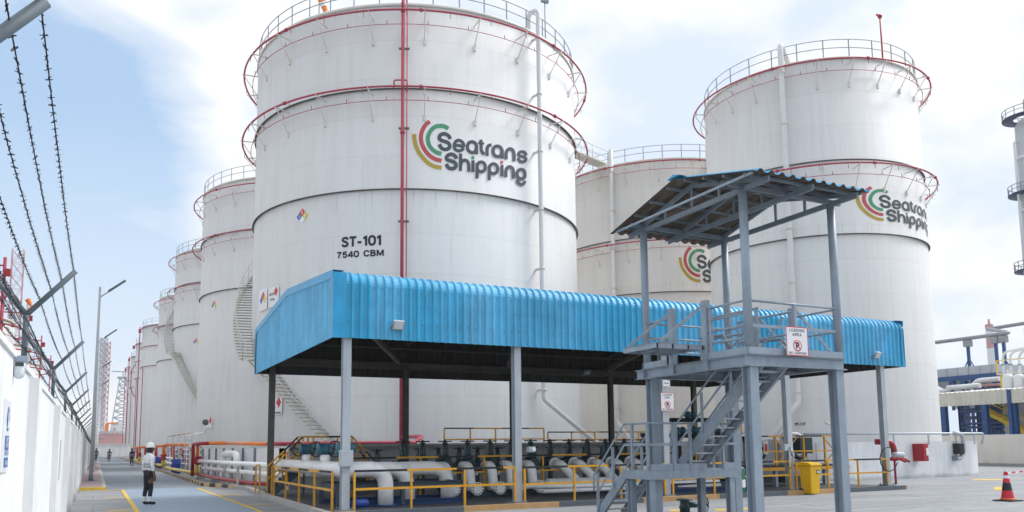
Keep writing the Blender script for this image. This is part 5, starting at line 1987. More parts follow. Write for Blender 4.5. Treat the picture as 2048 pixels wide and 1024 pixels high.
# meter platform and pipework at the right end of the shelter
mp_ = thing('meter_platform', (23, 22.4, .09), 'yellow railed meter platform under the right end of the blue shelter', 'platform')
MB().box(20.6, 21.9, .78, 25.7, 23.2, .84).build('deck', 'black', mp_)
MB().box(20.58, 21.86, .66, 25.72, 21.898, .775).build('deck_edge', 'yellow', mp_)
for x in (20.7, 22.0, 23.4, 24.5, 25.6):
    MB().hsec((x, 22.0, .091), (x, 22.0, .779), .14, .12, .012).build('leg', 'steel', mp_)
    MB().bar((x, 21.92, .84), (x, 21.92, 1.9), .06).build('rail_post', 'yellow', mp_)
for z, m in ((1.9, 'rail_stripe'), (1.35, 'yellow')):
    MB().bar((20.7, 21.92, z), (25.6, 21.92, z), .045, .05).build('guard_bar', m, mp_)
for x0 in (22.0, 24.5):
    MB().bar((x0, 21.94, .86), (x0 + 1.1, 21.94, 1.86), .035).bar((x0 + 1.1, 21.97, .86), (x0, 21.97, 1.86), .035).build('cross_brace', 'yellow', mp_)
for i, (x, w, h) in enumerate(((21.3, .9, 1.5), (23.0, 1.5, 1.45), (24.9, 1.0, 1.3))):
    t = thing('meter_cabinet', (x, 24.2, .09), ['pale grey meter cabinet seen past the tower column', 'wide pale grey meter cabinet behind the yellow bin', 'pale grey meter cabinet near the right end column'][i], 'cabinet', 'meter cabinets')
    MB().box(x - w / 2, 23.7, .35, x + w / 2, 24.5, .35 + h).build('case', 'grey_box', t, bevel=.02)
    MB().box(x - w / 2 + .06, 23.68, .45, x + w / 2 - .06, 23.699, .25 + h).build('door', 'grey_box', t)
    MB().box(x - w / 2, 23.75, .09, x + w / 2, 24.45, .349).build('plinth', 'skid', t)
for i, x in enumerate((21.7, 23.75)):
    t = thing('loading_hose', (x, 22.9, .84), ['white pipe bend with a black hose and pink tag', 'white pipe bend with a fat black hose on the platform'][i], 'hose', 'loading hoses')
    MB().tube(bend([(x - .45, 22.9, .85), (x - .45, 22.9, 2.0), (x + .55, 22.9, 2.0), (x + .55, 22.8, 1.5)], .25), .07, 12).build('pipe_bend', 'white_pipe', t)
    MB().tube(bend([(x + .55, 22.8, 1.5), (x + .45, 22.6, 1.15), (x - .1, 22.5, 1.05), (x - .35, 22.7, 1.6), (x - .42, 22.8, 1.9)], .3), .085 if i else .05, 10).build('hose', 'rubber', t)
    if i == 0:
        MB().box(x + .34, 22.55, 1.25, x + .56, 22.57, 1.75).build('tag_plate', 'sign_w', t)
        MB().box(x + .39, 22.54, 1.32, x + .51, 22.549, 1.62).build('tag_symbol', 'sign_r', t)
    else:
        MB().box(x + .1, 22.5, 1.25, x + .75, 23.0, 1.85).build('hose_reel', 'valve', t)
for i, (x0, x1, z) in enumerate(((18.6, 20.4, 2.0), (20.0, 22.9, 1.98), (20.0, 22.3, 2.6))):
    t = thing('vent_rack', ((x0 + x1) / 2, 25.4, .09), ['black vent pipe with one pair of round valves left of the tower column', 'black vent pipe with pairs of round valves, lower of two', 'black vent pipe with one pair of round valves, upper of two'][i], 'vent pipe', 'black vent racks')
    MB().tube(bend([(x0, 25.4, z), (x1, 25.4, z), (x1, 25.4, .1)], .12), .08, 10).build('pipe_run', 'black', t)
    MB().bar((x0 + .1, 25.4, .09), (x0 + .1, 25.4, z - .07), .07).build('stand', 'black', t)
    for x in ((x0 + .6,), (x0 + .45, x0 + 1.35, x0 + 2.3), (x0 + 1.0,))[i]:
        for dx in (-.14, .14):
            MB().ball((x + dx, 25.4, z + .21), .15, 12).cyl((x + dx, 25.4, z + .06), (x + dx, 25.4, z + .16), .05, 8).build('vent_head', 'valve_b', t)
t = guard([(22.6, 27.5, 0), (25.6, 27.5, 0)], (2.75, 2.3), 'yellow rail of the high walkway behind the meter cabinets', 1.0, z0=.1)
t = thing('cranked_lever', (26.4, 27, 2.5), 'short rusty lever pipe sticking up behind the tower column', 'pipe')
a, b = ony(1649, 843, 27), ony(1668, 853, 27)
MB().tube([a, b, Vector((b.x + .2, 27, .1))], .07, 8).build('lever_pipe', 'cream_steel', t)

# ------------------------------------------------------------------ boundary wall, fence, barbed wire
WX, WH, PITCH, PY0 = -0.60, 2.38, 5.4, 2.95
bw = thing('boundary_wall', (WX - .1, 40, 0), 'long white boundary wall with pilasters on the left of the road', 'wall')
MB().box(WX - .2, -4, 0, WX, 213, WH).build('wall_panel', 'wall', bw)
p0_ = MB().box(WX + .001, PY0 + .75, 0, WX + .085, PY0 + 1.25, WH - .02).build('pilaster', 'wall', bw)
for k in range(1, 30):
    q = p0_.copy()
    col.objects.link(q)
    q.parent = bw
    q.location = (0, PITCH * k, 0)
MB().box(WX - .23, -4, WH + .001, WX + .02, 213, WH + .05).build('coping', 'wall', bw)
MB().box(WX - .0, 17.5, 1.1, WX + .006, 17.9, 1.85).build('wall_notice', 'panel', bw)

Y0F = 8.3
arm_r = Vector((.36, 0, .42))
arm_l = Vector((-.34, 0, .42))
ZF = 2.87


def fence_post(y):
    t = thing('fence_post', (-.6, y, WH + .05), 'grey Y shaped barbed wire post standing by the lamp bracket on the wall', 'fence post', 'Y shaped fence posts along the wall')
    MB().tube([(-.6, y, WH + .05), (-.6, y, ZF + .01)], .024, 10).box(-.66, y - .06, WH + .05, -.54, y + .06, WH + .06).build('upright', 'fence', t)
    for a in (arm_r, arm_l):
        MB().tube([Vector((-.6, y, ZF - .01)), Vector((-.6, y, ZF - .01)) + a * 1.02], .024, 10).build('arm', 'fence', t)
    return t


fp = fence_post(Y0F)
for k in range(-1, 27):
    if k:
        copy_tree(fp, None, (-.6, Y0F + PITCH * k if k > 0 else 3.26, WH + .05), 0, 'grey Y shaped fence post whose arm crosses the top left corner' if k < 0 else ('grey Y shaped barbed wire post on the wall, %s from the lamp bracket' % ORD[k] if k < 8 else 'one of the small distant Y shaped posts at the far end of the wall'))
WIRES = [Vector((-.6, 0, ZF)) + arm_r * f + Vector((0, 0, .022)) for f in (.97, .72, .50, .27)] + \
        [Vector((-.6, 0, ZF)) + arm_l * f + Vector((0, 0, .022)) for f in (.95, .62, .36, .16)] + \
        [Vector((-.575, 0, z)) for z in (2.78, 2.655, 2.53)]
wl_ = ['barbed wire at the very tip of the arms over the road', 'second barbed wire from the tip of the road side arms', 'third barbed wire from the tip of the road side arms', 'barbed wire nearest the fork on the road side arms',
       'barbed wire at the tip of the arms over the far side', 'second barbed wire from the tip of the far side arms', 'third barbed wire from the tip of the far side arms', 'barbed wire nearest the fork on the far side arms',
       'topmost barbed wire tied to the uprights', 'middle barbed wire tied to the uprights', 'lowest barbed wire tied to the uprights']
for i, w in enumerate(WIRES):
    mb = MB()
    pts = []
    ys = []
    for k in range(-1, 27):
        for s in range(4 if k < 6 else 1):
            f = s / (4 if k < 6 else 1)
            ys.append((Y0F + PITCH * (k + f), -.05 * 4 * f * (1 - f)))
    for y, sag in ys:
        pts.append(Vector((w.x, y, w.z + sag * (1 + .3 * sin(i * 2 + y)))))
    pts.insert(0, Vector((w.x, .6, w.z - .03)))
    mb.tube(pts, .0032, 5)
    y = .8
    while y < 34:
        k = (y - Y0F) / PITCH
        f = k - math.floor(k)
        z = w.z - .05 * 4 * f * (1 - f)
        c = Vector((w.x, y, z))
        for q in range(2):
            a = random.uniform(0, pi)
            d = Vector((cos(a) * .015, random.uniform(-.006, .006), sin(a) * .015))
            mb.bar(c - d + Vector((0, q * .012, 0)), c + d + Vector((0, q * .012, 0)), .0028)
        mb.bar(c - Vector((0, .01, 0)), c + Vector((0, .014, 0)), .007)
        y += (.098 if i < 4 else .15) * (1 if y < 12 else 2) + random.uniform(-.006, .006)
    o = mb.build('barbed_wire', 'wire', None, (w.x, 8, w.z))
    tag(o, wl_[i], 'barbed wire', 'barbed wire strands of the fence')

# lamp bracket with two bulkhead lamps over the wall
t = thing('bulkhead_lamp', (-.8, 7.4, WH + .1), 'grey bracket with two glass bulkhead lamps on top of the wall', 'lamp')
a, b, c_, d_ = ony(-30, 712, 7.4), ony(57, 713, 7.4), ony(57, 728, 7.4), ony(-30, 727, 7.4)
MB().box(-1.3, 7.35, c_.z + .012, b.x, 7.45, b.z).build('bracket_channel', 'steel', t)
MB().box(-1.2, 7.36, WH + .051, -1.12, 7.44, c_.z + .011).build('bracket_foot', 'steel', t)
for u in (9, 39):
    p = ony(u, 729, 7.4)
    MB().cyl((p.x, 7.4, p.z - .015), (p.x, 7.4, p.z + .012), .03, 12).build('lamp_holder', 'fence', t)
    MB().lathe([(.036, .0), (.04, -.03), (.038, -.075), (.02, -.095), (.002, -.098)], (p.x, 7.4, p.z - .016), 14).build('lamp_glass', 'glass', t)
# sign on the wall
t = thing('safety_sign', (WX, 7.1, 1.7), 'tall white safety sign with blue symbols on the near wall panel', 'sign')
x = WX + .012
MB().box(WX + .001, 6.83, 1.50, x, 7.28, 2.03).build('board', 'sign_w', t)
MB().lathe([(.002, .002), (.092, .002), (.092, 0)], (x, 7.06, 1.89), 28, axis=(1, 0, 0)).build('round_symbol', 'sign_b', t)
MB().lathe([(.002, .004), (.035, .004)], (x, 7.06, 1.915), 16, axis=(1, 0, 0)).prism([(x + .004, 7.0, 1.82), (x + .004, 7.12, 1.82), (x + .004, 7.09, 1.885), (x + .004, 7.03, 1.885)], (.001, 0, 0)).build('symbol_figure', 'sign_w', t)
MB().box(x + .001, 6.92, 1.66, x + .003, 7.2, 1.765).build('upper_panel', 'sign_b', t)
MB().box(x + .001, 6.92, 1.535, x + .003, 7.2, 1.605).build('lower_panel', 'sign_b', t)
lt = MB()
P = lambda z: (lambda X, Y: (x + .005, 7.06 + X, z + Y))
text_on(lt, 'SAFETY', .05, P(1.72), width=.22, center=True, bold=.001)
text_on(lt, 'HELMET', .05, P(1.68), width=.22, center=True, bold=.001)
text_on(lt, 'WEAR', .05, P(1.55), width=.2, center=True, bold=.001)
lt.build('white_lettering', 'sign_w', t)
lt = MB()
text_on(lt, 'MUST BE WORN', .05, P(1.62), width=.26, center=True, bold=.001)
lt.build('blue_lettering', 'sign_b', t)


# ------------------------------------------------------------------ street lamps
def street_lamp(y, label):
    x = -.15
    t = thing('street_lamp', (x, y, .12), label, 'street lamp', 'street lamps along the pavement')
    MB().tube([(x, y, .12), (x, y, 5.2), (x, y, 10.1)], [.085, .075, .055], 12).build('pole', 'pole', t)
    MB().box(x - .28, y - .28, .12, x + .28, y + .28, .15).cyl((x, y, .15), (x, y, .45), .11, 10).build('base', 'steel_d', t)
    MB().tube([(x, y, 9.55), (x + .45, y, 9.92)], .035, 8).build('arm', 'pole', t)
    MB().prism([(x + .42, y - .15, 9.86), (x + .42, y + .15, 9.86), (x + 1.2, y + .10, 10.50), (x + 1.2, y - .10, 10.50)], (-.05, 0, .07)).build('lamp_head', 'fence', t)
    return t


street_lamp(46.5, 'tall grey street lamp, nearest on the pavement by the wall')
street_lamp(66.0, 'second street lamp down the pavement, just behind the nearest')
street_lamp(90.0, 'third street lamp down the pavement')
street_lamp(116.0, 'fourth street lamp down the pavement')
street_lamp(148.0, 'farthest street lamp down the pavement')

# ------------------------------------------------------------------ fire and foam pipes along the left bund
HX = 5.2
t = thing('foam_pipe_portal', (4.95, 46, .1), 'orange and red pipe portal with yellow foot, nearest along the kerb', 'pipe portal', 'pipe portals along the kerb')
MB().tube(bend([(4.95, 47.2, 1.0), (4.95, 47.2, 1.98), (5.5, 40.5, 1.93)], .3), .09, 12).build('upper_bend', 'orange', t)
MB().tube([(5.5, 40.5, 1.93), (6.1, 33.2, 1.83)], .075, 12).build('upper_run', 'orange', t)
MB().tube(bend([(6.1, 33.2, 1.83), (6.25, 32.2, 1.83), (11.9, 32.2, 1.83), (12.6, 33.2, 2.1), (13.35, 37.9, 2.15)], .35), .085, 12).build('red_run', 'red', t)
MB().tube(bend([(4.95, 47.2, 1.0), (4.95, 47.2, .36), (4.72, 60, .34), (4.8, 66, .34)], .25), .10, 12).build('yellow_foot', 'pyellow', t)
MB().tube(bend([(4.75, 47.5, .2), (4.75, 47.5, 1.95), (5.1, 44, 1.95)], .25), .09, 12).build('side_riser', 'deepred', t)
mb = MB()
handwheel(mb, (4.95, 46.75, 1.05), .22, (0, -1, 0))
mb.cyl((4.95, 46.75, 1.05), (4.95, 47.1, 1.05), .05, 8).build('handwheel', 'deepred', t)
MB().lathe([(.02, -.2), (.2, -.2), (.2, -.14), (.15, 0), (.2, .14), (.2, .2), (.02, .2)], (4.95, 47.2, 1.05), 16).build('valve_body', 'deepred', t)
for i, (y, lab) in enumerate(((72, 'orange pipe portal behind the helmet of the nearest man'), (92, 'orange pipe portal with a blue drum, third along the kerb'), (112, 'orange pipe portal, fourth along the kerb'), (134, 'orange pipe portal, farthest along the kerb'))):
    t = thing('foam_pipe_portal', (5, y, .1), lab, 'pipe portal', 'pipe portals along the kerb')
    MB().tube(bend([(4.95, y, .9), (4.95, y, 2.05), (6.3, y - 4.5, 2.0)], .3), .12, 12).build('upper_bend', 'orange', t)
    MB().tube(bend([(4.95, y, .9), (4.95, y, .36), (4.8, y + 12, .34)], .25), .14, 12).build('yellow_foot', 'pyellow', t)
    MB().tube([(5.5, y - 1.8, .1), (5.5, y - 1.8, 2.0)], .14, 12).build('red_leg', 'deepred', t)
    MB().lathe([(.02, -.22), (.24, -.22), (.24, -.14), (.16, 0), (.24, .14), (.24, .22), (.02, .22)], (4.95, y, 1.05), 16).build('valve_body', 'deepred', t)
    MB().tube([(5.2, y - 5, 1.0), (5.2, y + 5, 1.0)], .09, 8).build('white_run', 'white_pipe', t)
    MB().tube([(5.2, y - 5, .62), (5.2, y + 5, .62)], .09, 8).build('white_run', 'white_pipe', t)
for i, (z, r, x) in enumerate(((1.02, .10, 5.1), (.64, .10, 5.35))):
    t = thing('white_pipe', (x, 40, .1), ['upper of two white pipes running along the bund to the pad', 'lower of two white pipes running along the bund to the pad'][i], 'pipe', 'white pipes along the left bund')
    MB().tube(bend([(x - .1, 47.0, z), (x + .25, 39, z), (x + .75, 33.0, z), (x + .9, 32.0, z), (8.0, 31.0, z)], .6), r, 14).build('pipe_run', 'white_pipe', t)
    for y in (36, 40, 44):
        MB().bar((x + .3, y, .02), (x + .3, y, z - r), .1).build('pipe_stand', 'conc', t)
t = thing('red_floor_pipe', (5.4, 40, .1), 'dark red pipe lying low beside the striped kerb', 'pipe')
MB().tube(bend([(4.95, 52, .3), (5.2, 40, .28), (5.75, 34.2, .26), (6.6, 32.3, .26), (8.2, 32.0, .26)], .4), .085, 12).build('pipe_run', 'deepred', t)
for y in (36.5, 43, 48):
    MB().box(5.2 + (43 - y) * .03, y, 0, 5.6 + (43 - y) * .03, y + .15, .16).build('pipe_block', 'conc', t)
t = thing('white_riser', (5.9, 45, .1), 'fat white pipe bend standing against the left bund', 'pipe')
MB().tube(bend([(5.75, 43, .7), (5.75, 43, 1.42), (6.1, 41.2, 1.42), (6.1, 41.2, .2)], .3), .16, 14).build('pipe_run', 'white_pipe', t)
t = thing('vent_pipe', (6.2, 49, .1), 'thin white pipe with a dark breather head beside a tank notice', 'pipe')
a, b, c_, d_ = onx(361, 905, 6.3), onx(361, 873, 6.3), onx(409, 873, 6.3), onx(411, 846, 6.3)
MB().tube(bend([Vector((6.3, a.y, .1)), Vector((6.3, a.y, b.z)), Vector((6.3, d_.y, b.z)), Vector((6.3, d_.y, d_.z))], .3), .055, 8).build('pipe_run', 'white_pipe', t)
MB().ball((6.3, d_.y, d_.z + .05), .2).build('breather_head', 'girder', t)
for i, (y, x) in enumerate(((60, 4.95), (78, 5.0), (98, 5.05))):
    t = thing('blue_drum', (x, y, .02), ['blue plastic drum just right of the nearest man', 'blue plastic drum behind the nearest man', 'blue plastic drum far along the kerb'][i], 'drum', 'blue drums along the kerb')
    MB().lathe([(.02, 0), (.29, 0), (.31, .05), (.3, .3), (.32, .33), (.3, .36), (.3, .62), (.32, .65), (.3, .68), (.3, .92), (.27, 1.0), (.02, 1.0)], (x, y, .02 + .0), 20).build('barrel', 'drum', t)
    MB().cyl((x - .12, y, 1.02), (x - .12, y, 1.06), .05, 10).build('bung', 'black', t)
t = guard([(5.3, 73, 0), (5.9, 60, 0)], (2.75, 2.3), 'grey walkway rail above the pipes behind the nearest man', 3.0, m='rail_g', top='rail_g', group='rail over the left pipes')
mb = MB()
for i, y in enumerate((58, 66, 75, 84)):
    t = thing('sample_rack', (6.0, y, .1), ['rack of thin white pipes and red valves, nearest', 'rack of thin white pipes and red valves, second', 'rack of thin white pipes and red valves, third', 'rack of thin white pipes and red valves, farthest'][i], 'pipe rack', 'pipe racks along the left bund')
    for z in (.6, .95, 1.3, 1.65):
        MB().tube([(6.0, y - 2.5, z), (6.0, y + 2.5, z)], .05, 8).build('rack_pipe', 'white_pipe', t)
    for yy in (y - 2.2, y, y + 2.2):
        MB().bar((6.05, yy, .05), (6.05, yy, 1.85), .08).build('rack_post', 'steel_d', t)
    for z, dy in ((.95, -1.2), (1.3, .6), (1.65, 1.5)):
        mb = MB()
        handwheel(mb, (5.85, y + dy, z), .16, (-1, -.5, 0), .016)
        mb.ball((6.0, y + dy, z), .12).build('rack_valve', 'deepred', t)

# ------------------------------------------------------------------ yard furniture
bc = Vector((20.50, 19.0, 0))
t = thing('wheelie_bin', bc, 'bright yellow wheeled bin standing by the fourth front column', 'bin')
mb = MB()
w0, d0, w1, d1, h = .36, .40, .46, .50, .92
lo = [(-w0 / 2, -d0 / 2), (w0 / 2, -d0 / 2), (w0 / 2, d0 / 2), (-w0 / 2, d0 / 2)]
hi = [(-w1 / 2, -d1 / 2), (w1 / 2, -d1 / 2), (w1 / 2, d1 / 2), (-w1 / 2, d1 / 2)]
mb.add([bc + Vector((x, y, .03)) for x, y in lo] + [bc + Vector((x, y, h)) for x, y in hi], [(0, 1, 2, 3), (4, 5, 6, 7), (0, 1, 5, 4), (1, 2, 6, 5), (2, 3, 7, 6), (3, 0, 4, 7)])
mb.build('body', 'bin', t, bevel=.03)
mb = MB().box(bc.x - .26, bc.y - .29, h + .001, bc.x + .26, bc.y + .29, h + .05)
mb.prism([bc + Vector((-.25, -.28, h + .051)), bc + Vector((-.25, -.16, h + .10)), bc + Vector((-.25, .22, h + .12)), bc + Vector((-.25, .28, h + .051))], (.50, 0, 0))
mb.build('lid', 'bin', t, bevel=.015)
for sx in (-1, 1):
    MB().cyl(bc + Vector((sx * .17, .2, .1)), bc + Vector((sx * .23, .2, .1)), .1, 16).build('wheel', 'rubber', t)
MB().box(bc.x + .04, bc.y - .25, .66, bc.x + .17, bc.y - .242, .78).build('sticker', 'letter', t)
MB().box(bc.x + .06, bc.y - .254, .69, bc.x + .15, bc.y - .2505, .75).build('sticker_patch', 'sign_w', t)
MB().tube([bc + Vector((-.2, .33, h - .03)), bc + Vector((.2, .33, h - .03))], .02, 8).build('handle', 'bin', t)

gc = onz(1478, 994, 0)
t = thing('green_canister', gc, 'green plastic canister with a white label behind the landing leg', 'canister')
MB().lathe([(.02, .02), (.2, .02), (.21, .06), (.21, .85), (.19, .92), (.06, .95), (.02, .95)], gc, 20).build('body', 'green', t)
MB().lathe([(.213, .30), (.213, .54)], gc, 20, a0=pi, a1=2 * pi).build('label', 'sign_w', t)

kc = Vector((22.42, 13.84, 0))
t = thing('traffic_cone', kc, 'worn red and white traffic cone with a dark band on the right', 'traffic cone')
MB().box(kc.x - .27, kc.y - .27, .0, kc.x + .27, kc.y + .27, .035).build('base', 'rubber', t, bevel=.01)
zz = [.036, .29, .50, .62, .70, .80, .90]
rr_ = lambda z: .175 - .145 * z / .9
for i, m in enumerate(('sign_r', 'black', 'sign_r', 'sign_w', 'sign_r', 'sign_w')):
    MB().lathe([(rr_(zz[i]), zz[i]), (rr_(zz[i + 1]), zz[i + 1])], kc, 24).build('cone_band', m, t)
MB().lathe([(.176, .036), (.19, .037), (.19, .07), (.172, .08)], kc, 24).build('cone_skirt', 'orange', t)
MB().lathe([(.03, .9), (.02, .905), (.002, .905)], kc, 16).build('cone_tip', 'sign_r', t)
# ground valve cropped by the frame
gv = Vector((12.75, 15.6, 0))
t = thing('ground_valve', gv, 'grey green valve with a black wheel on the ground by the tower', 'valve')
MB().lathe([(.02, 0), (.12, 0), (.12, .12), (.15, .13), (.11, .2), (.11, .30), (.19, .31), (.19, .35), (.02, .35)], gv + Vector((-.12, 0, 0)), 20).build('body', 'valve', t)
MB().tube([gv + Vector((-.1, 0, .2)), gv + Vector((.32, -.12, .2))], .07, 12).build('branch', 'valve', t)
mb = MB()
handwheel(mb, gv + Vector((.40, -.16, .2)), .17, (.5, -.85, 0), .014)
mb.build('handwheel', 'black', t)

# hydrant, hose cabinet and fittings at the right end
hp = ony(1788, 905, 21.8)
hx = Vector((hp.x, 21.8, 0))
t = thing('fire_hydrant', hx, 'red bent fire hydrant pipe with side outlets by the last column', 'hydrant')
MB().tube(bend([hx + Vector((0, 0, .9)), hx + Vector((0, 0, 1.66)), hx + Vector((-.6, .35, 1.66))], .34), .115, 16).build('bent_pipe', 'deepred', t)
MB().tube([hx, hx + Vector((0, 0, .9))], .045, 10).build('stem', 'deepred', t)
MB().tube([hx + Vector((-.3, -.05, .98)), hx + Vector((.42, -.1, .98))], .065, 12).build('branch', 'deepred', t)
for x in (.2, .42):
    MB().cyl(hx + Vector((x, -.1, .98)), hx + Vector((x + .08, -.3, .86)), .05, 12).build('outlet', 'deepred', t)
    mb = MB()
    handwheel(mb, hx + Vector((x, -.1, 1.1)), .07, (0, 0, 1), .01)
    mb.build('outlet_wheel', 'grey_box', t)
t = thing('column_socket', (24.9, 19.4, 1.1), 'grey socket and looped cables on the last front column', 'socket')
MB().cyl((24.98, 19.35, 1.2), (25.5, 19.35, 1.2), .09, 12).build('socket_body', 'grey_box', t)
MB().tube([(24.75 + .45 * (cos(k * .5)), 19.36, 1.05 + .42 * sin(k * .5)) for k in range(13)], .018, 6).build('cable', 'rubber', t)
bx0, bx1 = ony(1825, 905, 24.97).x, ony(1857, 905, 24.45).x
bx = Vector(((bx0 + bx1) / 2, 24.75, 1.16))
t = thing('hose_cabinet', bx, 'red hose cabinet fixed on the white rounded bund wall', 'hose cabinet')
MB().box(bx0, 24.45, .76, bx1, 24.97, 1.56).build('case', 'deepred', t, bevel=.02)
MB().box(bx0 + .04, 24.43, .80, bx1 - .04, 24.449, 1.52).build('door', 'deepred', t)
MB().box(bx.x + .02, 24.42, 1.02, bx.x + .18, 24.429, 1.36).build('notice', 'sign_w', t)
ex = Vector((36.95, 24.8, 1.3))
t = thing('cable_drop', ex, 'grey conduit drop with a black box on the rounded bund wall', 'conduit')
MB().tube(bend([(36.4, 24.85, 2.02), (37.0, 24.8, 2.02), (37.05, 24.78, 1.2), (36.7, 24.78, .82), (36.4, 24.78, .85)], .3), .10, 12).build('conduit_pipe', 'rail_g', t)
MB().box(36.45, 24.62, 1.05, 36.85, 24.96, 1.55).build('black_box', 'black', t, bevel=.03)
MB().box(36.35, 24.7, .74, 36.62, 24.96, .95).build('outlet_box', 'steel_d', t)
fx = Vector((41.25, 27.4, 1.0))
t = thing('fire_extinguisher', fx, 'red fire extinguisher hung round the corner of the bund wall', 'fire extinguisher')
MB().lathe([(.02, -.35), (.11, -.34), (.12, -.3), (.12, .15), (.08, .24), (.04, .27), (.02, .3)], fx, 16).build('cylinder', 'deepred', t)
MB().tube(bend([fx + Vector((0, 0, .28)), fx + Vector((.12, -.08, .3)), fx + Vector((.16, -.1, -.2))], .08), .02, 6).build('hose', 'rubber', t)
t = thing('barrier_tape', (26, 16, .5), 'red and white barrier tape stretched behind the cone', 'barrier tape')
a, b = onz(2015, 945, 0), onz(2060, 941, 0)
p, q = ony(2015, 946, 22.5), ony(2075, 940, 23.5)
for k in range(8):
    u, v = p + (q - p) * (k / 8), p + (q - p) * ((k + 1) / 8)
    MB().bar(u, v, .006, .07).build('tape_piece', 'sign_r' if k % 2 else 'sign_w', t)
MB().tube([Vector((p.x, p.y, 0)), p], .02, 6).build('stake', 'steel_d', t)
MB().tube([Vector((q.x, q.y, 0)), q], .02, 6).build('stake', 'steel_d', t)

t = thing('boundary_wall', (53, 30, 0), 'cream boundary wall behind the cone at the right edge', 'wall')
MB().box(52.8, 10, 0, 53.05, 75, 2.06).build('wall_panel', 'cwall', t)
MB().box(52.62, 10, 0, 52.798, 75, .18).build('wall_foot', 'bund_d', t)
t = thing('boundary_wall', (8, 216, 0), 'white wall closing the far end of the road', 'wall')
MB().box(-1, 215.5, 0, 30, 215.8, 3.0).build('wall_panel', 'wall', t)
MB().box(-1, 215.3, 3.001, 30, 215.9, 3.2).build('coping', 'cwall', t)

# ------------------------------------------------------------------ process plant beyond the right wall
def rect(mb, u0, v0, u1, v1, X, d=.1, m=0, uv=None):
    """upright slab along the plane x = X between two photo pixels"""
    a, b = onx(u0, v0, X), onx(u1, v1, X)
    return mb.box(X, a.y, a.z, X + d, b.y, b.z, m)


PX1 = 62.0
t = thing('process_shed', (PX1 + 6, 30, 0), 'cream corrugated open shed on blue posts beyond the cream wall', 'shed')
a, b = onx(1874, 788, PX1), onx(1874, 814, PX1)
ztop, zbot = a.z, b.z
ya_, yb_ = 44.0, 8.0
cp_ = rib_profile(ya_ - yb_, .42, .26, .06, .05)
MB().sheet([[Vector((PX1 - h, yb_ + s, zbot)), Vector((PX1 - h, yb_ + s, ztop))] for s, h in cp_]).build('fascia_sheet', 'cream_sheet', t)
MB().sheet([[Vector((PX1 + .02, yb_ + s, ztop + h)), Vector((PX1 + 12, yb_ + s, ztop + .9 + h))] for s, h in cp_]).build('roof_sheet', 'cream_sheet', t)
for u in (1967, 2025, 1885):
    y = onx(u, 830, PX1).y
    MB().box(PX1 + .05, y - .22, 0, PX1 + .45, y + .22, zbot + .02).build('post', 'pale_blue', t)
y = onx(2019, 790, PX1).y
MB().box(PX1 - .16, y - .12, 0, PX1 - .06, y + .12, ztop - .02).build('down_pipe', 'pale_blue', t)
MB().box(PX1 + 3, 8, 0, PX1 + 3.3, onx(2008, 830, PX1 + 3).y, zbot + .5).build('back_wall', 'panel', t)
for y in (20, 26, 32, 38):
    MB().bar((PX1 + .3, y, zbot + .1), (PX1 + 12, y, zbot + .9), .2, .3).build('rafter', 'pale_blue', t)
# steel frames and pipes inside the shed
for i, (x, lab) in enumerate(((66, 'dark blue steel frame inside the cream shed, nearer one'), (70.5, 'dark blue steel frame inside the cream shed, farther one'))):
    t = thing('pipe_rack', (x, 34, 0), lab, 'pipe rack', 'steel frames inside the shed')
    for k in range(13):
        y = 25 + 1.6 * k
        MB().hsec((x, y, 0), (x, y, zbot + .3), .34, .3, .03).build('upright', 'pale_blue' if k % 3 else 'navy', t)
    for z in (2.3, 3.6, zbot - .2):
        MB().bar((x, 26, z), (x, 44, z), .22, .28).build('beam', 'navy' if z > 3 else 'pale_blue', t)
    for k in range(0, 8, 2):
        MB().bar((x, 27 + 2.1 * k, .2), (x, 29.1 + 2.1 * k, 3.5), .14).build('brace', 'pale_blue', t)
    for z in (2.8, 3.1, 4.1):
        MB().tube([(x - .4, 26, z), (x - .4, 44, z)], .1, 8).build('pipe_run', 'navy', t)
for i, y in enumerate((31.0, 39.5)):
    t = thing('access_stair', (64, y, 0), ['yellow railed stair inside the cream shed near the grey wall', 'yellow railed tower stair at the left end of the shed'][i], 'stair', 'yellow stairs of the plant')
    for dx in (0, .9):
        MB().bar((64 + dx, y - 2.2, 2.0), (64 + dx, y + 1.6, zbot - .3), .1, .3).build('stringer', 'pyellow', t)
        MB().bar((64 + dx, y - 2.2, 3.0), (64 + dx, y + 1.6, zbot + .6), .07).build('handrail', 'pyellow', t)
    for k in range(9):
        f = (k + .5) / 9
        MB().box(64.02, y - 2.2 + 3.8 * f - .1, 2.0 + (zbot - 2.3) * f, 64.88, y - 2.2 + 3.8 * f + .1, 2.04 + (zbot - 2.3) * f).build('tread', 'pyellow', t)
    for z in (0, 1.2, 2.4):
        MB().bar((64, y - 2.2, 0), (64, y - 2.2, 3.0), .08).bar((64.9, y - 2.2, 0), (64.9, y - 2.2, 3.0), .08)
    MB().bar((64, y - 2.2, 0), (64, y - 2.2, 2.9), .1).build('stair_post', 'pyellow', t)
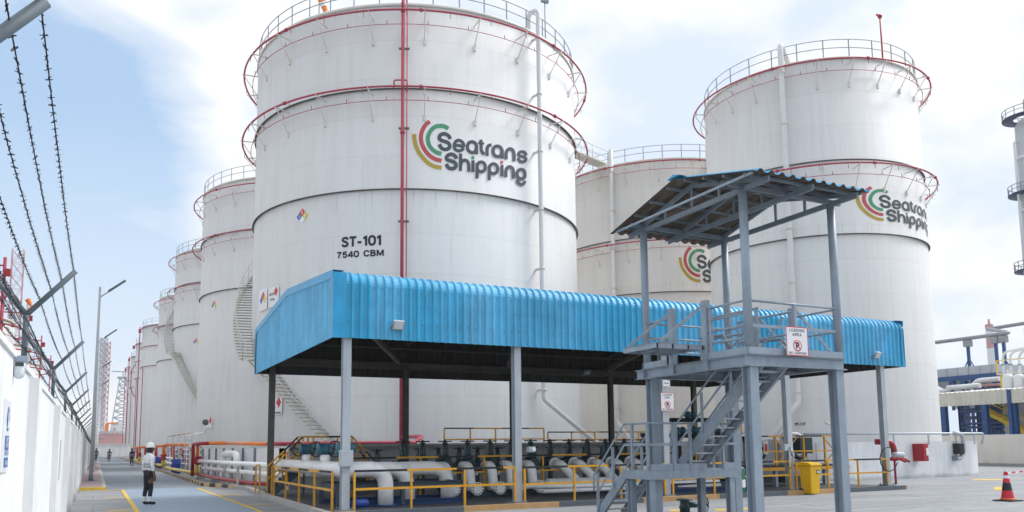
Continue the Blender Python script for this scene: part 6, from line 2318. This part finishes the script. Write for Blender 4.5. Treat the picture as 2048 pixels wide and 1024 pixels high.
# air cooler with plenum hoppers on blue legs
PX2 = 74.0
t = thing('air_cooler', (PX2, 40, 0), 'grey panelled air cooler with white hoppers on blue frame above the shed', 'cooler')
A, B = onx(1880, 739, PX2), onx(1993, 727, PX2)
C_, D = onx(1880, 755, PX2), onx(1993, 745, PX2)
zt_, zb_ = (A.z + B.z) / 2, (C_.z + D.z) / 2
y0_, y1_ = B.y, A.y + 1
MB().box(PX2, y0_, zb_, PX2 + 9, y1_, zt_).build('panel_box', 'panel', t)
for k in range(6):
    y = y0_ + (y1_ - y0_) * (k + .5) / 6
    MB().box(PX2 - .08, y - .04, zb_ + .05, PX2 - .003, y + .04, zt_).build('panel_rib', 'panel', t)
MB().box(PX2 - .15, y0_ - .2, zb_ - .45, PX2 + 9, y1_, zb_ - .002).build('edge_beam', 'pale_blue', t)
n = 3
for k in range(n):
    ya, yb = y0_ + (y1_ - y0_) * k / n + .05, y0_ + (y1_ - y0_) * (k + 1) / n - .05
    z0, z1 = zb_ - 2.0, zb_ - .46
    q = 1.3
    vs = [(PX2 + .05, ya, z1), (PX2 + 8.9, ya, z1), (PX2 + 8.9, yb, z1), (PX2 + .05, yb, z1), (PX2 + 2.2, ya + q, z0), (PX2 + 6.8, ya + q, z0), (PX2 + 6.8, yb - q, z0), (PX2 + 2.2, yb - q, z0)]
    MB().add(vs, [(0, 1, 2, 3), (4, 5, 6, 7), (0, 1, 5, 4), (1, 2, 6, 5), (2, 3, 7, 6), (3, 0, 4, 7)]).build('hopper', 'hopper', t)
    MB().cyl((PX2 + 4.5, (ya + yb) / 2, z0 - 1.0), (PX2 + 4.5, (ya + yb) / 2, z0 - .01), 1.7, 20).build('fan_ring', 'hopper', t)
    for y in (ya, yb):
        MB().bar((PX2 - .1, y, zb_ - .5), (PX2 - .1, y + (.9 if y == ya else -.9), zb_ - 2.4), .28).build('knee_brace', 'pale_blue', t)
for y in (y0_ - .1, (y0_ + y1_) / 2, y1_):
    MB().box(PX2 - .2, y - .25, 0, PX2 + .3, y + .25, zb_ - .46).build('leg', 'pale_blue', t)
    MB().box(PX2 + 8.4, y - .25, 0, PX2 + 8.9, y + .25, zb_ - .46).build('leg', 'pale_blue', t)
# pipes on the shed roof level
for i, (u0, u1, v, r, m, lab) in enumerate(((1895, 1960, 776, .24, 'vessel', 'fat white drum lying above the shed roof'), (1880, 1930, 782, .16, 'vessel', 'thin white pipe lying above the shed roof'), (1958, 2000, 772, .12, 'pale_red', 'pinkish pipe lying above the shed roof'))):
    a, b = onx(u0, v, 70 + i), onx(u1, v - (u1 - u0) * .07, 70 + i)
    t = thing('roof_level_pipe', (70 + i, (a.y + b.y) / 2, a.z), lab, 'pipe', 'pipes above the shed roof')
    MB().tube([a, Vector((70 + i, b.y, a.z))], r, 14).build('pipe_run', m, t)
    for f in (.15, .5, .85):
        y = a.y + (b.y - a.y) * f
        MB().bar((70 + i, y, 4.5), (70 + i, y, a.z - r), .2).build('pipe_stand', 'navy', t)
a, b = onx(1945, 762, 72), onx(2000, 757, 72)
t = thing('curved_pipe', (72, a.y, a.z), 'pale swan neck pipe in front of the cooler hoppers', 'pipe')
MB().tube(bend([Vector((72, a.y, a.z - 2.2)), Vector((72, a.y, a.z)), Vector((72, b.y, a.z))], .9), .22, 14).build('pipe_run', 'vessel', t)
# white vessels with swan-neck tops
for i, u in enumerate((2018, 2040, 2062)):
    p = onx(u, 776, 66)
    q = onx(u, 748, 66)
    t = thing('white_vessel', (66, p.y, 0), ['white upright vessel with domed top, leftmost above the shed', 'white upright vessel with domed top, second above the shed', 'white upright vessel with domed top cut by the frame edge'][i], 'vessel', 'white vessels above the shed')
    r = .43
    MB().lathe([(r, 0), (r, q.z - .35), (r * .9, q.z - .15), (r * .6, q.z - .02), (.02, q.z + .03)], (66, p.y, 0), 28).build('shell', 'vessel', t)
    MB().tube([(66, p.y, q.z), (66, p.y, q.z + .35)], .06, 10).build('nozzle', 'vessel', t)
for i, u in enumerate((2007, 2022, 2040)):
    p = onx(u, 740, 68)
    q = onx(u, 704, 68)
    t = thing('vent_neck', (68, p.y, 0), ['pale pipe bend rising behind the white vessels, leftmost', 'pale pipe bend rising behind the white vessels, middle', 'pale pipe bend rising behind the white vessels, rightmost'][i], 'pipe', 'pipe bends behind the vessels')
    MB().tube(bend([Vector((68, p.y, 3)), Vector((68, p.y, q.z)), Vector((68, p.y - 3.4, q.z + .25))], .7), .095, 12).build('pipe_run', 'vessel', t)
    MB().cyl((68, p.y, p.z + .4), (68, p.y, p.z + .5), .17, 14).build('flange', 'lag', t)
t = thing('pipe_platform', (70, 22, 6), 'yellow railed pipe platform behind the white vessels', 'platform')
a = onx(2000, 745, 70)
MB().box(69.5, a.y - 9, a.z - .25, 73, a.y, a.z - .1).build('deck', 'cream_steel', t)
for k in range(8):
    MB().bar((69.6, a.y - k * 1.25, a.z - .1), (69.6, a.y - k * 1.25, a.z + 1.0), .1).build('rail_post', 'pyellow', t)
MB().bar((69.6, a.y - 9, a.z + 1.0), (69.6, a.y, a.z + 1.0), .09).build('hand_bar', 'pyellow', t)
for yy in (a.y - .3, a.y - 4.5, a.y - 8.6):
    MB().box(69.7, yy - .15, 0, 70.0, yy + .15, a.z - .26).build('leg', 'pyellow', t)
# trestle pipeline
PX3 = 82.0
t = thing('trestle_pipeline', (PX3, 40, 0), 'long grey pipeline with a zigzag loop carried on slim blue trestles', 'pipeline')
a, b, c_, d_ = onx(1855, 687, PX3), onx(2013, 661, PX3), onx(1975, 658, PX3 + 7), onx(2070, 643, PX3 + 7)
zz = a.z
MB().tube(bend([Vector((PX3, a.y + 6, zz)), Vector((PX3, b.y, zz)), Vector((PX3 + .3, b.y, zz + .1)), Vector((PX3 + 7, c_.y, c_.z)), Vector((PX3 + 7.1, c_.y - .2, c_.z)), Vector((PX3 + 7, d_.y - 4, c_.z + .2))], .8), .20, 14).build('pipe_run', 'lag', t)
for u, v0, v1 in ((1935, 680, 735), (1990, 668, 790), (2006, 672, 745)):
    p = onx(u, v0, PX3)
    MB().box(PX3 - .12, p.y - .13, 0, PX3 + .12, p.y + .13, zz - .9).build('trestle_leg', 'pale_blue', t)
    MB().box(PX3 - .3, p.y - .35, zz - .899, PX3 + .3, p.y + .35, zz - .21).build('saddle', 'lag', t)
    q = onx(u, (v0 + v1) / 2 + 10, PX3)
    for sg in (-1, 1):
        MB().bar((PX3, p.y, q.z), (PX3, p.y + sg * 2.3, q.z - 4.0), .09).build('stay', 'pale_blue', t)
# distillation column at the right edge and two striped stacks
base = far(2110, 860, 118)
dist = 118
tz = far(2050, 240, dist).z
t = thing('column_tower', (base.x, base.y, 0), 'tall grey process column with ring platforms at the right edge', 'column')
Lc = Vector((base.x, base.y, 0))
rr1 = 1.55
MB().lathe([(rr1, 0), (rr1, tz * .60), (rr1 * .98, tz - .8), (rr1 * .7, tz - .1), (rr1 * .3, tz + .35), (.02, tz + .45)], Lc, 32).build('shell', 'pole', t)
for v, h in ((240, 2.0), (392, 1.4), (545, 1.4)):
    z = far(2040, v, dist).z
    o = MB().lathe([(rr1 + .05, -.04), (rr1 + 1.3, -.04), (rr1 + 1.3, .06), (rr1 + .05, .06)], Lc + Vector((0, 0, z)), 24).build('ring_platform', 'plat_blue', t)
    MB().torus(Lc + Vector((0, 0, z + 1.1)), rr1 + 1.25, .05, 32, 5).torus(Lc + Vector((0, 0, z + .6)), rr1 + 1.25, .04, 32, 5).build('platform_rail', 'steel_d', o)
    for k in range(14):
        q = Lc + Vector(((rr1 + 1.25) * cos(k * pi / 7), (rr1 + 1.25) * sin(k * pi / 7), z))
        MB().bar(q, q + Vector((0, 0, 1.1)), .07).build('rail_post', 'steel_d', o)
lft = -Vector((cos(R(28)), -sin(R(28)), 0))
for i, (o, z0, z1, r) in enumerate(((rr1 + .45, tz * .42, tz * .93, .14), (rr1 + .2, 0, tz * .55, .28))):
    q = Lc + lft * o
    MB().tube(bend([q + Vector((0, 0, z0)), q + Vector((0, 0, z1)), q - lft * .6 + Vector((0, 0, z1 + .1))], .4), r, 10).build('side_pipe', 'vessel', t)
MB().tube(bend([Lc + Vector((0, 0, tz + .3)), Lc + Vector((0, 0, tz + 2.6)), Lc - lft * 2 + Vector((0, 0, tz + 3.6))], .6), .4, 10).build('overhead_pipe', 'lag', t)
for z in (tz * .72, tz * .88):
    MB().lathe([(rr1 + .01, -.2), (rr1 + .06, -.2), (rr1 + .06, .2), (rr1 + .01, .2)], Lc + Vector((0, 0, z)), 32).build('band', 'vessel', t)
for i, (u, v, r) in enumerate(((1990, 648, .9), (2072, 655, 1.1))):
    p = far(u, 800, 230 - 30 * i)
    top = far(u - 1.5, v, 230 - 30 * i)
    L = Vector((p.x, p.y, 0))
    t = thing('chimney_stack', L, ['slim pale chimney with red bands behind the trestle pipeline', 'pale chimney with red bands behind the white vessels'][i], 'chimney', 'pale chimneys of the plant')
    hs = [0, top.z - 12, top.z - 9, top.z - 6, top.z - 3, top.z - 1.2, top.z]
    for k in range(6):
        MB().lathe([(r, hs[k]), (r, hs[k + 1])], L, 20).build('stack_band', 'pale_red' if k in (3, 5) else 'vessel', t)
    MB().lathe([(r, top.z), (r * .7, top.z)], L, 20).cyl(L + Vector((0, 0, top.z)), L + Vector((0, 0, top.z + 1.3)), .25, 8).build('stack_tip', 'pale_red', t)

# ------------------------------------------------------------------ harbour things at the far end of the road
def lattice(mb, c, w, z0, z1, n, r, top_w=None, m=0):
    c = Vector(c)
    top_w = top_w or w
    cs = [(-1, -1), (1, -1), (1, 1), (-1, 1)]
    P = lambda k, i: c + Vector((cs[k][0] * (w + (top_w - w) * i / n) / 2, cs[k][1] * (w + (top_w - w) * i / n) / 2, z0 + (z1 - z0) * i / n))
    for k in range(4):
        mb.bar(P(k, 0), P(k, n), r * 1.7, m=m)
        k2 = (k + 1) % 4
        for i in range(n):
            mb.bar(P(k, i), P(k2, i + 1), r, m=m)
            mb.bar(P(k2, i), P(k, i + 1), r, m=m)
            mb.bar(P(k, i), P(k2, i), r, m=m)
    return mb


RD = 430
t = thing('jack_up_rig', (far(205, 880, RD).x, far(205, 880, RD).y, 0), 'distant drilling rig with tall grey and red lattice legs past the road end', 'drilling rig')
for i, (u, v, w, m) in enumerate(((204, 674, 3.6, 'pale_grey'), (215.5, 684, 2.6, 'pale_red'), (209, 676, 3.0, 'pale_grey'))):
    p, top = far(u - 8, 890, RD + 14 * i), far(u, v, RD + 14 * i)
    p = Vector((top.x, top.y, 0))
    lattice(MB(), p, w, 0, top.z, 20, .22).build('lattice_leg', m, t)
p = far(216, 893, RD)
for (u0, v0, u1, v1, m, nm) in ((196, 868, 250, 892, 'pale_red', 'hull'), (200, 858, 214, 868, 'vessel', 'deck_house'), (222, 850, 244, 868, 'vessel', 'deck_house'), (226, 856, 232, 862, 'pale_grey', 'deck_module'), (236, 845, 247, 850, 'vessel', 'helideck')):
    a, b = far(u0, v1, RD), far(u1, v0, RD)
    MB().box(a.x, a.y - 4, max(a.z, 0), b.x, a.y + 12, b.z).build(nm, m, t)
for k in range(9):
    a, b = far(200 + k * 5.2, 868, RD - 4), far(200 + k * 5.2, 864, RD - 4)
    MB().bar(a, b + Vector((0, 0, .4)), .5).build('deck_post', 'pale_red' if k % 2 else 'pale_grey', t)
a, b = far(213, 862, RD - 6), far(236, 846, RD - 6)
MB().bar(a, far(214, 848, RD - 6), 1.6).bar(far(212, 847, RD - 6), b, .7).build('deck_crane', 'orange', t)
RD2 = 470
a, top = far(243, 862, RD2), far(246, 757, RD2)
t = thing('drilling_derrick', (top.x, top.y, 0), 'distant pale lattice derrick tapering upward past the road end', 'derrick')
lattice(MB(), (top.x, top.y, 0), 9.5, a.z, top.z, 8, .26, 3.0).build('lattice_mast', 'pale_grey', t)
MB().box(top.x - 2.6, top.y - 2.6, top.z, top.x + 2.6, top.y + 2.6, top.z + .8).bar(top + Vector((-5.5, 0, 3.6)), top + Vector((5.5, 0, 3.6)), .5).bar(top, top + Vector((0, 0, 3.6)), .6).build('crown_block', 'pale_grey', t)
MB().box(top.x - 6.5, top.y - 6, 0, top.x + 6.5, top.y + 6, a.z).build('drill_floor', 'vessel', t)
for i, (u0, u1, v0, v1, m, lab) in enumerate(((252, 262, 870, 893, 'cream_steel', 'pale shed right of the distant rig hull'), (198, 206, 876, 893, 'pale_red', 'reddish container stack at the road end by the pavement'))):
    a, b = far(u0, v1, 300), far(u1, v0, 300)
    t = thing('dockside_shed', ((a.x + b.x) / 2, a.y, 0), lab, 'shed', 'dockside sheds')
    MB().box(a.x, a.y, 0, b.x, a.y + 8, b.z).build('wall', m, t)
    MB().prism([(a.x - .2, a.y - .2, b.z + .001), (b.x + .2, a.y - .2, b.z + .001), ((a.x + b.x) / 2, a.y - .2, b.z + .7)], (0, 8.4, 0)).build('roof', 'pale_grey', t)
# red lattice mast and windsock over the left wall
p = onx(34, 700, -10)
top = onx(37, 500, -10)
t = thing('lattice_mast', (-10, top.y, 0), 'pinkish lattice mast behind the first white tank over the wall', 'mast')
lattice(MB(), (-10, top.y, 0), 1.3, 0, top.z, 16, .05).build('lattice_body', 'pale_red', t)
p = onx(55, 600, -9)
t = thing('windsock', (-9, p.y, 0), 'small orange windsock on a thin pole over the boundary wall', 'windsock')
MB().tube([(-9, p.y, 0), (-9, p.y, p.z + .25)], .06, 6).build('pole', 'rail_g', t)
for i, m in enumerate(('orange', 'orange', 'pale_red')):
    a = Vector((-9, p.y, p.z + .1)) + Vector((.22, 0, -.4)) * i
    MB().tube([a, a + Vector((.22, 0, -.4))], [.36 - .07 * i, .36 - .07 * (i + 1)], 10, caps=False).build('sleeve_band', m, t)


# ------------------------------------------------------------------ people
def person(loc, face, Hh, label, style, turn=0.0, carry=None):
    """face: heading (deg from +Y towards +X); Hh: standing height without helmet"""
    loc = Vector(loc)
    t_ang = -R(face)
    k = Hh / 1.78
    V, E, Rd, mt = [], [], [], []

    def v(x, y, z, r, m, link=None, ry=None):
        V.append(Vector((x, y, z)) * k)
        Rd.append((r * k, (ry or r) * k))
        mt.append(m)
        if link is not None:
            E.append((link, len(V) - 1))
        return len(V) - 1
    SK, SH, TR, BT, HR, TP = 0, 1, 2, 3, 4, 5
    pel = v(0, 0, .95, .145, TR, None, .115)
    w = v(0, .01, 1.08, .135, SH, pel, .105)
    ch = v(0, .0, 1.30, .165, SH, w, .115)
    sh = v(0, -.01, 1.43, .12, SH, ch, .09)
    nk = v(0, .01, 1.53, .058, SK, sh)
    hd = v(0, .035, 1.62, .082, SK, nk, .09)
    h2 = v(0, .03, 1.70, .085, SK, hd, .098)
    v(0, .02, 1.755, .055, SK, h2, .065)
    v(sin(R(turn)) * .12, .03 + cos(R(turn)) * .115, 1.635, .016, SK, hd)
    for sx in (-1, 1):
        v(sx * .092, .02, 1.645, .018, SK, hd)
    for sx in (-1, 1):
        step = .03 * sx
        hip = v(sx * .095, 0, .90, .105, TR, pel)
        kn = v(sx * .095, .015 + step * .5, .50, .075, TR, hip)
        cf = v(sx * .095, -.01 + step, .34, .066, TR, kn)
        an = v(sx * .095, -.02 + step, .16, .056, TP, cf)
        fo = v(sx * .095, -.03 + step, .055, .052, BT, an)
        to = v(sx * .105, .13 + step, .045, .044, BT, fo, .04)
        v(sx * .105, .17 + step, .04, .034, BT, to, .03)
        so2 = v(sx * .175, -.005, 1.41, .078, SH, sh)
        el = v(sx * .245, -.04, 1.14, .053, SH, so2)
        wr = v(sx * .25, .03, .90, .036, SK, el)
        pa = v(sx * .25, .05, .82, .038, SK, wr, .022)
        for j in range(4):
            ff = v(sx * .252, .078 - j * .02, .755, .0105, SK, pa)
            v(sx * .243, .082 - j * .02, (.70, .69, .695, .715)[j], .009, SK, ff)
        th = v(sx * .235, .09, .80, .012, SK, pa)
        v(sx * .228, .105, .755, .010, SK, th)
    me = bpy.data.meshes.new('body')
    me.from_pydata([tuple(p) for p in V], E, [])
    o = bpy.data.objects.new('body', me)
    col.objects.link(o)
    o.modifiers.new('skin', 'SKIN')
    sv = me.skin_vertices[0].data
    for i, q in enumerate(Rd):
        sv[i].radius = q
        sv[i].use_root = (i == 0)
    ss = o.modifiers.new('subsurf', 'SUBSURF')
    ss.levels = ss.render_levels = 2
    dg = bpy.context.evaluated_depsgraph_get()
    m2 = bpy.data.meshes.new_from_object(o.evaluated_get(dg))
    bpy.data.objects.remove(o)
    bpy.data.meshes.remove(me)
    m2.materials.clear()
    for s in style:
        m2.materials.append(MT[s])
    for p in m2.polygons:
        c = p.center
        d = min(range(len(V)), key=lambda i: (V[i] - c).length - Rd[i][0] * .6)
        p.material_index = mt[d]
        p.use_smooth = True
    t = thing('person', loc, label, 'person', None)
    t.rotation_euler = (0, 0, t_ang)
    b = bpy.data.objects.new('body', m2)
    col.objects.link(b)
    b.parent = t
    ORG[b.name] = loc

    def part(mb, name, m):
        o = mb.build(name, m, t, (0, 0, 0))
        return o
    z0 = 1.695 * k
    prof = [(.132, 0), (.138, .012), (.128, .02), (.126, .05), (.112, .10), (.075, .14), (.02, .155), (.002, .156)]
    mb = MB().lathe([(r * k, z * k) for r, z in prof], (0, .025 * k, z0), 24)
    mb.lathe([(.10 * k, 0), (.155 * k, -.012 * k), (.15 * k, .004 * k)], (0, .05 * k, z0 + .006), 16, a0=.3, a1=pi - .3)
    mb.tube([(0, -.09 * k, z0 + .09 * k), (0, .03 * k, z0 + .165 * k), (0, .13 * k, z0 + .08 * k)], .012 * k, 6)
    part(mb, 'helmet', 'helmet' if style[1] == 'shirt' else 'helmet_d')
    for sx in (-1, 1):
        part(MB().ball((sx * .033 * k + sin(R(turn)) * .1 * k, (.035 + cos(R(turn)) * .085) * k, 1.665 * k), .011 * k, 8), 'eye', 'black')
    part(MB().box(-.026 * k + sin(R(turn)) * .1 * k, (.03 + cos(R(turn)) * .085) * k, 1.585 * k, .026 * k + sin(R(turn)) * .1 * k, (.04 + cos(R(turn)) * .085) * k, 1.592 * k), 'mouth', 'deepred')
    part(MB().lathe([(.094 * k, -.14 * k), (.10 * k, -.06 * k), (.102 * k, -.005 * k)], (0, .02 * k, z0), 16, a0=pi * 1.02, a1=pi * 1.98), 'hair', 'black')
    for z, rx, ry in ((1.20, .178, .130), (1.12, .168, .124)):
        n_ = 28
        a = [Vector((rx * k * cos(2 * pi * i / n_), ry * k * sin(2 * pi * i / n_) - .003 * k, (z - .022) * k)) for i in range(n_ + 1)]
        mb = MB().sheet([a, [p + Vector((0, 0, .044 * k)) for p in a]], 0, True)
        part(mb, 'reflective_band', 'silver')
    if carry:
        mb = MB().box(.2 * k, -.06, .48 * k, .34 * k, .2, .68 * k).tube([(.25 * k, .0, .68 * k), (.25 * k, .05, .76 * k), (.25 * k, .12, .68 * k)], .012, 6)
        mb.v = [loc + Matrix.Rotation(t_ang, 3, 'Z') @ p for p in mb.v]
        tag(mb.build('carry_case', 'deepred', None, loc + Vector((.25, 0, .48))), 'small dark red case held by the middle far worker', 'case')
    return t


person((1.46, 27.0, .008), 62, 1.80, 'worker in white shirt, dark trousers and white helmet standing on the road', ('skin', 'shirt', 'trousers', 'boots', 'black', 'shirt'), turn=25)
person((3.42, 94, .006), 205, 1.80, 'worker in dark blue coverall walking by the kerb, right of the others', ('skin', 'coverall', 'coverall', 'boots', 'black', 'silver'))
person((1.78, 129, .006), 190, 1.80, 'worker in dark blue coverall carrying a case in the middle of the road', ('skin', 'coverall', 'coverall', 'boots', 'black', 'silver'), carry=True)
person((.12, 128, .125), 160, 1.80, 'worker in dark blue coverall standing on the pavement by the lamp posts', ('skin', 'coverall', 'coverall', 'boots', 'black', 'silver'))

# ------------------------------------------------------------------ air
hz = MB().box(-320, -80, -1.0, 580, 780, 82).build('haze', 'sign_w', None, (0, 300, 20))
hz['kind'] = 'stuff'
hm_ = bpy.data.materials.new('haze_air')
hm_.use_nodes = True
hn, hl = hm_.node_tree.nodes, hm_.node_tree.links
hn.clear()
ho = hn.new('ShaderNodeOutputMaterial')
hv = hn.new('ShaderNodeVolumePrincipled')
hv.inputs['Color'].default_value = (0.93, 0.96, 1.0, 1)
hv.inputs['Density'].default_value = 0.0003
hv.inputs['Anisotropy'].default_value = 0.2
hl.new(hv.outputs[0], ho.inputs['Volume'])
hz.data.materials[0] = hm_
